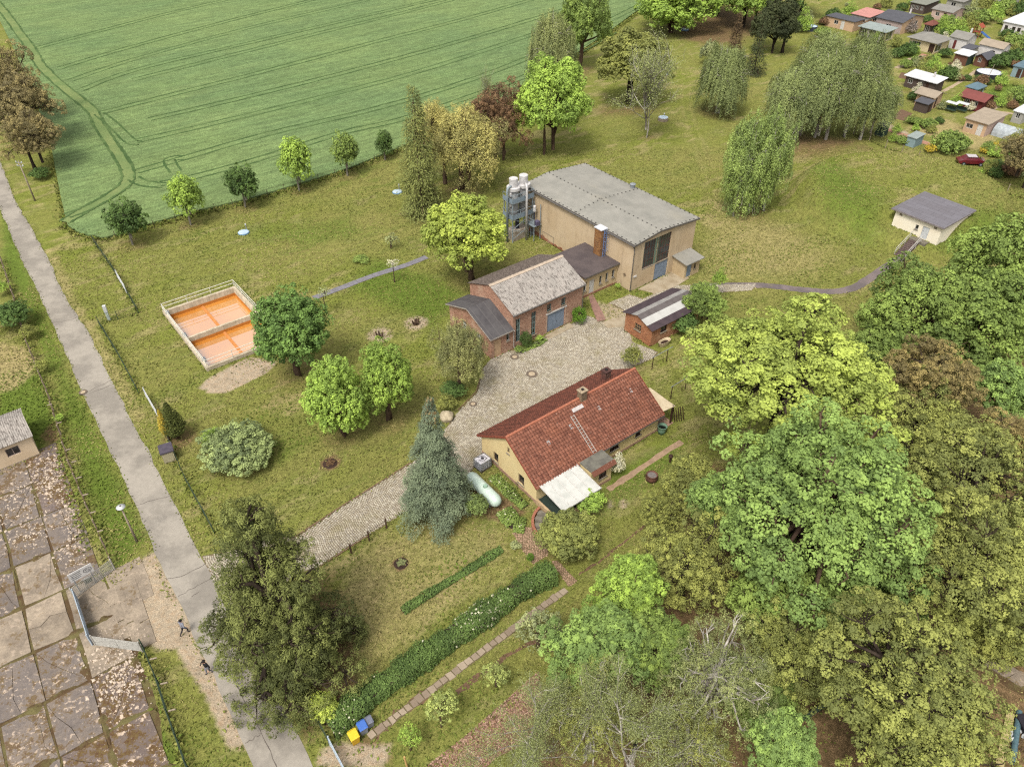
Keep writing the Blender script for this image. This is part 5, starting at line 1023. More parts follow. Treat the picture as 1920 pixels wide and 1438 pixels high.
def tree_c(name, label, cat, kind, fol, cpx, wpx, zc, asp=1.0, trunk=None, **kw):
    """foot hidden: crown centre at `cpx` standing zc metres over the ground"""
    c = at(cpx[0], cpx[1], zc); r = wpx / 2 / FPX * depth(c); return plant(name, label, cat, kind, fol, (c.x, c.y), r, zc, r * asp, trunk or .05 * r + .05, **kw)
G1 = 'young trees in a row along the field fence'
for (bs_, cp, w, asp, kd, fl, lb) in [((249, 459), (235, 410), 76, 1.0, 'young', 'darkgreen', 'dark green young tree nearest the lane in the fence row'), ((358, 422), (346, 366), 74, 1.0, 'young2', 'lime', 'yellow-green young tree, second from the lane in the fence row'), ((461, 389), (454, 342), 68, 1.0, 'young', 'darkgreen', 'dark green young tree, third from the lane in the fence row'),
        ((561, 358), (554, 299), 74, 1.1, 'young2', 'lime', 'bright green young tree, tallest in the field fence row'), ((652, 330), (647, 281), 54, 1.25, 'young', 'midgreen', 'narrow mid green young tree, fifth in the field fence row'), ((722, 300), (721, 268), 38, 1.2, 'young2', 'darkgreen', 'smallest dark young tree at the far end of the fence row')]:
    tree_b('young_tree', lb, 'tree', kd, fl, bs_, cp, w, asp, trunk=.12, bark=GREYBARK, group=G1)
tree_b('larch_tree', 'tall narrow drooping dark conifer left of the yellow willow', 'tree', 'larch', 'larch', (792, 401), (790, 350), 104, 1.0, .2, lean=(0, 0))
tree_b('willow_tree', 'pale yellow narrow willow behind the dark drooping conifer', 'tree', 'willow', 'willow', (835, 345), (812, 245), 90, 1.35, .25)
tree_b('willow_tree', 'broad yellow-olive weeping willow behind the hall', 'tree', 'willow', 'willow', (866, 356), (878, 268), 150, .95, .4)
tree_b('copper_tree', 'copper-brown leafed tree between willow and green maple', 'tree', 'airy2', 'copper', (945, 300), (928, 225), 112, 1.25, .25)
tree_b('bare_tree', 'leafless pale stem tree sticking up behind the copper tree', 'tree', 'thinbirch', 'birchgrey', (915, 260), (912, 190), 46, 1.2, .1, bark=BIRCH)
tree_b('maple_tree', 'bright green open maple behind the hall roof', 'tree', 'leafy', 'lime', (1020, 290), (1040, 195), 136, 1.25, .2)
tree_b('birch_tree', 'tall grey-green weeping birch at the field edge', 'tree', 'birch2', 'birchgrey', (1045, 235), (1032, 108), 98, 1.35, .22, bark=BIRCH)
tree_b('lime_tree', 'tall dark green tree at the field edge, cut by the picture top', 'tree', 'leafy', 'midgreen', (1088, 126), (1094, 42), 98, 1.4, .3)
tree_b('oak_tree', 'round olive-yellow oak on the far meadow', 'tree', 'leafy2', 'olive', (1177, 194), (1188, 118), 148, .85, .4, bark=DARKBARK)
tree_b('birch_tree', 'sparse young birch with white stem and bare branches', 'tree', 'thinbirch', 'birchgrey', (1213, 259), (1217, 188), 150, .75, .12, bark=BIRCH)
tree_b('broad_tree', 'bright green broad tree at the far field corner', 'tree', 'leafy', 'lime', (1258, 62), (1262, 10), 150, .85, .5)
for i, (bp, cp, w, fl, lb) in enumerate([((1345, 28), (1345, -20), 90, 'midgreen', 'dark-stemmed tree left in the far wood edge'), ((1413, 52), (1405, -12), 130, 'lime', 'forked green tree in the middle of the far wood edge'), ((1300, 20), (1302, -35), 90, 'midgreen', 'tree behind the broad bright tree in the far wood edge'), ((1500, 30), (1492, -25), 110, 'darkgreen', 'dark tree closing the far wood edge beside the gardens')]):
    tree_b('wood_edge_tree', lb, 'tree', 'leafy2' if i % 2 else 'leafy', fl, bp, cp, w, 1.0, .35, bark=DARKBARK, group='trees of the far wood edge')
tree_b('dark_conifer', 'brown-tinged conifer among the far dark trees', 'tree', 'darkspruce', 'brownconifer', (1376, 118), (1376, 98), 70, 1.05, .25)
tree_b('dark_conifer', 'blackish spruce just right of the brown-tinged conifer', 'tree', 'darkspruce', 'darkconifer', (1420, 140), (1418, 112), 66, 1.35, .25)
tree_b('dark_pine', 'broad dark olive pine beside the allotment edge', 'tree', 'leafy', 'darkconifer', (1466, 100), (1458, 48), 84, 1.15, .3, bark=DARKBARK)
tree_b('shrub', 'pale green upright shrub in front of the far conifers', 'shrub', 'shrub', 'silver', (1328, 122), (1330, 100), 36, 1.6)
tree_b('birch_tree', 'weeping birch standing alone left of the big birch group', 'tree', 'birch', 'birch', (1343, 213), (1358, 150), 104, 1.1, .2, bark=BIRCH)
GB = 'weeping birches in a group beside the allotments'
for i, (bp, cp, w, asp, lb) in enumerate([((1492, 262), (1470, 186), 104, 1.0, 'weeping birch at the left end of the large birch group'), ((1528, 258), (1508, 178), 120, 1.0, 'weeping birch with twin stems, second in the large birch group'), ((1548, 262), (1556, 172), 118, 1.1, 'tallest weeping birch in the middle of the large group'), ((1582, 258), (1606, 176), 112, 1.0, 'weeping birch right of the middle of the large group'), ((1612, 262), (1648, 196), 84, 1.0, 'weeping birch at the right end of the large birch group'), ((1548, 215), (1545, 122), 110, .9, 'weeping birch at the back of the large birch group'), ((1600, 205), (1618, 122), 104, 1.0, 'back right weeping birch of the large group')]):
    tree_b('birch_tree', lb, 'tree', 'birch' if i % 2 == 0 else 'birch2', 'birch', bp, cp, w, asp, .22, bark=BIRCH, group=GB)
tree_b('birch_tree', 'columnar light green birch standing alone left of the mound', 'tree', 'column', 'birchlight', (1402, 400), (1402, 308), 96, 1.35, .25, bark=BIRCH)
tree_b('birch_tree', 'second stem of the columnar birch pair left of the mound', 'tree', 'column', 'birchlight', (1430, 396), (1442, 296), 88, 1.4, .22, bark=BIRCH)
tree_b('lime_tree', 'bright yellow-green spreading tree in front of the hall wall', 'tree', 'leafy2', 'brightlime', (884, 526), (872, 438), 168, .92, .3)
tree_b('round_tree', 'dense rounded green tree beside the settling tank', 'tree', 'round', 'roundgreen', (560, 705), (544, 618), 150, 1.05, .3)
tree_b('lime_tree', 'bright lime-green tree, nearer of the pair on the lawn', 'tree', 'lime', 'lime', (645, 818), (629, 745), 132, 1.15, .25)
tree_b('lime_tree', 'bright green tree, farther of the pair on the lawn', 'tree', 'lime', 'lime', (730, 788), (723, 708), 118, 1.2, .25, rot=2.0)
tree_b('willow_bush', 'feathery pale willow tree covering the brick wing corner', 'tree', 'willowbush', 'palewillow', (862, 738), (862, 655), 116, 1.1, .2)
tree_b('thuja', 'dark conical thuja beside the lane fence', 'tree', 'thuja', 'thuja', (334, 822), (334, 797), 54, 1.0, .15, lean=(0, 0))
tree_b('thuja', 'narrow golden thuja growing against the dark conical one', 'tree', 'thuja', 'yellowthuja', (318, 826), (316, 800), 26, 1.6, .1, lean=(0, 0))
spruce = tree_b('spruce_tree', 'blue-grey spruce with brown cone-laden top beside the drive', 'tree', 'spruce', 'spruceblue', (823, 962), (820, 880), 132, 1.3, .3, bark=DARKBARK, lean=(0, 0))
plant('conifer_tree', 'large dark olive conifer overhanging the lane', 'tree', 'yew', 'yew', at(548, 1242), 6.2, 8.2, 8.3, .4, DARKBARK, rot=.6)
tree_b('shrub', 'wide mounded rhododendron bush on the lane lawn', 'shrub', 'bigshrub', 'rhodo', (450, 862), (450, 845), 144, .85, lean=(0, 0))
tree_b('shrub', 'bright lime shrub at the left of the mounded rhododendron', 'shrub', 'shrub', 'lime', (404, 838), (404, 822), 44, 1.0, lean=(0, 0))
tree_b('box_ball', 'clipped green box ball at the gate of the machine house', 'shrub', 'ball', 'box', (1085, 607), (1085, 591), 31, 1.15, lean=(0, 0)); tree_b('box_ball', 'clipped box ball under the machine house windows', 'shrub', 'ball', 'darkgreen', (986, 652), (986, 636), 27, 1.25, lean=(0, 0))
GW = 'young blossoming trees on the lawn'
for bp, cp, w, lb in (((733, 467), (733, 450), 36, 'small tree with white blossom farthest up the lawn'), ((740, 530), (736, 494), 26, 'thin white-blossomed sapling over the paved strip'), ((612, 590), (609, 548), 30, 'thin pale-blossomed sapling beside the dense round tree')): tree_b('blossom_tree', lb, 'tree', 'blossom', 'silver' if w > 28 else 'white', bp, cp, w, .8, .06, group=GW)
# the wood on the right
tree_b('oak_tree', 'huge bright yellow-green oak right of the house', 'tree', 'oak', 'oakyellow', (1440, 905), (1478, 712), 400, .8, .6, bark=DARKBARK)
for nm, lb, kd, fl, cp, w, zc, asp, bk in [
    ('maple_tree', 'huge blue-green maple in front of the yellow-green oak', 'maple', 'maplegreen', (1535, 950), 450, 11, .95, BARK), ('maple_tree', 'smaller green maple crown at the foot of the oak', 'maple_mid', 'maplegreen', (1350, 950), 150, 5, 1.0, BARK),
    ('broad_tree', 'dark green tree just right of the oak beside the mound path', 'leafy', 'midgreen', (1722, 590), 180, 8, 1.05, BARK), ('broad_tree', 'mid green tree under the oak edge near the path', 'leafy2', 'midgreen', (1655, 655), 120, 5, 1.0, BARK),
    ('broad_tree', 'green tree at the right picture edge below the mound store', 'leafy', 'midgreen', (1885, 505), 190, 9, 1.1, BARK), ('broad_tree', 'green tree at the right edge below the path wood', 'leafy2', 'midgreen', (1850, 600), 200, 8, 1.0, BARK), ('broad_tree', 'grey-green tree crown behind the brown oak', 'maple_mid', 'maplegreen', (1880, 735), 150, 8, 1.0, BARK),
    ('oak_tree', 'brown-leafed oak crown right of the yellow-green oak', 'airy', 'brownoak', (1750, 710), 170, 9, .95, DARKBARK), ('oak_tree', 'olive-brown oak crown below the brown-leafed one', 'airy2', 'yellowoak', (1720, 790), 190, 7, .9, DARKBARK), ('oak_tree', 'wide olive-brown oak at the right picture edge', 'airy', 'yellowoak', (1820, 900), 290, 9, .9, DARKBARK), ('oak_tree', 'olive-yellow oak right of the blue-green maple', 'airy2', 'yellowoak', (1830, 1080), 280, 9, .9, DARKBARK), ('oak_tree', 'brown oak crown at the right picture edge', 'airy2', 'brownoak', (1910, 830), 130, 9, .9, DARKBARK),
    ('oak_tree', 'broad yellow-olive oak in the lower right corner', 'airy', 'yellowoak', (1690, 1270), 330, 9, .85, DARKBARK), ('oak_tree', 'yellow-olive oak cut by the bottom edge at right', 'airy2', 'yellowoak', (1740, 1400), 280, 7.5, .85, DARKBARK), ('oak_tree', 'olive oak sapling left of the lower right oak', 'airy2', 'yellowoak', (1480, 1230), 190, 5, .9, DARKBARK), ('oak_tree', 'olive understorey oak left of the blue-green maple', 'airy2', 'olive', (1290, 1060), 190, 5, 1.0, DARKBARK), ('oak_tree', 'small olive oak beside the garden path end', 'airy2', 'olive', (1240, 960), 90, 3, 1.0, DARKBARK),
    ('maple_tree', 'bright green maple beside the garden path junction', 'maple_mid', 'lime', (1180, 1110), 165, 6, 1.0, BARK), ('maple_tree', 'green maple above the leaf-strewn bed', 'maple_mid', 'maplegreen', (1120, 1215), 210, 7, .95, BARK), ('maple_tree', 'dark green maple between the two birches', 'maple_mid', 'midgreen', (1230, 1215), 180, 6, 1.0, BARK), ('maple_tree', 'round green maple at the bottom picture edge', 'maple_mid', 'maplegreen', (1465, 1395), 165, 7, 1.0, BARK),
    ('birch_tree', 'grey-green birch with pale branches near the bottom edge', 'birch3', 'birchgrey', (1345, 1270), 220, 8, 1.0, BIRCH), ('birch_tree', 'half-bare birch with white limbs at the bottom edge', 'barebirch', 'birchgrey', (1190, 1390), 220, 7, 1.0, BIRCH), ('birch_tree', 'bare white-branched birch leaning in from the bottom edge', 'barebirch', 'birchgrey', (985, 1405), 200, 5, .9, BIRCH), ('birch_tree', 'thin birch between bare and grey-green birches', 'birch3', 'olive', (1290, 1400), 180, 6, 1.1, BIRCH), ('birch_tree', 'olive birch filling the bottom edge', 'birch3', 'olive', (1110, 1340), 190, 6, 1.0, BIRCH),
    ('broad_tree', 'dark understorey tree below the blue-green maple', 'leafy', 'midgreen', (1480, 1130), 200, 5, 1.0, BARK), ('broad_tree', 'low green understorey bush below the grey-green birch', 'leafy2', 'midgreen', (1430, 1310), 150, 3.5, .9, BARK), ('broad_tree', 'green understorey bush at the oak foot beside the lawn', 'leafy', 'olive', (1300, 900), 110, 3, .9, BARK), ('broad_tree', 'green understorey bush between maple and olive oaks', 'leafy2', 'maplegreen', (1640, 1150), 170, 4, .9, BARK), ('broad_tree', 'olive understorey bush at the right wood edge', 'leafy', 'olive', (1880, 1190), 150, 4, .9, BARK), ('broad_tree', 'dark understorey bush right of the oaks below the path', 'leafy2', 'midgreen', (1800, 690), 150, 4, .9, BARK), ('broad_tree', 'silvery shrub tree left of the green maple', 'apple', 'silver', (1010, 1180), 90, 2.2, 1.0, BARK)]:
    tree_c(nm, lb, 'tree', kd, fl, cp, w, zc, asp, bark=bk)
# orchard and garden shrubs near the house
for nm, lb, kd, fl, bp, cp, w, asp in [('apple_tree', 'small pale apple tree on the strip below the hedge', 'apple', 'apple', (828, 1362), (828, 1325), 66, 1.0), ('apple_tree', 'low apple tree farther along the strip below the hedge', 'apple', 'apple', (930, 1288), (928, 1264), 54, .8), ('apple_tree', 'lime-leafed apple sapling near the bins', 'apple', 'lime', (770, 1405), (770, 1380), 46, 1.0),
        ('garden_shrub', 'broad olive shrub below the terrace canopy', 'leafy2', 'yellowoak', (1066, 1030), (1066, 1002), 118, .85), ('garden_shrub', 'glossy green shrub at the canopy corner', 'shrub', 'lime', (1105, 955), (1105, 938), 58, .9), ('garden_shrub', 'white-flowering bush at the porch side', 'shrub2', 'white', (1158, 892), (1158, 872), 30, 1.4), ('garden_shrub', 'dark lilac bush in front of the gas tank', 'shrub', 'shrub', (893, 968), (893, 946), 46, 1.0),
        ('garden_shrub', 'rounded bush at the yard behind the house ridge', 'shrub2', 'olive', (1185, 688), (1185, 668), 40, 1.0), ('garden_shrub', 'big bush growing along the striped-roof outbuilding', 'leafy', 'midgreen', (1325, 600), (1322, 565), 78, .9), ('garden_shrub', 'climbing bush against the striped-roof outbuilding wall', 'shrub', 'darkgreen', (1275, 620), (1278, 605), 62, .8), ('garden_shrub', 'tall leafy shoot above the outbuilding bush', 'shrub2', 'lime', (1348, 560), (1348, 525), 26, 1.5),
        ('garden_shrub', 'dark bush at the foot of the feathery willow', 'shrub', 'darkgreen', (850, 745), (850, 730), 46, .7), ('garden_shrub', 'small bush at the curve of the drive', 'shrub2', 'olive', (840, 770), (838, 755), 36, .8), ('garden_shrub', 'yellowish shrub at the corner of hedge and lane fence', 'shrub', 'brightlime', (605, 1345), (606, 1325), 56, 1.0), ('garden_shrub', 'small leafy plant in the bed by the link building', 'tiny', 'lime', (1158, 543), (1158, 536), 11, 1.0),
        ('garden_shrub', 'dark bush under the machine house window bed', 'shrub2', 'midgreen', (972, 662), (972, 655), 16, .9), ('garden_shrub', 'low shrub beside the box ball under the windows', 'tiny', 'lime', (1012, 640), (1012, 634), 14, .8), ('garden_shrub', 'conical clipped bush by the garden path bed', 'ball', 'box', (994, 1052), (994, 1044), 16, 1.1), ('garden_shrub', 'grey-leafed perennial clump by the garden path bed', 'tiny', 'silver', (966, 1028), (966, 1022), 20, .6), ('garden_shrub', 'green topped juniper at the drive mouth behind the dark conifer', 'shrub2', 'olive', (430, 985), (430, 965), 40, 1.2),
        ('garden_shrub', 'bush left of the lane opposite the tank', 'shrub', 'darkgreen', (20, 615), (18, 592), 72, .8), ('garden_shrub', 'light green sapling hanging over the old fence', 'shrub2', 'olive', (52, 635), (54, 622), 34, .7), ('garden_shrub', 'small green bush at the upper left picture edge', 'shrub2', 'lime', (2, 555), (0, 540), 30, .8), ('garden_shrub', 'low climbing weed on the left fence', 'tiny', 'olive', (78, 700), (78, 688), 24, 1.2), ('garden_shrub', 'weed tuft on the left fence near the hut', 'tiny', 'lime', (110, 792), (110, 784), 18, .8),
        ('garden_shrub', 'dark round bush at the foot of the brown field trees', 'shrub', 'darkgreen', (72, 336), (74, 326), 36, .8), ('garden_shrub', 'low weed clump on the meadow', 'tiny', 'midgreen', (676, 490), (676, 486), 30, .35)]:
    tree_b(nm, lb, 'tree' if 'apple' in nm else 'shrub', kd, fl, bp, cp, w, asp, .07)
for i, (bp, cp, w, lb) in enumerate([((66, 318), (60, 255), 100, 'brown leafing tree nearest the utility pole'), ((40, 275), (34, 198), 130, 'brown leafing tree in the middle of the lane row'), ((12, 235), (4, 150), 120, 'brown leafing tree at the upper left picture edge')]): tree_b('field_tree', lb, 'tree', 'airy' if i % 2 else 'airy2', 'fieldtree', bp, cp, w, 1.0, .22, bark=DARKBARK, group='brown trees between lane and field')
# brown cone-laden tip of the spruce
cr = link('cones', K['shrub2'][0], spruce); zt_ = height_over(at(823, 962), 762); cr.location = (0, 0, zt_ - 1.2); cr.scale = (.6, .6, 1.5); setm(cr, FOL['tanconifer']); cr['label'] = 'brown cones crowding the tip'
# hedges: leaves set over a clipped body
def hedge(name, label, px, w, h, n, fol, flower=0, seed=1, size=.2, taper=0.0):
    rg = np.random.default_rng(seed); ln_ = resample(px_poly(px), .5); root = thing(name, label, 'hedge', ln_[0]); pts = np.array([(p.x - ln_[0].x, p.y - ln_[0].y) for p in ln_]); k = rg.integers(0, len(pts) - 1, n); f = rg.random(n)[:, None]; c = pts[k] * (1 - f) + pts[k + 1] * f
    d = unit(pts[k + 1] - pts[k]); nn = np.stack([-d[:, 1], d[:, 0]], 1); wob_ = 1 + .12 * np.sin(k * .55) + .1 * np.sin(k * 1.7 + 1); a = rg.uniform(0, math.pi, n); sx = np.cos(a); sz = np.sin(a); m_ = np.maximum(abs(sx), sz) ; sx, sz = sx / m_ ** .7, sz / m_ ** .7
    rr = rg.uniform(.8, 1.05, n); P_ = np.zeros((n, 3)); P_[:, :2] = c + nn * (sx * w / 2 * rr * wob_)[:, None]; P_[:, 2] = .1 + np.clip(sz * h * rr * wob_, 0, None) * (1 if not taper else (1 - taper * rg.random(n)) * (.35 + .65 * np.abs(np.sin(k * .21 + 1))))
    N_ = np.zeros((n, 3)); N_[:, :2] = nn * sx[:, None]; N_[:, 2] = sz + .3; N_ += rg.normal(0, .5, (n, 3)); me = leaf_mesh(name, P_, N_, size * rg.uniform(.6, 1.2, n), .6, .5 + .12 * np.sin(k * .9) + rg.normal(0, .14, n), rg); o = link('leaves', me, root); setm(o, FOL[fol])
    if flower:
        q = rg.choice(n, flower, replace=False); dens = .5 + .5 * np.sin(k[q] * .23 + 2); q = q[rg.random(flower) < dens ** 2]; me = leaf_mesh(name + '_flower', P_[q] * [1, 1, 1.03], N_[q], .19 * rg.uniform(.6, 1.2, len(q)), .85, .5 + rg.normal(0, .1, len(q)), rg); o = link('blossom', me, root); setm(o, FOL['white'])
    m = MB(); L, Q = ribbon(ln_, w * .7); z0 = Vector((0, 0, h * (.8 if not taper else .2))); o0 = ln_[0]
    m.strip([p - o0 + z0 for p in L], [p - o0 + z0 for p in Q]); m.strip([p - o0 for p in L], [p - o0 + z0 for p in L]); m.strip([p - o0 + z0 for p in Q], [p - o0 for p in Q]); core = m.build('twigs', DARKBARK, root); return root
hedge('laurel_hedge', 'long clipped laurel hedge with white blossom below the lawn', [(618, 1372), (700, 1305), (860, 1195), (980, 1110), (1035, 1082)], 1.7, 1.35, 26000, 'hedge', 900, 3, .17)
hedge('low_hedge', 'low patchy hedge row crossing the lawn', [(755, 1148), (800, 1118), (870, 1075), (940, 1032)], .7, .45, 3200, 'hedge', 0, 4, .17, .5)
hedge('flower_bed', 'strip of leafy perennials along the house gable', [(925, 895), (960, 930), (985, 952)], 1.0, .4, 2200, 'midgreen', 90, 5, .16, .7); hedge('flower_bed', 'bushy bed of perennials left of the garden steps', [(945, 960), (965, 985), (985, 988)], 1.5, .5, 2200, 'midgreen', 60, 6, .17, .7)
hedge('flower_bed', 'narrow overgrown bed below the machine house windows', [(975, 660), (1010, 645), (1022, 638)], .8, .3, 900, 'midgreen', 0, 7, .16, .7)

# ------------------------------------------------------------------ grass: tufts standing over the lawn sheet
gr_ = np.random.default_rng(91); NG = 330000; tx, ty = gr_.uniform(-62, 82, NG), gr_.uniform(22, 128, NG); dep = ty * FW[1] + CAM_H * _s; ppx = 960 + FPX * tx / dep; keep = (ppx > -20) & (ppx < 1940); keep &= gr_.random(NG) < np.clip(75 / dep, .3, 1) ** 1.5
tx, ty = tx[keep], ty[keep]
def outside(poly, pad=0.0):
    global tx, ty
    x0, x1, y0, y1 = min(p[0] for p in poly) - pad, max(p[0] for p in poly) + pad, min(p[1] for p in poly) - pad, max(p[1] for p in poly) + pad
    s = (tx > x0) & (tx < x1) & (ty > y0) & (ty < y1); bad = np.zeros(len(tx), bool); bad[s] = inside(tx[s], ty[s], poly) | ((seg_dist(tx[s], ty[s], poly) < pad) if pad else False); tx, ty = tx[~bad], ty[~bad]
def rect(o, x0, x1, y0, y1): return [o + U2 * a + V2 * b for a, b in ((x0, y0), (x1, y0), (x1, y1), (x0, y1))]
outside(La + Ra[::-1], .12); outside(yard, .1); outside(fp); outside(px_poly([(-200, 960), (0, 893), (78, 850), (112, 850), (122, 905), (140, 960), (165, 1035), (150, 1070), (210, 1098), (248, 1090), (262, 1150), (285, 1212), (262, 1212), (258, 1230), (285, 1290), (300, 1340), (310, 1438), (320, 1500), (-250, 1700)]))
for r_ in (rect(TANK, TX0, TX1, TY0, TY1), rect(HK, -HL, 0, 0, HW), rect(HK, -8.4, -2.5, -5.9, 0), rect(HK, 0, 2.2, 7.4, 10.4), rect(MK, -MW, 0, -3, ML), rect(SK, -4.2, 0, 0, 7.9), rect(DK, -DW, 3, -.1, DL), rect(BK, -4.7, 1.9, -1, 7.8), rect(BK, -1.3, .2, -4.2, 0), rect(HK, -21, -18.5, -4.2, 0)): outside(r_)
for pl in ([(1196, 543), (1262, 508), (1292, 522), (1272, 535), (1226, 553)], [(1022, 630), (1068, 606), (1076, 613), (1028, 638)], [(1104, 556), (1124, 575), (1140, 600), (1188, 592), (1178, 612), (1120, 603)], [(962, 1000), (1003, 985), (1028, 1040), (1085, 1090), (1066, 1100), (1000, 1058)]): outside(px_poly(pl))
for pl, w in (([(588, 559), (640, 540), (700, 517), (760, 498), (800, 482)], .55), ([(692, 1382), (760, 1330), (850, 1262), (940, 1195), (1000, 1150), (1062, 1105)], .32), ([(1140, 918), (1180, 892), (1225, 862), (1278, 828)], .35), ([(1300, 537), (1420, 535), (1500, 543), (1560, 547), (1600, 540), (1640, 516), (1690, 484)], .7)):
    d_ = seg_dist(tx, ty, px_poly(pl), False); tx, ty = tx[d_ > w], ty[d_ > w]
ii = np.clip(np.searchsorted(gx, tx), 0, nx - 1); jj = np.clip(np.searchsorted(gy, ty), 0, ny - 1); fi = jj * nx + ii
zs, zl, zo, zd = sand[fi], lush[fi], soil[fi], dry[fi]; keep = (gr_.random(len(tx)) > zs * 1.15) & (gr_.random(len(tx)) > zo * .85); tx, ty, zl, zd, zo = tx[keep], ty[keep], zl[keep], zd[keep], zo[keep]; n = len(tx)
patch = np.zeros(n)
for q_ in range(26): wv = np.exp(gr_.uniform(np.log(.12), np.log(1.6))); an_ = gr_.uniform(0, 6.28); qa, qb = (tx * U2.x + ty * U2.y), (tx * V2.x + ty * V2.y) * .42; patch += np.sin((qa * math.cos(an_) + qb * math.sin(an_)) * wv + gr_.uniform(0, 6.28) + 1.5 * np.sin((qa * math.sin(an_) - qb * math.cos(an_)) * wv * .6)) / 26 ** .5
patch = np.clip(.5 + .5 * patch, 0, 1)
rnd = gr_.random(n)
wl_ = np.clip(zl * .8 + 1.2 * (patch - .45) + .3 * (rnd - .5), 0, 1); wd_ = np.clip(zd * .85 + 1.0 * (.42 - patch) + .4 * (gr_.random(n) - .5), 0, 1) * (1 - .6 * zl)
cl_ = np.array(LAWN)[None] * (1 - wl_[:, None]) + np.array(LUSH)[None] * wl_[:, None]; cl_ = cl_ * (1 - wd_[:, None]) + np.array(DRY)[None] * wd_[:, None]; cl_ *= gr_.uniform(.8, 1.3, n)[:, None]
C = np.stack([tx, ty, terrain_h(tx, ty) + gr_.uniform(.03, .09, n)], 1); me = leaf_mesh('grass', C, UPV * .8 + gr_.normal(0, .5, (n, 3)), gr_.uniform(.16, .34, n) * (.8 + .2 * wl_), .55, rnd, gr_, .3)
me.color_attributes.new('blade', 'FLOAT_COLOR', 'POINT').data.foreach_set('color', np.repeat(np.concatenate([cl_, np.ones((n, 1))], 1), 4, axis=0).astype(np.float32).ravel())
t = NT('grass_blade'); me.materials[0] = t.done(t.attr('blade', 'Color'), .9, .05); tag(link('grass', me), 'short patchy meadow grass covering the grounds', 'grass', kind='stuff')

# rank grass and weeds along walls, fences and the field edge
wd = []
def weedline(pts, dens, w=.35, h=(.1, .3)):
    for a, b in zip(pts, pts[1:]):
        n_ = int((b - a).length * dens); s_ = gr_.random(n_); d_ = (b - a).normalized() if (b - a).length > 1e-6 else Vector((1, 0, 0)); o_ = gr_.normal(0, w, n_)
        for k_ in range(n_):
            q_ = a.lerp(b, s_[k_]); wd.append((q_.x - d_.y * o_[k_], q_.y + d_.x * o_[k_], gr_.uniform(*h)))
weedline(px_poly([(118, 425), (150, 441), (196, 452), (290, 424), (370, 402), (470, 379), (570, 349), (655, 322), (740, 287), (860, 245), (985, 170), (1130, 75), (1195, 26)]), 26, .5, (.12, .45)); weedline(px_poly([(126, 425), (112, 350), (100, 285)]), 22, .5, (.1, .4))
weedline(px_poly([(4, 490), (28, 560), (48, 635), (72, 695), (95, 750), (115, 815), (135, 880), (168, 960), (213, 1062)]), 16, .4); weedline(px_poly([(270, 1216), (298, 1282), (318, 1345), (352, 1438)]), 14, .35)
for ln2 in ([(176, 455), (222, 522), (260, 588), (186, 608)], [(188, 612), (225, 672), (260, 738)], [(300, 788), (318, 830), (350, 905), (402, 1000)], [(562, 1290), (618, 1396)], [(1600, 252), (1660, 278), (1720, 300), (1790, 330), (1925, 376)], [(112, 850), (140, 960), (165, 1035)], [(1490, 1362), (1640, 1272)]): weedline(px_poly(ln2), 12, .25)
for r_ in (rect(TANK, TX0, TX1, TY0, TY1), rect(HK, -HL, 0, 0, HW), rect(MK, -MW, 0, -3, ML), rect(SK, -4.2, 0, 0, 7.9), rect(BK, -4.7, 1.9, 0, 7.8), rect(DK, -DW, .1, -.1, DL)): weedline(r_ + [r_[0]], 9, .16, (.06, .2))
weedline([Vector(p) for p in La[20:120]], 7, .14, (.03, .09)); weedline([Vector(p) for p in Ra[20:120]], 7, .14, (.03, .09)); weedline(px_poly([(600, 1062), (690, 1005), (760, 960), (860, 905)]), 10, .2, (.05, .15)); weedline(px_poly([(545, 1012), (640, 950), (770, 868)]), 10, .2, (.05, .15))
wd = np.array(wd); n = len(wd); C = wd.copy(); C[:, 2] = terrain_h(C[:, 0], C[:, 1]) + wd[:, 2] * .6; rnd = gr_.random(n); cl_ = np.array(LAWN)[None] * rnd[:, None] + np.array(LUSH)[None] * (1 - rnd[:, None]); cl_ *= gr_.uniform(.7, 1.35, n)[:, None]
me = leaf_mesh('weeds', C, UPV * .5 + gr_.normal(0, .6, (n, 3)), .16 + wd[:, 2] * .9, .5, rnd, gr_, .3); me.color_attributes.new('blade', 'FLOAT_COLOR', 'POINT').data.foreach_set('color', np.repeat(np.concatenate([cl_, np.ones((n, 1))], 1), 4, axis=0).astype(np.float32).ravel()); me.materials[0] = bpy.data.materials['grass_blade']; tag(link('weeds', me), 'rank grass and weeds along fences, walls and the field edge', 'grass', kind='stuff')
# ------------------------------------------------------------------ concrete yard left of the lane
YO = at(43, 1141); e1 = (at(93, 1345) - YO); n1_ = (at(62, 1225) - YO).length; e1.normalize(); e2 = Vector((-e1.y, e1.x, 0)); e2 = e2 if e2.x > 0 else -e2; n2_ = abs((at(123, 1118) - YO).dot(e2))
yb = px_poly([(-200, 960), (0, 893), (78, 850), (112, 850), (122, 905), (140, 960), (165, 1035), (150, 1070), (210, 1098), (248, 1090), (262, 1150), (285, 1212), (262, 1212), (258, 1230), (285, 1290), (300, 1340), (310, 1438), (320, 1500), (-250, 1700)], .006)
t = NT('mossy_earth'); n2, n3, n4 = t.noise(.5, 5, .65), t.noise(2.5, 5, .7), t.noise(12, 3, .7)
cc = t.mix(t.ramp(n2, .4, .6), S(100, 80, 58), S(118, 110, 72)); cc = t.mix(t.ramp(n3, .55, .7, 0, .8), cc, S(82, 62, 48)); mossm = t.done(t.val(cc, n4, .4), .95, .05, n4, .6, .05)
ycon = struct(MB().add(yb, [tuple(range(len(yb)))]).build('concrete_yard', mossm))
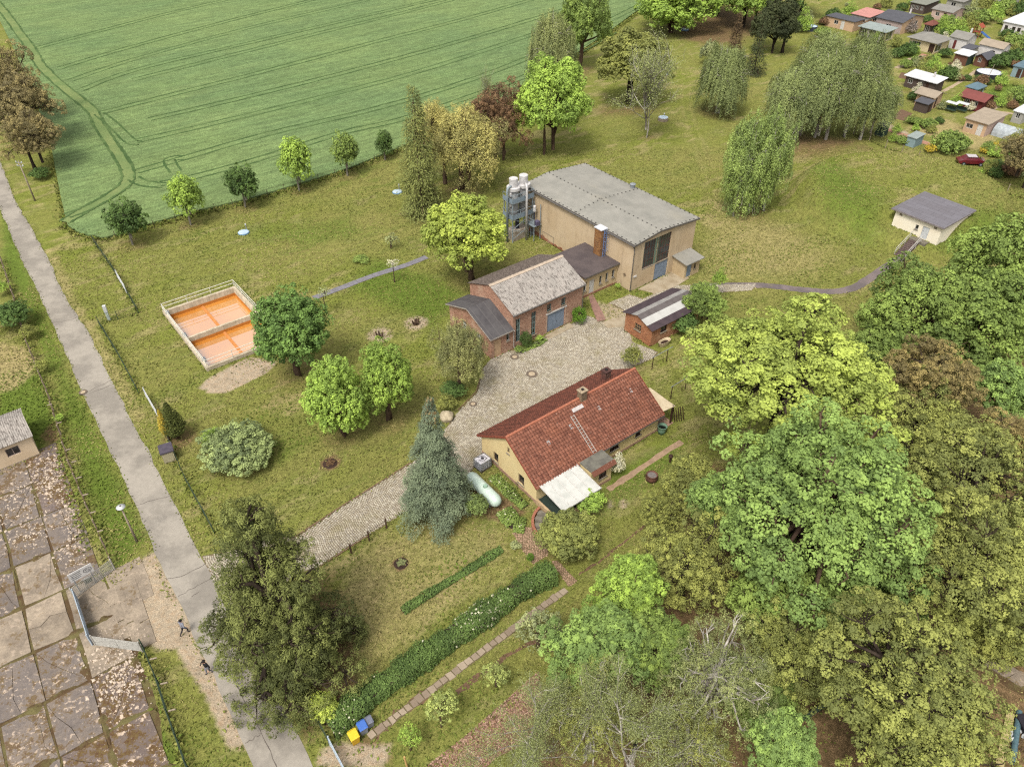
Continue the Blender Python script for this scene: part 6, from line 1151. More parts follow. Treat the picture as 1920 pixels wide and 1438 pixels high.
def slabmat(name, a, b, lich, moss):
    t = NT(name); n1, n2, n3, n4 = t.noise(.35, 5, .65), t.noise(1.1, 6, .75), t.noise(6, 5, .75), t.noise(20, 2, .6); oi = t.new('ObjectInfo'); cc = t.mix(t.ramp(n1, .35, .65), a, b); cc = t.val(cc, oi.outputs['Random'], .1); cc = t.val(cc, t.ramp(n2, .3, .7), .16); cc = t.val(cc, t.ramp(n3, .3, .7), .16)
    mk = t.math('MULTIPLY_ADD', n1, .3, t.math('MULTIPLY_ADD', n2, .5, t.math('MULTIPLY', n3, .2))); cc = t.mix(t.ramp(mk, .585 - .13 * moss, .61 - .1 * moss, 0, .5 + .45 * moss), cc, t.mix(t.ramp(n3, .35, .65), S(92, 62, 40), S(120, 100, 56)))
    cc = t.mix(t.math('MULTIPLY', t.ramp(t.noise(3.2, 4, .65), .56, .6, 0, lich), t.ramp(t.noise(.5, 3), .45, .55)), cc, S(228, 204, 180)); cc = t.mix(t.ramp(t.noise(9, 3, .6), .66, .69, 0, lich * .8), cc, S(210, 196, 180)); return t.done(cc, .92, .1, n3, .5, .03)
greyslab = slabmat('slab_grey', S(126, 116, 110), S(148, 134, 122), .6, .65); paleslab = slabmat('slab_pale', S(172, 156, 136), S(148, 134, 118), .3, .35); darkslab = slabmat('slab_dark', S(126, 112, 106), S(144, 128, 118), .95, .9)
rs = random.Random(21)
for i in range(-7, 6):
    for j in range(-5, 4):
        c = YO + e1 * (i + .5) * n1_ + e2 * (j + .5) * n2_; X_, Y_ = np.array([c.x]), np.array([c.y])
        if not inside(X_, Y_, yb)[0]: continue
        pxy = pix(c); 
        if pxy[0] < -160 or pxy[1] > 1520: continue
        g = .04 + rs.uniform(0, .08); pts = []
        for (a, b) in ((0, 0), (.5, 0), (1, 0), (1, .5), (1, 1), (.5, 1), (0, 1), (0, .5)):
            q = YO + e1 * ((i + a) * n1_ + (g if a == 0 else -g if a == 1 else 0) + rs.uniform(-.1, .1)) + e2 * ((j + b) * n2_ + (g if b == 0 else -g if b == 1 else 0) + rs.uniform(-.1, .1)); pts.append((q.x, q.y))
        z = .05 + rs.uniform(-.02, .025); mt = paleslab if (1085 < pxy[1] < 1225 and pxy[0] > 10 or (pxy[0] < 60 and 1140 < pxy[1] < 1240)) else (darkslab if pxy[1] > 1290 and pxy[0] > 150 or (pxy[1] < 960 and pxy[0] > 60) else greyslab)
        pieces = [pts]
        if rs.random() < .75:                     # cracked slabs lie in two or three pieces
            for _ in range(rs.choice((1, 1, 2))):
                pc = pieces.pop(0); n_ = len(pc); ia = rs.randrange(n_); ib = (ia + n_ // 2 + rs.choice((0, 0, 1))) % n_
                if ia > ib: ia, ib = ib, ia
                if ib - ia < 2 or n_ - ib + ia < 2: pieces.append(pc); continue
                A_, B_ = Vector(pc[ia]), Vector(pc[ib]); md = [A_.lerp(B_, s_) + Vector((rs.uniform(-.35, .35), rs.uniform(-.35, .35))) for s_ in (.3, .65)]; p1_, p2_ = pc[ia:ib + 1], pc[ib:] + pc[:ia + 1]
                def shrink(pl): c_ = sum((Vector(v) for v in pl), Vector((0, 0))) / len(pl); return [tuple(c_ + (Vector(v) - c_) * (1 - .03 / max(.3, (Vector(v) - c_).length))) for v in pl]
                pieces += [shrink(p1_ + [tuple(md[1]), tuple(md[0])]), shrink(p2_ + [tuple(md[0]), tuple(md[1])])]
        for pc in pieces: MB().prism(pc, -.05, z + rs.uniform(-.01, .012)).build('concrete_slab', mt, ycon)
# moss creeping over the joints, chips of concrete lying about
rm_ = random.Random(8); m = MB()
for _ in range(330):
    i, j = rm_.randint(-7, 6), rm_.randint(-5, 4); along = rm_.random() < .5; c = YO + e1 * ((i + (rm_.random() if along else 0)) * n1_) + e2 * ((j + (0 if along else rm_.random())) * n2_); 
    if not inside(np.array([c.x]), np.array([c.y]), yb)[0]: continue
    n_ = 9; r1, r2 = rm_.uniform(.25, 1.5), rm_.uniform(.1, .55); d1, d2 = (e1, e2) if along else (e2, e1); ring = [c + d1 * (r1 * math.cos(q * 2 * math.pi / n_) * rm_.uniform(.55, 1.2)) + d2 * (r2 * math.sin(q * 2 * math.pi / n_) * rm_.uniform(.55, 1.3)) for q in range(n_)]
    o = len(m.v); m.v += [(p.x, p.y, .03) for p in ring] + [(c.x, c.y, .1 + rm_.uniform(0, .04))]; m.f += [(o + q, o + (q + 1) % n_, o + n_) for q in range(n_)]
mo = m.build('moss', mossm, ycon); mo['kind'] = 'stuff'
chips = []; cen = [at(105, 880), at(118, 905), at(128, 930), at(75, 880), at(150, 1010), at(255, 1270), at(205, 1225), at(95, 900), at(40, 920), at(135, 960), at(150, 1050), at(240, 1245), at(220, 1290), at(200, 1240), at(60, 1000), at(20, 960)]
for _ in range(1900):
    c = rm_.choice(cen); p = Vector((c.x + rm_.gauss(0, .9), c.y + rm_.gauss(0, 1.1), 0)); 
    if inside(np.array([p.x]), np.array([p.y]), yb)[0]: chips.append((p.x, p.y))
chips = np.array(chips); t = NT('concrete_chip'); co_ = stones(chips[:, 0], chips[:, 1], .05 * np.clip(np.exp(rg.normal(0, .55, len(chips))), .4, 3), .085, .03, 'concrete_chips', t.done(t.mix(t.attr('tint'), S(226, 206, 184), S(190, 172, 154)), .9, .1), ycon, jit=.5); co_['kind'] = 'stuff'
# pale planks of concrete in the gateway
for k, (a, b, w) in enumerate([((206, 1103), (236, 1198), .8), ((222, 1092), (262, 1205), .9), ((240, 1086), (281, 1210), 1.0)]):
    p, q = at(*a), at(*b); n = 3
    for s in range(n):
        u0, u1 = p.lerp(q, s / n + .008), p.lerp(q, (s + 1) / n - .008); d = (q - p).normalized(); nn = Vector((-d.y, d.x, 0)) * w / 2
        MB().prism([((v).x, (v).y) for v in (u0 - nn, u1 - nn, u1 + nn, u0 + nn)], -.05, .045 + .004 * k + rs.uniform(0, .012)).build('concrete_plank', paleslab, ycon)
# ------------------------------------------------------------------ fences
wirem = paint('fence_green', S(66, 84, 66), S(52, 68, 54), 5); concm = paint('post_concrete', S(176, 160, 140), S(150, 134, 116), 4); postwood = paint('post_wood', S(120, 96, 74), S(92, 72, 56), 5); rustm = paint('rust_post', S(96, 70, 54), S(74, 54, 44), 5)
def fence(name, label, px, h, step=2.5, pm=wirem, wm=wirem, pr=.035, nw=7, vs_=.28, wr=.010, top=True, group=None, wires=True):
    ln_ = px_poly(px); root = thing(name, label, 'fence', ln_[0], 0, group); o = ln_[0]; pts = []
    for a, b in zip(ln_, ln_[1:]):
        n = max(1, round((b - a).length / step)); pts += [a.lerp(b, i / n) for i in range(n)]
    pts.append(ln_[-1]); pm_ = None
    for p in pts:
        z = gz(p)
        if pm_ is None: mm = MB().tube([(0, 0, -.1), (0, 0, h)], pr, 6); po = mm.build('post', pm, root); pm_ = po.data
        else: po = link('post', pm_, root)
        po.location = p - o + Vector((0, 0, z))
    if wires:
        for a, b in zip(pts, pts[1:]):
            za, zb_ = Vector((0, 0, gz(a))), Vector((0, 0, gz(b))); m = MB(); a_, b_ = a - o + za, b - o + zb_
            for k in range(nw): z = Vector((0, 0, .06 + (h - .08) * k / max(1, nw - 1))); m.bar(a_ + z, b_ + z, wr * (2 if k == nw - 1 and top else 1))
            n = int((b - a).length / vs_) if vs_ else 0
            for k in range(1, n): p = a_.lerp(b_, k / n); m.bar(p + Vector((0, 0, .05)), p + Vector((0, 0, h - .03)), wr)
            m.build('wire_panel', wm, root)
    return root
fence('wire_fence', 'green chain-link fence beside the lane above the tank', [(176, 455), (222, 522)], 1.25); fence('wire_fence', 'green chain-link fence piece returning towards the lane', [(238, 550), (260, 588), (222, 600), (186, 608)], 1.25); fence('wire_fence', 'green chain-link fence along the lane beside the tank lawn', [(188, 612), (225, 672), (260, 738)], 1.2); fence('wire_fence', 'green chain-link fence from the thuja to the drive', [(300, 788), (318, 830), (350, 905), (402, 1000)], 1.25)
fence('field_fence', 'thin rusty post and wire fence along the wheat field', [(180, 458), (290, 428), (370, 405), (470, 380), (565, 350), (660, 322), (745, 289), (860, 250)], 1.2, 2.6, rustm, rustm, .04, 3, 0, .008)
bf1 = fence('boundary_fence', 'old leaning fence of grey posts along the left lot', [(4, 490), (28, 560), (48, 635), (72, 695), (95, 750), (115, 815), (135, 880), (168, 960), (213, 1062)], 1.3, 2.4, concm, postwood, .07, 5, .8, .012)
bf2 = fence('boundary_fence', 'green mesh fence right of the old gate', [(270, 1216), (298, 1282), (318, 1345), (352, 1438), (370, 1490)], 1.3, 2.4, wirem, wirem, .05, 8, .2, .016)
fence('corner_fence', 'green mesh fence with white rail along the lane beside the hedge', [(562, 1290), (590, 1345), (618, 1396)], 1.25, 2.2)
fence('garden_fence', 'post and wire fence between mound meadow and allotments', [(1600, 252), (1660, 278), (1720, 300), (1790, 330), (1850, 350), (1925, 376)], 1.5, 3.2, concm, postwood, .06, 4, 0, .012)
fence('wood_fence', 'dark green slatted fence under the lower right trees', [(1490, 1362), (1560, 1318), (1640, 1272)], 1.0, 2.0, wirem, wirem, .05, 9, .12, .05)
fence('wire_fence', 'two-wire fence behind the slab path at the lower right', [(1820, 1205), (1880, 1242), (1935, 1278)], 1.1, 3.0, wirem, concm, .05, 2, 0, .02)
for i, q in enumerate([(104, 778), (122, 812), (140, 862), (150, 885), (160, 915), (172, 947), (186, 980), (200, 1015), (300, 1254), (320, 1300), (335, 1350)]):
    f_ = bf1 if q[1] < 1100 else bf2; p = at(*q) - f_.location; MB().bar(p + Vector((-.35, 0, 1.3)), p + Vector((.15, .06, 1.42)), .09, .06).build('bracket', concm, f_)
# white field gates set into the lane fence
wg = paint('gate_white', S(226, 226, 224), S(200, 202, 204), 4, .5)
def bargate(name, label, a, b, h, nb, mat, vert=4, thick=.04):
    a, b = at(*a), at(*b); root = thing(name, label, 'gate', a); d = b - a
    for s in (0, 1): MB().bar(d * s, d * s + Vector((0, 0, h + .1)), .09).build('post', mat, root)
    for k in range(nb): z = Vector((0, 0, .12 + (h - .15) * k / (nb - 1))); MB().bar(z + d * .015, d * .985 + z, thick).build('bar', mat, root)
    for k in range(1, vert): MB().bar(d * (k / vert) + Vector((0, 0, .1)), d * (k / vert) + Vector((0, 0, h)), thick * .9).build('upright', mat, root)
    return root
bargate('field_gate', 'white bar gate in the lane fence above the tank', (222, 523), (238, 550), 1.25, 7, wg, 8); bargate('field_gate', 'white bar gate in the lane fence beside the thuja', (275, 745), (299, 787), 1.25, 7, wg, 8)
bargate('yard_gate', 'silver bar fence panel behind the white notice board', (142, 1122), (216, 1068), 1.3, 9, paint('gate_silver', S(196, 192, 182), S(170, 166, 158), 5, .5), 3, .035); bargate('yard_gate', 'open blue-white gate leaf folded into the concrete yard', (146, 1125), (174, 1210), 1.35, 12, paint('gate_bluewhite', S(196, 208, 218), S(176, 190, 204), 5, .5), 10, .05); bargate('yard_gate', 'silver-blue slatted gate leaf joining the green mesh fence', (180, 1210), (268, 1222), 1.25, 10, paint('gate_silver', S(196, 192, 182)), 2, .045); bargate('side_gate', 'blue-white gate at the bottom edge beside the bins', (620, 1398), (655, 1465), 1.25, 7, paint('gate_bluewhite', S(196, 208, 218)), 6)
# notice board
a, b = at(146, 1112), at(186, 1090); sg = thing('notice_board', 'white notice board with printed lines and round emblem beside the gate', 'sign', a); d = b - a; up_ = Vector((0, 0, 1)); nn = Vector((d.y, -d.x, 0)).normalized()
for s in (.12, .88): MB().bar(d * s, d * s + up_ * 1.9, .06).build('leg', greymetal, sg)
MB().bar(d * -.02 + up_ * 1.85, d * 1.05 + up_ * 1.85, .05, .95).build('panel', paint('board_white', S(236, 232, 228), S(222, 218, 214), 3), sg)
ink = paint('print_grey', S(120, 116, 116), S(104, 100, 100), 6)
for k in range(4): MB().bar(d * .06 + up_ * (2.12 - k * .18) + nn * .03, d * (.52 - .05 * (k % 2)) + up_ * (2.12 - k * .18) + nn * .03, .008, .05).build('print_line', ink, sg)
m = MB(); c0 = d * .8 + up_ * 1.88 + nn * .03; m.tube([c0 + d.normalized() * .3 * math.cos(q * math.pi / 8) + up_ * .22 * math.sin(q * math.pi / 8) for q in range(17)], .022, 5); m.tube([c0 + d.normalized() * .13 * math.cos(q * math.pi / 8) + up_ * .1 * math.sin(q * math.pi / 8) for q in range(17)], .02, 5); m.build('emblem', ink, sg)
a, b = at(164, 1102), at(178, 1094); s2 = thing('small_sign', 'small grey-green plate hung on the silver gate panel', 'sign', a); MB().bar(up_ * .75, (b - a) + up_ * .75, .03, .6).build('plate', paint('plate_green', S(132, 142, 122), S(116, 126, 108), 5), s2); MB().bar(up_ * 1.02 + nn * .03, (b - a) + up_ * 1.02 + nn * .03, .02, .1).build('top_band', wg, s2)
# ------------------------------------------------------------------ lane furniture
lp = thing('street_lamp', 'concrete street lamp post with white dish head at the lane', 'street lamp', at(257, 1015)); lh = height_over(at(257, 1015), 952)
MB().tube([(0, 0, -.1), (0, 0, lh * .5), (0, 0, lh)], [.11, .085, .06], 10).build('post', concm, lp, True); MB().lathe([(.05, .0), (.08, .02), (.36, .1), (.37, .13), (.12, .2), (.06, .26)], 24, (0, 0, lh - .02)).build('dish', wg, lp, True); MB().lathe([(.07, 0), (.07, .04)], 10, (0, 0, lh + .22)).build('cap', dark_wood, lp)
up0 = at(66, 377); uh = height_over(up0, 302); ut = thing('utility_pole', 'slender concrete utility pole with insulators at the lane', 'utility pole', up0); MB().tube([(0, 0, -.2), (0, 0, uh)], [.13, .08], 10).build('pole', concm, ut, True)
for z in (uh - .3, uh - .8):
    MB().bar((-.5, .1, z), (.5, -.1, z), .07).build('crossarm', greymetal, ut)
    for x in (-.45, .45): MB().lathe([(.05, 0), (.09, .03), (.06, .1), (.09, .15), (.04, .22)], 8, (x, -x * .2, z + .03)).build('insulator', wg, ut)
pole2 = at(66, 377) + (at(0, 245) - at(66, 377)) * 1.3
for x in (-.45, .45):
    A = Vector((x, 0, uh - .1)); B = pole2 - up0 + Vector((x, 0, uh - .1)); MB().tube([A.lerp(B, q / 8) - Vector((0, 0, .5 * (1 - (q / 4 - 1) ** 2))) for q in range(9)], .018, 4).build('cable', rustm, ut)
cb_ = thing('substation_cabinet', 'small pebbledash substation cabinet with dark flat roof at the lane', 'cabinet', at(322, 866), R(-61)); pebble = paint('pebbledash', S(206, 196, 160), S(176, 164, 130), 3, amt=.3, bump=.4, speck=(S(80, 76, 60), 14, .6))
MB().box(-1.15, 0, -.62, .42, 0, 1.25).build('body', pebble, cb_); MB().box(-1.3, .08, -.72, .52, 1.25, 1.38).build('roof', paint('cabinet_roof', S(92, 84, 96), S(76, 70, 82), 3), cb_); MB().box(.0, .02, -.5, .3, .1, 1.1).build('door', paint('cabinet_door', S(196, 186, 152), S(176, 164, 132), 4), cb_)
mk_ = at(205, 600); mh_ = height_over(mk_, 573); mp_ = thing('marker_cabinet', 'narrow white cabinet standing by the lane fence', 'cabinet', mk_, R(20)); MB().box(-.16, .16, -.13, .13, 0, mh_ * .55).build('body', paint('cabinet_pale', S(206, 216, 206), S(190, 200, 190), 4), mp_, bevel=.02); MB().box(-.19, .19, -.16, .16, mh_ * .55, mh_).build('head', wg, mp_, bevel=.02)
for lb, q, r in (('manhole cover with pale centre in the middle of the yard', (997, 702), .62), ('manhole cover beside the brick wing downpipe', (965, 670), .5), ('manhole cover at the curve of the drive', (887, 758), .42), ('pale manhole cover at the left edge of the lane', (156, 736), .42)):
    mh2 = thing('manhole_cover', lb, 'manhole', at(*q), 0, 'manhole covers'); MB().lathe([(r, 0), (r, .075), (r * .6, .078)], 22).build('ring', paint('manhole_ring', S(128, 112, 96), S(104, 92, 80), 8), mh2); MB().lathe([(r * .58, .06), (r * .58, .085)], 18).build('lid', paint('manhole_lid', S(206, 186, 156), S(180, 160, 132), 8), mh2)
bl = thing('boulder', 'big rounded boulder behind the blue-grey spruce', 'boulder', at(838, 786)); bm = bmesh.new(); bmesh.ops.create_icosphere(bm, subdivisions=3, radius=.75)
for v in bm.verts: v.co *= 1 + .13 * math.sin(v.co.x * 5 + 1) * math.cos(v.co.y * 4) + .06 * math.sin(v.co.z * 9); v.co.z = v.co.z * .8 + .35
me_ = bpy.data.meshes.new('stone'); bm.to_mesh(me_); bm.free(); me_.shade_smooth(); me_.materials.append(paint('boulder_stone', S(206, 190, 160), S(176, 160, 132), 3, amt=.2, bump=.3)); link('stone', me_, bl)
# wells on the meadow
for lb, q, r, ring in (('blue-white well lid with vent pipe on the lane meadow', (457, 437), .8, .12), ('pale blue well lid beside the dark drooping conifer', (745, 361), .78, .12), ('concrete well ring with white lid beside the thin birch', (1243, 226), .95, .55), ('small well lid right of the olive oak', (1254, 143), .75, .35), ('blue well lid at the far wood edge', (1284, 57), .95, .2)):
    w_ = thing('well', lb, 'well', at(*q), 0, 'groundwater wells on the meadow'); MB().lathe([(r, -.1), (r, ring), (r * .96, ring + .02)], 24).build('ring', concm if ring > .3 else paint('lid_blue_edge', S(120, 160, 190), S(104, 144, 176), 4), w_); MB().lathe([(r * .93, ring), (r * .9, ring + .07), (r * .2, ring + .1)], 24).build('lid', paint('lid_bluewhite', S(206, 222, 232), S(180, 204, 222), 1.5, .4), w_)
    MB().tube([(r * .3, r * .9, 0), (r * .3, r * .9, .85)], .06, 8).build('vent_pipe', greymetal, w_); MB().lathe([(.11, 0), (.11, .18)], 10, (r * .3, r * .9, .85)).build('vent_cap', wg, w_)
# paved strip, stepping-stone path
def paving(name, px, w, step, gap, mat, z, jit=.02, seed=3, irregular=0.0):
    rs = random.Random(seed); ln_ = resample(smooth_line(px_poly(px), 4), step); L, Q = ribbon(ln_, w + .1); root = struct(MB().strip([p + Vector((0, 0, .006)) for p in L], [p + Vector((0, 0, .006)) for p in Q]).build(name, paint('path_earth', S(122, 108, 76), S(104, 96, 60), 2, amt=.3)))
    for a, b in zip(ln_, ln_[1:]):
        d = (b - a); l_ = d.length; d.normalize(); nn = Vector((-d.y, d.x, 0)); ww = w * (1 + rs.uniform(-irregular, irregular)); j = lambda: rs.uniform(-jit, jit); o = nn * rs.uniform(-irregular, irregular) * .2
        pts = [a + d * gap + nn * (-ww / 2 + j()) + o, b - d * gap + nn * (-ww / 2 + j()) + o, b - d * (gap + j()) + nn * (ww / 2 + j()) + o, a + d * (gap + j()) + nn * (ww / 2 + j()) + o]
        MB().prism([(p.x, p.y) for p in pts], -.02, z + rs.uniform(-.008, .008)).build('paver', mat, root)
paving('paved_strip', [(588, 559), (640, 540), (700, 517), (760, 498), (800, 482)], .95, .8, .015, paint('paver_grey', S(142, 138, 144), S(122, 118, 124), 2, amt=.15), .04)
t = NT('stepping_stone'); oi = t.new('ObjectInfo'); cc = t.mix(oi.outputs['Random'], S(186, 168, 146), S(150, 132, 114)); stepm = t.done(t.val(t.val(cc, t.noise(3, 5, .7), .25), t.noise(15, 3), .15), .9, .1, t.noise(10, 3), .3, .02)
paving('stepping_path', [(692, 1382), (760, 1330), (850, 1262), (940, 1195), (1000, 1150), (1062, 1105)], .52, .42, .03, stepm, .05, .05, 5, .18)
def ribbonpath(name, px, w, mat, z=.012, jit=.08):
    L, Q = ribbon(resample(smooth_line([p + Vector((0, 0, z)) for p in px_poly(px)], 6), .4), w, jit); return struct(MB().strip(L, Q).build(name, mat))
ribbonpath('garden_path', [(1140, 918), (1180, 892), (1225, 862), (1278, 828)], .6, paint('path_tan', S(182, 152, 124), S(160, 132, 106), 2, amt=.2)); ribbonpath('bed_edge', [(1085, 1078), (1130, 1048), (1190, 1000), (1290, 925)], .22, paint('edge_soil', S(128, 98, 74), S(104, 80, 60), 3, amt=.3)); ribbonpath('bed_edge', [(858, 1300), (920, 1250), (1005, 1200)], .35, paint('edge_soil', S(128, 98, 74)), .012, .14); ribbonpath('soil_trail', [(700, 1378), (745, 1340), (800, 1300)], .7, paint('edge_soil', S(128, 98, 74)), .005, .2)
for nm, pl in (('path_cobbles', [(962, 1000), (985, 988), (1003, 990), (1020, 1010), (1028, 1040), (1000, 1058), (985, 1040)]), ('path_cobbles', [(1034, 1052), (1046, 1050), (1082, 1090), (1066, 1100)])):
    po_ = px_poly(pl); cx_ = [p.x for p in po_]; cy_ = [p.y for p in po_]; A_, B_ = np.meshgrid(np.arange(min(cx_), max(cx_), .15), np.arange(min(cy_), max(cy_), .15)); A_ = (A_ + rg.normal(0, .02, A_.shape)).ravel(); B_ = (B_ + rg.normal(0, .02, B_.shape)).ravel(); m_ = inside(A_, B_, po_)
    struct(MB().add([p + Vector((0, 0, .006)) for p in po_], [tuple(range(len(po_)))]).build('path_bed', paint('path_earth', S(122, 108, 76))))
    t = NT('path_cobble'); tag(stones(A_[m_], B_[m_], .08, .045, -.02, nm, t.done(t.mix(t.attr('tint'), S(196, 164, 136), S(158, 128, 104)), .9, .1)), kind='stuff')
# leaf litter on the shady bed: single dry leaves
lit = px_poly([(780, 1450), (860, 1390), (1010, 1258), (1022, 1330), (1015, 1380), (930, 1420), (880, 1470)]); n = 9000; bxs = [min(p.x for p in lit), max(p.x for p in lit)]; bys = [min(p.y for p in lit), max(p.y for p in lit)]; lx, ly = rg.uniform(*bxs, n), rg.uniform(*bys, n); m_ = inside(lx, ly, lit); C = np.stack([lx[m_], ly[m_], rg.uniform(.02, .07, m_.sum())], 1)
struct(MB().add([p + Vector((0, 0, .008)) for p in lit], [tuple(range(len(lit)))]).build('litter_bed', paint('litter_soil', S(150, 116, 96), S(120, 92, 74), 1.5, amt=.3)))
me_ = leaf_mesh('leaf_litter', C, UPV + rg.normal(0, .35, C.shape), .15 * rg.uniform(.6, 1.3, len(C)), .7, .5 + rg.normal(0, .25, len(C)), rg); o = link('leaf_litter', me_); t = NT('dry_leaf'); me_.materials[0] = t.done(t.mix(t.ramp(t.attr('tint'), 0, 1), S(148, 108, 86), S(206, 172, 148)), .9, .1); tag(o, 'pale dry leaves lying on the bed below the strip', 'leaves', kind='stuff')
# bins
def bin_(label, q, c, c2, sc=1.0):
    b = thing('wheeled_bin', label, 'bin', at(*q), R(-56), 'wheeled bins by the hedge'); b.scale = (sc,) * 3; m = MB(); m.add([(-.24, -.24, .08), (.24, -.24, .08), (.24, .24, .08), (-.24, .24, .08), (-.3, -.3, .95), (.33, -.3, .95), (.33, .3, .95), (-.3, .3, .95)], [(3, 2, 1, 0), (0, 1, 5, 4), (1, 2, 6, 5), (2, 3, 7, 6), (3, 0, 4, 7), (4, 5, 6, 7)])
    m.build('body', c2, b); m = MB(); m.add([(-.36, -.34, .96), (.38, -.34, .96), (.38, .34, .96), (-.36, .34, .96), (-.34, -.32, 1.06), (.3, -.3, 1.02), (.3, .3, 1.02), (-.34, .32, 1.06)], [(0, 1, 5, 4), (1, 2, 6, 5), (2, 3, 7, 6), (3, 0, 4, 7), (4, 5, 6, 7), (3, 2, 1, 0)]); m.build('lid', c, b, bevel=.02); MB().tube([(-.4, -.26, 1.0), (-.4, .26, 1.0)], .02, 6).build('handle', c, b)
    for y in (-.27, .27): MB().tube([(-.24, y - .03, .1), (-.24, y + .03, .1)], .1, 12).build('wheel', dark_wood, b)
yl = paint('bin_yellow', S(246, 214, 60), S(232, 196, 44), 3, .5); bin_('yellow wheeled bin nearest the side gate', (666, 1390), yl, paint('bin_yellow_body', S(236, 186, 40), S(220, 170, 36), 3, .5), 1.0); gy_ = paint('bin_grey', S(150, 154, 162), S(130, 134, 142), 3, .5); bin_('grey bin with bright blue lid between yellow and grey', (682, 1372), paint('bin_blue', S(80, 124, 206), S(70, 110, 190), 3, .5), gy_, .95); bin_('smaller grey bin tucked against the hedge end', (694, 1360), paint('bin_greylid', S(130, 132, 146), S(112, 114, 128), 3, .5), gy_, .8)
# drying frames, stone trough, stumps, garden posts
for lb, posts in (('dark drying frame nearer the yard behind the house', [(1222, 693), (1249, 678)]), ('dark drying frame beyond the gable canopy', [(1257, 748), (1284, 731)])):
    a, b = at(*posts[0]), at(*posts[1]); f_ = thing('drying_frame', lb, 'frame', a, 0, 'drying frames on the back lawn'); d = b - a
    for s in (0, 1): MB().tube([d * s, d * s + Vector((0, 0, 1.7))], .05, 8).build('post', dark_wood, f_)
    MB().tube([d * -.1 + Vector((0, 0, 1.7)), d * 1.35 + Vector((0, 0, 1.7))], .035, 6).build('bar', greymetal, f_); MB().tube([d * .5 + Vector((.5, .5, 0)), d * .5 + Vector((.4, .4, 1.0))], .03, 6).build('peg', rustm, f_)
tr_ = thing('round_trough', 'round rusty planter trough on the back lawn', 'planter', at(1221, 900)); MB().lathe([(.42, 0), (.56, .2), (.6, .5), (.5, .72), (.54, .76), (.46, .76), (.42, .6)], 20).build('bowl', paint('rust_stone', S(124, 84, 66), S(96, 66, 54), 4, amt=.25), tr_, True); MB().lathe([(.44, .0), (.44, .02)], 16, (0, 0, .62)).build('filling', paint('trough_fill', S(140, 132, 128), S(110, 100, 92), 8), tr_)
sm_ = thing('ornament_post', 'small dark ornament post behind the round trough', 'ornament', at(1256, 866)); MB().lathe([(.12, 0), (.09, .3), (.1, .6), (.2, .65), (.22, .8), (.1, .95)], 12).build('post', dark_wood, sm_)
for lb, q in (('cut-back stump cluster behind the lime tree pair', (712, 632)), ('cut-back stump cluster in a bare ring on the lawn', (780, 608))):
    s_ = thing('tree_stump', lb, 'stump', at(*q), 0, 'cut-back stumps')
    for k in range(7): a = k * .9 + rs.random(); r0 = .15 + .12 * rs.random(); h0 = .35 + .5 * rs.random(); MB().tube([(math.cos(a) * r0, math.sin(a) * r0, 0), (math.cos(a) * (r0 + .2), math.sin(a) * (r0 + .2), h0)], [.13, .09], 8).build('stub', BARK, s_)
gp = thing('garden_rail', 'two rusty posts joined by a wire rail at the drive edge', 'fence', at(659, 1038)); a = at(659, 1038); b = at(725, 990)
for p in (a, b, a.lerp(b, .5)): MB().bar(p - a, p - a + Vector((0, 0, 1.25)), .12).build('post', rustm, gp)
for z in (.5, 1.0): MB().bar(Vector((0, 0, z)), b - a + Vector((0, 0, z)), .025).build('rail', rustm, gp)
st_ = thing('wooden_stake', 'pale wooden stake leaning at the bottom edge strip', 'stake', at(764, 1440)); MB().tube([(0, 0, 0), (-.1, .1, 1.4)], .07, 8).build('stake', paint('fresh_wood', S(216, 176, 116), S(196, 154, 98), 5), st_)
for q, r, lb in (((752, 1056), .62, 'round rose bed ringed with edging on the front lawn'), ((619, 869), .7, 'small bed of bark chips on the lane lawn')):
    bd = thing('flower_ring', lb, 'flower bed', at(*q)); MB().lathe([(r, 0), (r * .9, .05), (r * .2, .07)], 20).build('soil', paint('bed_soil', S(70, 48, 36)), bd)
    for k in range(9): a = k * 2.4; c_ = link('plant', K['tiny'][0], bd); c_.location = (math.cos(a) * r * .6 * (k / 9) ** .5, math.sin(a) * r * .6 * (k / 9) ** .5, .12); c_.scale = (.13,) * 3; setm(c_, FOL['copper' if q[0] == 619 else 'silver'])
# ------------------------------------------------------------------ workshop hut at the left edge
WK = at(75, 851); wh_ = height_over(WK, 822) ; wk = thing('workshop_hut', 'cream hut with corrugated grey roof cut by the left picture edge', 'hut', WK, YAW); cream = stucco('hut_cream', S(240, 216, 184), S(230, 204, 170), S(200, 172, 140), .3); wo = [(7.1, 8.25, .95, 1.9), (4.0, 5.1, .95, 1.9)]
m = MB(); wall(m, (0, -9.5), (0, 0), 2.5, wo, depth=.15); wall(m, (0, 0), (-4.6, 0), [(0, 2.5), (2.3, 3.3), (4.6, 2.5)]); wall(m, (-4.6, 0), (-4.6, -9.5), 2.5); wall(m, (-4.6, -9.5), (0, -9.5), [(0, 2.5), (2.3, 3.3), (4.6, 2.5)]); m.build('wall', cream, wk)
for o in wo: opening(wk, (0, -9.5), (0, 0), o, 'window', paint('hut_frame', S(200, 180, 170), S(180, 160, 150), 5), .05, (2, 1), .1, False)
corrugated(wk, [(.25, -9.7, 2.45), (.25, .2, 2.45), (-2.3, .2, 3.42), (-2.3, -9.7, 3.42)], 'roof', eternit, 54); corrugated(wk, [(-4.85, .2, 2.45), (-4.85, -9.7, 2.45), (-2.3, -9.7, 3.42), (-2.3, .2, 3.42)], 'roof', eternit, 54); MB().box(-.02, .1, -9.5, 0, 0, .12).build('plinth', concm, wk)
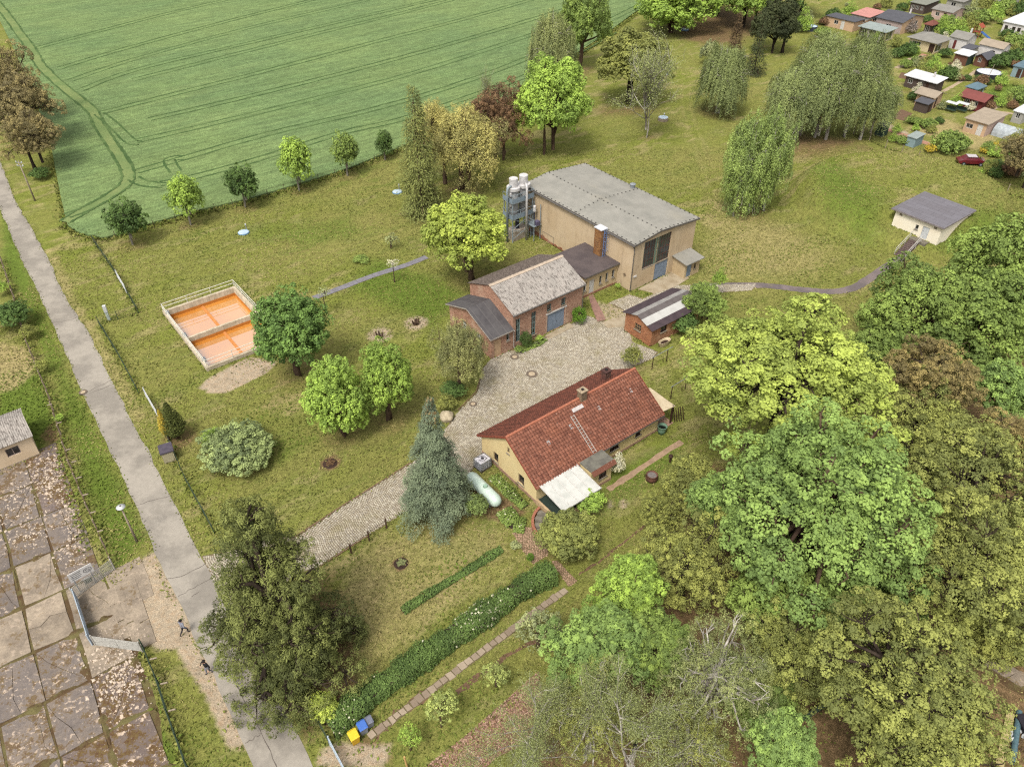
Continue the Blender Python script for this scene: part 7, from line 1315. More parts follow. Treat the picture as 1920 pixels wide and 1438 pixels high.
# things at the lower right corner
slp = struct(MB().add([p + Vector((0, 0, .006)) for p in px_poly([(1825, 1240), (1850, 1228), (1930, 1270), (1930, 1310), (1890, 1290)])], [(0, 1, 2, 3, 4)]).build('slab_path', mossm))
for k in range(3): a = [at(1832 + k * 28, 1238 + k * 17), at(1857 + k * 28, 1228 + k * 15), at(1884 + k * 28, 1244 + k * 15), at(1858 + k * 28, 1254 + k * 17)]; MB().prism([(p.x, p.y) for p in a], -.05, .06 + .006 * k).build('concrete_slab', paleslab, slp)
pp_ = thing('plastic_pipe', 'thick blue-grey plastic pipe lying at the lower right corner', 'pipe', at(1896, 1432)); q = at(1909, 1336) - at(1896, 1432); m = MB(); m.tube([(0, 0, .2), q + Vector((0, 0, .2))], .2, 18, False); m.tube([(0, 0, .2), q + Vector((0, 0, .2))], .17, 18, False); m.build('pipe', paint('pipe_teal', S(96, 124, 130), S(80, 106, 114), 3, .5), pp_, True)
bd2 = thing('timber_board', 'pale timber edging board beside the plastic pipe', 'board', at(1872, 1438)); MB().bar((0, 0, .12), at(1893, 1338) - at(1872, 1438) + Vector((0, 0, .12)), .5, .2).build('board', paint('edge_timber', S(198, 180, 128), S(176, 158, 110), 3), bd2)
scr = thing('scrap_heap', 'heap of white rubble and sticks at the lower right corner', 'heap', at(1915, 1395))
for k in range(16): MB().box(-.15, .15, -.1, .1, 0, .15, Matrix.Translation((rs.uniform(-.7, .6), rs.uniform(-1.0, 1.0), rs.uniform(0, .3))) @ Matrix.Rotation(rs.uniform(0, 3), 4, (1, .5, .3))).build('rubble', wg, scr)
for k in range(6): MB().tube([(rs.uniform(-.8, 0), rs.uniform(-1.4, 0), .3), (rs.uniform(0, .9), rs.uniform(-.6, .8), .45)], .025, 5).build('stick', BARK, scr)
blk = thing('black_crate', 'dark crate at the lower right picture edge', 'crate', at(1922, 1362)); MB().box(-.5, .7, -.6, .7, 0, .5).build('box', paint('black_plastic', S(46, 42, 50), S(36, 34, 40), 4, .5), blk, bevel=.03)
# ------------------------------------------------------------------ the allotment gardens
hutroofs = {'grey': S(150, 146, 138), 'dark': S(92, 92, 98), 'pink': S(210, 148, 138), 'teal': S(160, 170, 166), 'white': S(226, 226, 226), 'green': S(142, 144, 130), 'tan': S(176, 160, 140), 'red': S(140, 78, 72), 'blue': S(104, 128, 140), 'brown': S(130, 78, 66)}
hutwalls = {'white': S(236, 230, 226), 'cream': S(232, 212, 168), 'tan': S(222, 186, 150), 'mauve': S(190, 170, 162), 'brown': S(120, 82, 64), 'red': S(120, 54, 52), 'teal': S(150, 172, 176), 'darkgreen': S(60, 80, 66), 'dark': S(96, 82, 74), 'grey': S(180, 176, 168), 'pink': S(216, 186, 172)}
def rm(n): return paint('hut_roof_' + n, hutroofs[n], tuple(v * .84 for v in hutroofs[n]), 1.0, .85, amt=.14)
def wm_(n): return paint('hut_wall_' + n, hutwalls[n], tuple(v * .86 for v in hutwalls[n]), .8, .9, amt=.08)
hut_order = []
def hut(name, label, kp, lp_, rp, h, roof, rc, wc, fu=(), fv=(), rise=.5, oh=.3, cat='hut', wc2=None, chim=False, doorc='dark_wood'):
    """near bottom corner kp; lp_/rp the far ends of the two walls one sees; fu/fv openings (s0,s1,z0,z1,kind) in those walls"""
    k, l, r = at(*kp), at(*lp_), at(*rp); lu = max(1.2, abs((k - l).dot(U2))); lv = max(1.2, abs((r - k).dot(V2))); root = thing(name, label, cat, k, YAW); hut_order.append(root.name)
    sc = lambda ops, L: [(a * L, b * L, c, d) for a, b, c, d, *_ in ops]; ou, ov_ = sc(fu, lu), sc(fv, lv); z2 = h + rise
    mA, mB_ = MB(), MB()
    if roof == 'gable_u': ta, tb = h, [(0, h), (lv / 2, z2), (lv, h)]
    elif roof == 'gable_v': ta, tb = [(0, h), (lu / 2, z2), (lu, h)], h
    elif roof == 'mono_v': ta, tb = h, [(0, h), (lv, z2)]
    elif roof == 'mono_u': ta, tb = [(0, z2), (lu, h)], h
    else: ta, tb = h, h
    wall(mA, (-lu, 0), (0, 0), ta, ou, depth=.12); wall(mB_, (0, 0), (0, lv), tb, ov_, depth=.12); wall(mA, (0, lv), (-lu, lv), [(0, h), (lu, h)] if roof != 'mono_v' else z2); wall(mA, (-lu, lv), (-lu, 0), h)
    mA.build('wall', wm_(wc), root); mB_.build('wall', wm_(wc2 or wc), root); m = MB(); o = oh; e = .1
    if roof == 'gable_u':
        s = rise / (lv / 2); slab(m, [(-lu - o, -o, h - s * o + e), (o, -o, h - s * o + e), (o, lv / 2, z2 + e), (-lu - o, lv / 2, z2 + e)], .08); slab(m, [(-lu - o, lv / 2, z2 + e), (o, lv / 2, z2 + e), (o, lv + o, h - s * o + e), (-lu - o, lv + o, h - s * o + e)], .08)
    elif roof == 'gable_v':
        s = rise / (lu / 2); slab(m, [(o, -o, h - s * o + e), (o, lv + o, h - s * o + e), (-lu / 2, lv + o, z2 + e), (-lu / 2, -o, z2 + e)], .08); slab(m, [(-lu / 2, -o, z2 + e), (-lu / 2, lv + o, z2 + e), (-lu - o, lv + o, h - s * o + e), (-lu - o, -o, h - s * o + e)], .08)
    elif roof == 'hip':
        c = (-lu / 2, lv / 2, z2 + .35); q = [(-lu - o, -o, h), (o, -o, h), (o, lv + o, h), (-lu - o, lv + o, h)]; m.add(q + [c] + [(a, b, h - .08) for a, b, _ in q], [(0, 1, 4), (1, 2, 4), (2, 3, 4), (3, 0, 4), (0, 5, 6, 1), (1, 6, 7, 2)])
    elif roof == 'mono_v': slab(m, [(-lu - o, -o, h + e), (o, -o, h + e), (o, lv + o, z2 + e), (-lu - o, lv + o, z2 + e)], .1)
    elif roof == 'mono_u': slab(m, [(-lu - o, -o, z2 + e), (o, -o, h + e), (o, lv + o, h + e), (-lu - o, lv + o, z2 + e)], .1)
    else: slab(m, [(-lu - o, -o, h + e), (o, -o, h + e), (o, lv + o, h + e), (-lu - o, lv + o, h + e)], .12)
    rf_ = m.build('roof', rm(rc), root)
    for ops, raw, p0, p1 in ((ou, fu, (-lu, 0), (0, 0)), (ov_, fv, (0, 0), (0, lv))):
        for o_, rw in zip(ops, raw):
            if len(rw) > 4 and rw[4].startswith('d'): door(root, p0, p1, o_, {'d': dark_wood, 'dw': white_frame, 'dr': wm_('red'), 'dg': wm_('darkgreen')}[rw[4]], 'door', 1, .06)
            else: opening(root, p0, p1, o_, 'window', white_frame if wc != 'white' else dark_wood, .07, (2, 1), .07, False)
    if chim: MB().box(-lu * .3, -lu * .3 + .3, lv * .6, lv * .6 + .3, h, z2 + .9).build('chimney', wm_('white'), rf_)
    return root
W = lambda a, b: (a, b, .9, 1.8)
hut('garden_hut', 'long low tan hut with narrow dark roof at the far allotment edge', (1597, 61), (1552, 47), (1606, 54), 2.3, 'flat', 'dark', 'tan', [W(.3, .45), (.55, .68, 0.02, 2.0, 'dw')], oh=.25); hut('garden_hut', 'hut with bright salmon-pink roof', (1625, 53), (1594, 45), (1647, 44), 2.4, 'mono_v', 'pink', 'grey', [W(.5, .8)], [W(.3, .6)], .4)
hut('garden_hut', 'large mauve hut with dark slate roof and beige gable', (1686, 66), (1645, 53), (1711, 50), 2.7, 'gable_u', 'dark', 'mauve', [W(.4, .6)], [(.35, .5, 1.2, 2.2), (.6, .75, 1.2, 2.2)], 1.0, wc2='tan', chim=True); hut('garden_hut', 'open-sided hut with pale teal roof and cream pillars', (1655, 80), (1614, 67), (1668, 73), 2.2, 'mono_v', 'teal', 'dark', [(.1, .3, .4, 1.9), (.4, .6, .4, 1.9)], [(.2, .8, .2, 2.0)], .3, wc2='cream', oh=.5)
hut('garden_hut', 'cream hut with pyramid roof and dark doorway', (1749, 102), (1701, 90), (1768, 92), 2.4, 'hip', 'grey', 'cream', [W(.12, .45), (.78, .98, .02, 2.0, 'd')], [(.05, .5, .3, 1.9)], .9, .6); hut('garden_hut', 'white hut with grey roof and dark red door', (1807, 97), (1773, 91), (1826, 91), 2.5, 'gable_u', 'grey', 'white', [(.25, .42, .02, 1.9, 'dr')], [], .9, chim=True)
hut('garden_hut', 'long white hut with grey-brown roof right of the red-doored one', (1872, 115), (1832, 104), (1886, 109), 2.6, 'gable_u', 'tan', 'white', [(.6, .72, .9, 1.8)], [W(.3, .6)], .8); hut('garden_hut', 'terracotta shed with white flat roof and green side wall', (1809, 125), (1783, 120), (1823, 120), 2.1, 'mono_v', 'white', 'brown', [], [], .3, wc2='darkgreen'); hut('garden_hut', 'small brown hut with dark gable roof beside the round pool', (1844, 128), (1826, 122), (1860, 122), 1.9, 'gable_v', 'dark', 'brown', [W(.3, .6)], [], .7, .4)
hut('garden_hut', 'dark hut with white framed windows and green-grey roof at the far top', (1730, 28), (1704, 22), (1748, 19), 2.3, 'mono_v', 'green', 'dark', [W(.1, .3), W(.4, .6), W(.75, .9)], [], .3); hut('garden_hut', 'whitish hut under grey felt roof below the top row', (1780, 43), (1750, 33), (1800, 34), 2.3, 'gable_u', 'grey', 'pink', [W(.2, .4), (.6, .75, .02, 1.9, 'd')], [W(.2, .4)], .6); hut('garden_hut', 'white garden house with white porch roof at the right edge', (1915, 70), (1874, 62), (1940, 55), 2.5, 'mono_v', 'white', 'white', [W(.1, .25), W(.45, .6), W(.7, .85)], [], .5)
hut('garden_hut', 'pale hut touching the top right picture edge', (1888, 12), (1855, 6), (1905, 4), 2.4, 'mono_v', 'white', 'grey', [W(.2, .5)], [], .3); hut('garden_hut', 'small pavilion with brown-red roof among the far shrubs', (1741, 66), (1731, 63), (1753, 61), 2.2, 'hip', 'brown', 'dark', [(.2, .8, .3, 1.9)], [(.2, .8, .3, 1.9)], .5, .4); hut('garden_hut', 'grey felt roofed hut between the top row huts', (1800, 22), (1775, 15), (1815, 16), 2.2, 'mono_v', 'grey', 'grey', [W(.3, .6)], [], .3)
hut('garden_hut', 'long dark hut with pale blue-white roof in the middle gardens', (1748, 178), (1690, 164), (1766, 172), 2.2, 'mono_v', 'white', 'dark', [W(.1, .25), W(.45, .6), (.7, .8, .02, 1.9, 'd')], [], .4, .4, chim=True); hut('garden_hut', 'tan gable hut with grey-brown roof behind the lean-to shed', (1744, 206), (1716, 196), (1760, 199), 2.4, 'gable_u', 'tan', 'tan', [W(.4, .7)], [(.3, .5, .02, 1.9, 'd')], .6, .5); hut('garden_shed', 'wooden lean-to shed with dark roof before the tan gable hut', (1734, 214), (1707, 209), (1743, 209), 1.7, 'mono_v', 'dark', 'dark', [], [(.3, .7, .02, 1.5, 'd')], .3, .2, 'shed')
hut('garden_hut', 'dark red hut with red roof in the middle gardens', (1836, 212), (1798, 200), (1856, 203), 2.2, 'gable_u', 'red', 'red', [W(.2, .4), W(.6, .8)], [], .7, .5); hut('garden_hut', 'tan garage-like hut with pale striped roof near the fence', (1843, 258), (1806, 245), (1880, 244), 2.3, 'mono_v', 'tan', 'tan', [(.08, .4, .8, 1.6), (.6, .85, .02, 1.95, 'dw')], [], .4, .3, wc2='pink'); hut('garden_shed', 'small teal shed at the garden fence', (1712, 278), (1699, 272), (1727, 271), 1.6, 'mono_v', 'teal', 'teal', [], [], .2, .15, 'shed'); hut('garden_shed', 'dark green shed at the fence under the last birch', (1652, 258), (1640, 253), (1662, 253), 1.9, 'mono_v', 'dark', 'darkgreen', [], [], .2, .15, 'shed')
hut('garden_shed', 'grey-blue and brown shed at the right picture edge', (1912, 148), (1897, 142), (1930, 139), 2.1, 'mono_v', 'blue', 'teal', [(.5, .9, .02, 1.8, 'd')], [], .3, .2, 'shed', wc2='brown'); hut('garden_shed', 'grey shed behind the tan garage-like hut', (1912, 234), (1895, 228), (1930, 226), 2.0, 'mono_v', 'white', 'grey', [W(.3, .7)], [], .3, .2, 'shed'); hut('garden_shed', 'pinkish-grey shed behind the terracotta one', (1815, 112), (1797, 108), (1829, 107), 2.0, 'mono_v', 'dark', 'grey', [W(.3, .7)], [], .2, .2, 'shed')
hut('gazebo', 'blue pyramid gazebo behind the red hut', (1826, 186), (1808, 180), (1842, 180), 1.9, 'hip', 'blue', 'teal', [(.1, .9, .3, 1.7)], [(.1, .9, .3, 1.7)], .5, .3, 'gazebo')
# pale stripe on the striped roof, pools, play things, car, greenhouse
def pool(label, q, r, h, wc, lc):
    p = thing('round_pool', label, 'pool', at(*q), 0); MB().lathe([(r, 0), (r, h), (r * .95, h + .03), (r * .93, h - .1)], 26).build('wall', paint('pool_' + wc, *{'dark': (S(50, 52, 60), S(40, 42, 50)), 'blue': (S(70, 76, 90), S(60, 66, 80))}[wc], 4, .5), p); MB().lathe([(r * .94, h - .06), (r * .94, h - .05)], 26).build('cover', paint('pool_cover' + wc, lc, tuple(v * .9 for v in lc), 1.5, .3), p)
pool('round pool with pale blue cover at the far allotment edge', (1519, 57), 1.6, 1.0, 'blue', S(206, 226, 240)); pool('large black round pool with white cover in the gardens', (1852, 143), 2.6, .9, 'dark', S(226, 228, 232))
ps = thing('play_tower', 'orange wooden play tower with blue slide', 'play tower', at(1830, 70), YAW); wo_ = paint('play_wood', S(176, 88, 62), S(150, 74, 54), 4)
for q in ((-.7, -.7), (.7, -.7), (.7, .7), (-.7, .7)): MB().bar((*q, 0), (*q, 2.4), .14).build('post', wo_, ps)
MB().box(-.8, .8, -.8, .8, 1.2, 1.3).build('deck', wo_, ps); m = MB(); m.add([(-1, -1, 2.3), (1, -1, 2.3), (1, 1, 2.3), (-1, 1, 2.3), (0, -1, 3.1), (0, 1, 3.1)], [(0, 4, 5, 3), (1, 2, 5, 4)]); m.build('roof', wo_, ps); m = MB(); slab(m, [(.8, -.3, 1.3), (3.2, -.3, .2), (3.2, .3, .2), (.8, .3, 1.3)], .06); m.bar((.8, -.33, 1.4), (3.2, -.33, .3), .05, .2); m.bar((.8, .33, 1.4), (3.2, .33, .3), .05, .2); m.build('slide', paint('slide_blue', S(90, 130, 196), S(80, 118, 180), 3, .5), ps)
car = thing('parked_car', 'wine-red parked car with pale roof inside the garden fence', 'car', at(1818, 308), R(-8))
cpr = [(-2.1, .35), (-2.15, .75), (-1.5, .92), (-.9, 1.38), (.7, 1.42), (1.5, .98), (2.1, .85), (2.15, .4)]
m = MB(); n = len(cpr); m.add([(x, -.85 if z < 1 else -.68, z) for x, z in cpr] + [(x, .85 if z < 1 else .68, z) for x, z in cpr], [tuple(range(n)), tuple(reversed(range(n, 2 * n)))] + [(i, (i + 1) % n, n + (i + 1) % n, n + i) for i in range(n)]); m.build('body', paint('car_wine', S(120, 36, 46), S(100, 30, 40), 2, .25, .6, amt=.03), car)
m = MB(); m.add([(-1.42, -.72, .97), (-.9, -.66, 1.36), (.66, -.66, 1.4), (1.36, -.72, 1.03)], [(0, 1, 2, 3)]); [v for v in ()]; m.v = [(x, y - .05, z) for x, y, z in m.v]; m.build('side_window', glass, car); m = MB(); m.add([(1.52, -.66, 1.0), (.74, -.6, 1.4), (.74, .6, 1.4), (1.52, .66, 1.0)], [(0, 1, 2, 3)]); m.v = [(x + .03, y, z + .03) for x, y, z in m.v]; m.build('windscreen', glass, car); m = MB(); m.box(-.85, .65, -.6, .6, 1.4, 1.46); m.build('roof_panel', paint('car_pale', S(206, 196, 196), S(186, 176, 176), 3, .3), car)
for x in (-1.3, 1.35):
    for y in (-.84, .84): w_ = MB().tube([(x, y - .1, .32), (x, y + .1, .32)], .32, 16).build('wheel', paint('tyre', S(40, 38, 38), S(32, 30, 30), 5), car); MB().tube([(x, y - .11, .32), (x, y + .11, .32)], .18, 12).build('rim', greymetal, w_)
for y in (-.6, .6): MB().box(2.1, 2.16, y - .18, y + .18, .6, .75).build('headlight', wg, car)
gh = thing('foil_tunnel', 'arched foil greenhouse at the garden right edge', 'greenhouse', at(1905, 268), YAW); m = MB(); N_ = 10; A, B = [], []
for k in range(N_ + 1): a = math.pi * k / N_; A.append((-4.5, 1.5 - 1.5 * math.cos(a), 1.9 * math.sin(a))); B.append((0, 1.5 - 1.5 * math.cos(a), 1.9 * math.sin(a)))
m.strip([Vector(a) for a in A], [Vector(b) for b in B]); m.add(B, [tuple(range(N_ + 1))]); m.build('foil', paint('foil', S(196, 202, 204), S(166, 172, 176), 2, .3, amt=.2), gh)
for lb, q, c in (('white and green garden swing seat by the lilac bush', (1780, 210), 'darkgreen'), ('green garden bench group beside the red hut', (1800, 211), 'darkgreen')):
    b_ = thing('swing_bench', lb, 'bench', at(*q), YAW); MB().box(-.9, .9, -.3, .3, .4, .5).build('seat', wm_(c), b_); MB().box(-.9, .9, .25, .33, .5, 1.0).build('backrest', wm_(c), b_); m = MB(); slab(m, [(-1.1, -.5, 1.7), (1.1, -.5, 1.7), (1.1, .5, 1.8), (-1.1, .5, 1.8)], .05); m.build('canopy', wg, b_)
    for x in (-1, 1): MB().bar((x, .2, 0), (x, .2, 1.75), .06).build('leg', wm_(c), b_)
for lb, q in (('mint foil cloche left of the middle shrubs', (1741, 132)), ('mint foil cloche right of the middle shrubs', (1762, 141))):
    b_ = thing('cloche', lb, 'cloche', at(*q), YAW); m = MB(); A = [Vector((-1.2, .6 * math.cos(math.pi * k / 6), .8 * math.sin(math.pi * k / 6))) for k in range(7)]; m.strip(A, [a + Vector((2.4, 0, 0)) for a in A]); m.add(A, [tuple(range(7))]); m.build('foil', paint('foil_mint', S(206, 232, 222), S(180, 212, 200), 3, .3), b_)
fp_ = thing('flag_pole', 'thin pale pole beside the large black pool', 'pole', at(1848, 156)); MB().tube([(0, 0, 0), (.6, .3, 3.6)], .05, 6).build('pole', concm, fp_)
# garden paths
pth = paint('garden_path_pale', S(196, 174, 144), S(176, 154, 126), 2, amt=.15)
for pl, w in (([(1650, 238), (1690, 252), (1745, 272)], 1.3), ([(1768, 172), (1790, 160), (1812, 146), (1830, 133)], .8), ([(1700, 112), (1735, 105)], .9), ([(1850, 210), (1890, 190), (1925, 172)], 1.0), ([(1870, 209), (1905, 215), (1925, 222)], .8), ([(1735, 102), (1722, 112)], 1.6), ([(1680, 128), (1700, 122)], 1.2)): ribbonpath('garden_walk', pl, w, pth if w < 1.3 else paint('path_pink', S(196, 146, 122), S(172, 128, 104), 2, amt=.15), .015)
# beds
for pl in ([(1690, 205), (1712, 214), (1700, 228), (1672, 222)], [(1690, 136), (1720, 142), (1712, 152), (1684, 146)]): struct(MB().add([p + Vector((0, 0, .01)) for p in px_poly(pl)], [(0, 1, 2, 3)]).build('vegetable_bed', paint('edge_soil', S(128, 98, 74))))
rg2 = random.Random(77)
GS = 'shrubs and small trees in the allotments'
names = [('dark rounded shrub', 'shrub', 'darkgreen'), ('light green shrub', 'shrub2', 'lime'), ('mid green bush', 'shrub', 'midgreen'), ('olive bush', 'shrub2', 'olive'), ('pale grey-green shrub', 'shrub2', 'silver'), ('white-flowering shrub', 'shrub2', 'white'), ('golden shrub', 'tiny', 'goldbush'), ('lilac-grey bush', 'shrub2', 'lilac'), ('dark brownish bush', 'shrub', 'copper')]
for q, w, i, where in [((1775, 285), 56, 2, 'broad, straddling the garden fence left of the car'), ((1795, 280), 40, 2, 'behind the fence just left of the car'), ((1843, 288), 16, 6, 'nearer one before the tan garage hut'), ((1866, 278), 14, 6, 'farther one right of the tan garage hut'), ((1742, 286), 22, 6, 'at the fence beside the small teal shed'), ((1672, 266), 18, 1, 'at the fence beside the dark green shed'), ((1690, 270), 24, 2, 'between the two fence sheds'), ((1848, 205), 30, 8, 'against the red hut front'), ((1818, 208), 20, 5, 'covering the red hut wall'), ((1764, 205), 18, 4, 'right of the tan gable hut'), ((1718, 176), 20, 5, 'before the long dark hut'), ((1712, 188), 24, 0, 'left of the tan gable hut'),
        ((1790, 200), 28, 1, 'between tan and red huts'), ((1700, 105), 34, 0, 'hedge-like, below the cream pyramid hut'), ((1680, 108), 26, 0, 'left of the cream pyramid hut garden'), ((1716, 100), 16, 1, 'slim, left of the cream pyramid hut'), ((1746, 118), 20, 0, 'on the lawn below the cream pyramid hut'), ((1728, 125), 22, 8, 'low, below the cream hut lawn'), ((1770, 108), 26, 0, 'between cream and white huts'), ((1768, 80), 20, 5, 'behind the cream pyramid hut'), ((1790, 75), 44, 1, 'wide, among the shrubs behind the cream hut'), ((1760, 62), 30, 1, 'before the brown-red pavilion'), ((1815, 60), 36, 3, 'left of the play tower'), ((1775, 52), 34, 2, 'below the whitish hut'), ((1835, 45), 40, 2, 'in the upper thicket right of centre'), ((1815, 35), 36, 4, 'in the upper thicket'), ((1860, 40), 36, 1, 'in the upper thicket near the white garden house'), ((1845, 22), 40, 3, 'at the top thicket'), ((1880, 25), 40, 2, 'top right thicket'), ((1905, 30), 34, 0, 'at the top right edge'),
        ((1908, 95), 52, 2, 'broad, at the right edge above the hedge'), ((1895, 122), 40, 0, 'hedge piece right of the long white hut'), ((1870, 128), 36, 0, 'hedge piece below the long white hut'), ((1745, 138), 34, 1, 'left of the mint cloches'), ((1775, 150), 36, 0, 'behind the long pale-roofed hut'), ((1722, 150), 34, 3, 'right of the weeping birches'), ((1790, 132), 22, 5, 'low, by the terracotta shed'), ((1875, 160), 26, 1, 'on the right lawn beside the pool'), ((1910, 190), 44, 2, 'tree-like, at the right edge below the lawn'), ((1872, 200), 24, 1, 'beside the pale walk'), ((1630, 60), 30, 8, 'between long tan hut and teal-roofed hut'), ((1590, 35), 34, 1, 'above the long tan hut'), ((1560, 38), 30, 0, 'at the left end of the long tan hut'), ((1640, 82), 20, 1, 'before the teal-roofed hut'), ((1705, 62), 26, 7, 'right of the large mauve hut'),
        ((1690, 20), 22, 0, 'left of the top dark hut'), ((1660, 15), 24, 3, 'in the far top garden'), ((1540, 70), 30, 2, 'by the far round pool'), ((1500, 60), 40, 1, 'left of the far round pool'), ((1885, 75), 26, 0, 'before the white garden house'), ((1900, 275), 36, 3, 'at the foil tunnel'), ((1890, 330), 40, 8, 'dark, at the lower fence end'), ((1862, 295), 24, 1, 'low, right of the car'), ((1800, 190), 20, 1, 'beside the blue gazebo'), ((1680, 250), 20, 1, 'by the pink garden walk'), ((1760, 232), 18, 0, 'by the dry lawn corner'), ((1730, 236), 16, 0, 'along the bed left of the dry lawn'), ((1716, 246), 16, 1, 'along the bed near the walk')]:
    nm, kd, fl = names[i]; p = at(*q); r = w / 2 / FPX * depth(p); plant('garden_bush', (nm + ' ' + where)[:90], 'shrub', kd, fl, p, r, r * .55, r * rg2.uniform(.8, 1.15), group=GS)
short = ['long tan hut', 'salmon-roofed hut', 'large mauve hut', 'teal-roofed open hut', 'pyramid-roofed cream hut', 'red-doored white hut', 'long white hut', 'white-roofed terracotta shed', 'small brown gable hut', 'green-grey roofed dark hut', 'whitish felt-roofed hut', 'white garden house', 'top edge pale hut', 'brown-red pavilion', 'grey felt hut', 'pale-roofed long dark hut', 'tan gable hut', 'dark lean-to shed', 'dark red hut', 'tan garage hut', 'small teal shed', 'dark green shed', 'grey-blue edge shed', 'grey back shed', 'pinkish-grey shed', 'blue gazebo']
huts_o = [o for o in col.objects if o.name.split('.')[0] in ('garden_hut', 'garden_shed', 'gazebo') and o.parent is None]; seq = {}
for o in huts_o: seq[o.name] = o
order = sorted(huts_o, key=lambda o: hut_order.index(o.name)); huts_at = [(o.location.x, o.location.y, s_) for o, s_ in zip(order, short)]; others = [(o.location.x, o.location.y, '') for o in col.objects if o.name.startswith(('round_pool', 'parked_car', 'play_tower', 'foil_tunnel', 'swing_bench'))]
plots = px_poly([(1690, 100), (1500, 40), (1560, 20), (1640, -5), (1925, -12), (1925, 350), (1860, 340), (1700, 285), (1660, 250), (1700, 180)]); cnt = 0; used = set(); look = ['dark', 'light green', 'mid green', 'olive', 'pale grey-green', '', '', '', 'brownish']
while cnt < 95:
    q = (rg2.uniform(1500, 1925), rg2.uniform(-10, 345)); p_ = at(*q)
    if not inside(np.array([p_.x]), np.array([p_.y]), plots)[0] or any(-5 < (hx - p_.x) * U2.x * -1 + (hy - p_.y) * U2.y * -1 + 2.5 < 4.5 and -6 < (p_.x - hx) * V2.x + (p_.y - hy) * V2.y - 2 < 4 for hx, hy, _ in huts_at + others): continue
    ci = rg2.choice((0, 0, 1, 2, 2, 3, 3, 4, 8)); nm, kd, fl = names[ci]; r = rg2.uniform(.5, 1.5); hx, hy, hn = min(huts_at, key=lambda h_: (h_[0] - p_.x) ** 2 + (h_[1] - p_.y) ** 2); hq = pix((hx, hy, 0)); dx, dy = q[0] - hq[0], (q[1] - hq[1]) * 1.6; di = ('right of' if dx > 0 else 'left of') if abs(dx) > abs(dy) else ('before' if dy > 0 else 'behind'); far_ = ' a little way' if math.hypot(hx - p_.x, hy - p_.y) > 9 else ''
    lb = '%s %s bush%s %s the %s' % ('tiny' if r < .8 else 'small' if r < 1.15 else 'medium', look[ci], far_, di, hn)
    if lb in used: continue
    used.add(lb); cnt += 1; plant('small_bush', lb, 'shrub', 'tiny' if r < .8 else kd, fl, p_, r, r * .55, r * rg2.uniform(.7, 1.3), group='small bushes in the allotment plots')
tree_b('garden_tree', 'brown-leafed tree at the right edge above the mound', 'tree', 'airy2', 'fieldtree', (1918, 352), (1912, 285), 92, 1.0, .2, bark=DARKBARK)
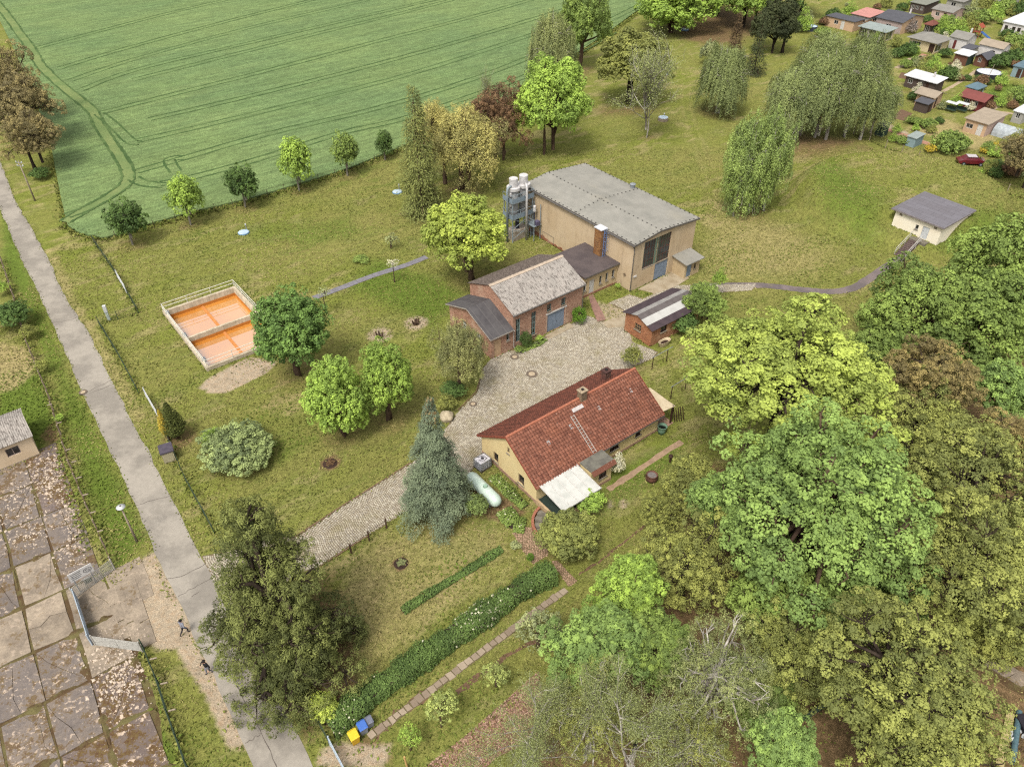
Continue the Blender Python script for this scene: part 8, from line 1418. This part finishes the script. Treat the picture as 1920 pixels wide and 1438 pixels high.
# ------------------------------------------------------------------ people
def person(name, label, q, rz, joints, colours):
    root = thing(name, label, 'person', at(*q), rz); J = joints; names_ = list(J); E_ = [('pelvis', 'chest'), ('chest', 'neck'), ('neck', 'head'), ('head', 'crown')]
    for s in 'lr':
        E_ += [('chest', 'sh' + s), ('sh' + s, 'el' + s), ('el' + s, 'wr' + s), ('wr' + s, 'pa' + s), ('pelvis', 'hi' + s), ('hi' + s, 'kn' + s), ('kn' + s, 'an' + s), ('an' + s, 'to' + s)]
    rad = {'pelvis': .14, 'chest': .16, 'neck': .06, 'head': .1, 'crown': .085}
    for s in 'lr':
        rad.update({'sh' + s: .075, 'el' + s: .05, 'wr' + s: .035, 'pa' + s: .035, 'hi' + s: .1, 'kn' + s: .065, 'an' + s: .045, 'to' + s: .04}); w = Vector(J['wr' + s]); p = Vector(J['pa' + s]); d = (p - w).normalized(); sd = d.cross(Vector((0, 1, .2))).normalized()
        for k in range(5): 
            t_ = 'f%d%s' % (k, s); J[t_] = tuple(p + d * ((.07, .085, .09, .08, .04)[k]) + sd * ((-.03, -.01, .01, .03, .06)[k])); names_.append(t_); rad[t_] = .009; E_.append(('pa' + s, t_))
    me = bpy.data.meshes.new('body'); ix = {n: i for i, n in enumerate(names_)}; me.from_pydata([J[n] for n in names_], [(ix[a], ix[b]) for a, b in E_], []); me.update(); o = link('body', me); md = o.modifiers.new('skin', 'SKIN'); sv = me.skin_vertices[0].data
    for n in names_: sv[ix[n]].radius = (rad[n],) * 2; sv[ix[n]].use_root = n == 'pelvis'
    o.modifiers.new('sub', 'SUBSURF').levels = 2; dg = bpy.context.evaluated_depsgraph_get(); m2 = bpy.data.meshes.new_from_object(o.evaluated_get(dg)); bpy.data.objects.remove(o); m2.name = 'body'; m2.shade_smooth(); m2.materials.clear()
    for c in colours: m2.materials.append(c)
    def seg(p, a, b): a, b = Vector(a), Vector(b); t_ = max(0, min(1, (p - a).dot(b - a) / ((b - a).length_squared + 1e-9))); return (p - a.lerp(b, t_)).length
    for f in m2.polygons:
        e = min(E_, key=lambda e: seg(f.center, J[e[0]], J[e[1]])); n = e[1]; f.material_index = 0 if n in ('head', 'crown') or n.startswith(('pa', 'f')) else 3 if n.startswith('to') else 2 if n.startswith(('hi', 'kn', 'an')) else 1
    b = link('body', m2, root); h = Vector(J['head']); c = Vector(J['crown']); hm = MB(); bm = bmesh.new(); bmesh.ops.create_icosphere(bm, subdivisions=2, radius=.118)
    for v in bm.verts: v.co = Vector((v.co.x, v.co.y * 1.1 - .025, v.co.z if v.co.z > -.05 else -.05 + (v.co.z + .05) * .6))
    hm_ = bpy.data.meshes.new('hair'); bm.to_mesh(hm_); bm.free(); hm_.shade_smooth(); hm_.materials.append(colours[4]); link('hair', hm_, root, c + (h - c) * .15); m = MB(); f0 = h + Vector((0, .1, -.005)); m.lathe([(.018, 0), (.012, .03)], 6, tuple(f0 + Vector((0, .0, -.02)))); m.build('nose', colours[0], root)
    for x in (-.035, .035): MB().lathe([(.012, -.008), (.012, .008)], 6, tuple(h + Vector((x, .095, .02)))).build('eye', colours[4], root)
    MB().bar(h + Vector((-.025, .093, -.055)), h + Vector((.025, .093, -.055)), .012).build('mouth', paint('lip', S(150, 84, 76)), root)
skin = paint('skin', S(216, 170, 144), S(204, 156, 130), 4, .6); drk = paint('cloth_dark', S(44, 42, 50), S(36, 34, 42), 6); shoe = paint('shoe', S(60, 54, 56), S(48, 44, 46), 6); hairm = paint('hair_dark', S(42, 34, 32), S(34, 28, 26), 8)
base = dict(pelvis=(0, 0, .95), chest=(0, .03, 1.32), neck=(0, .05, 1.5), head=(0, .07, 1.62), crown=(0, .06, 1.7), shl=(.19, .03, 1.42), shr=(-.19, .03, 1.42), ell=(.36, -.08, 1.2), wrl=(.42, .1, 1.02), pal=(.43, .15, .96), elr=(-.36, .02, 1.22), wrr=(-.46, .18, 1.12), par=(-.48, .23, 1.07), hil=(.1, 0, .9), knl=(.12, .22, .55), anl=(.12, .18, .12), tol=(.13, .33, .05), hir=(-.1, 0, .9), knr=(-.1, -.05, .5), anr=(-.1, -.38, .2), tor=(-.1, -.34, .06))
person('person', 'person in grey top and dark trousers walking on the sandy gateway', (348, 1188), R(-30), dict(base), [skin, paint('cloth_grey', S(150, 150, 160), S(128, 128, 140), 6), drk, shoe, hairm])
b2 = dict(base); b2.update(ell=(.4, .02, 1.2), wrl=(.3, .25, 1.12), pal=(.26, .29, 1.1), elr=(-.38, -.02, 1.16), wrr=(-.42, .16, .98), par=(-.42, .21, .93), knl=(.12, .1, .52), anl=(.13, .12, .1), tol=(.14, .27, .05), knr=(-.11, -.02, .5), anr=(-.12, -.2, .13), tor=(-.12, -.08, .05))
person('person', 'person in black jacket and grey trousers at the edge of the lane', (393, 1262), R(150), b2, [skin, paint('cloth_black', S(30, 30, 36), S(26, 26, 30), 6), paint('cloth_greyjeans', S(150, 150, 160)), shoe, hairm])
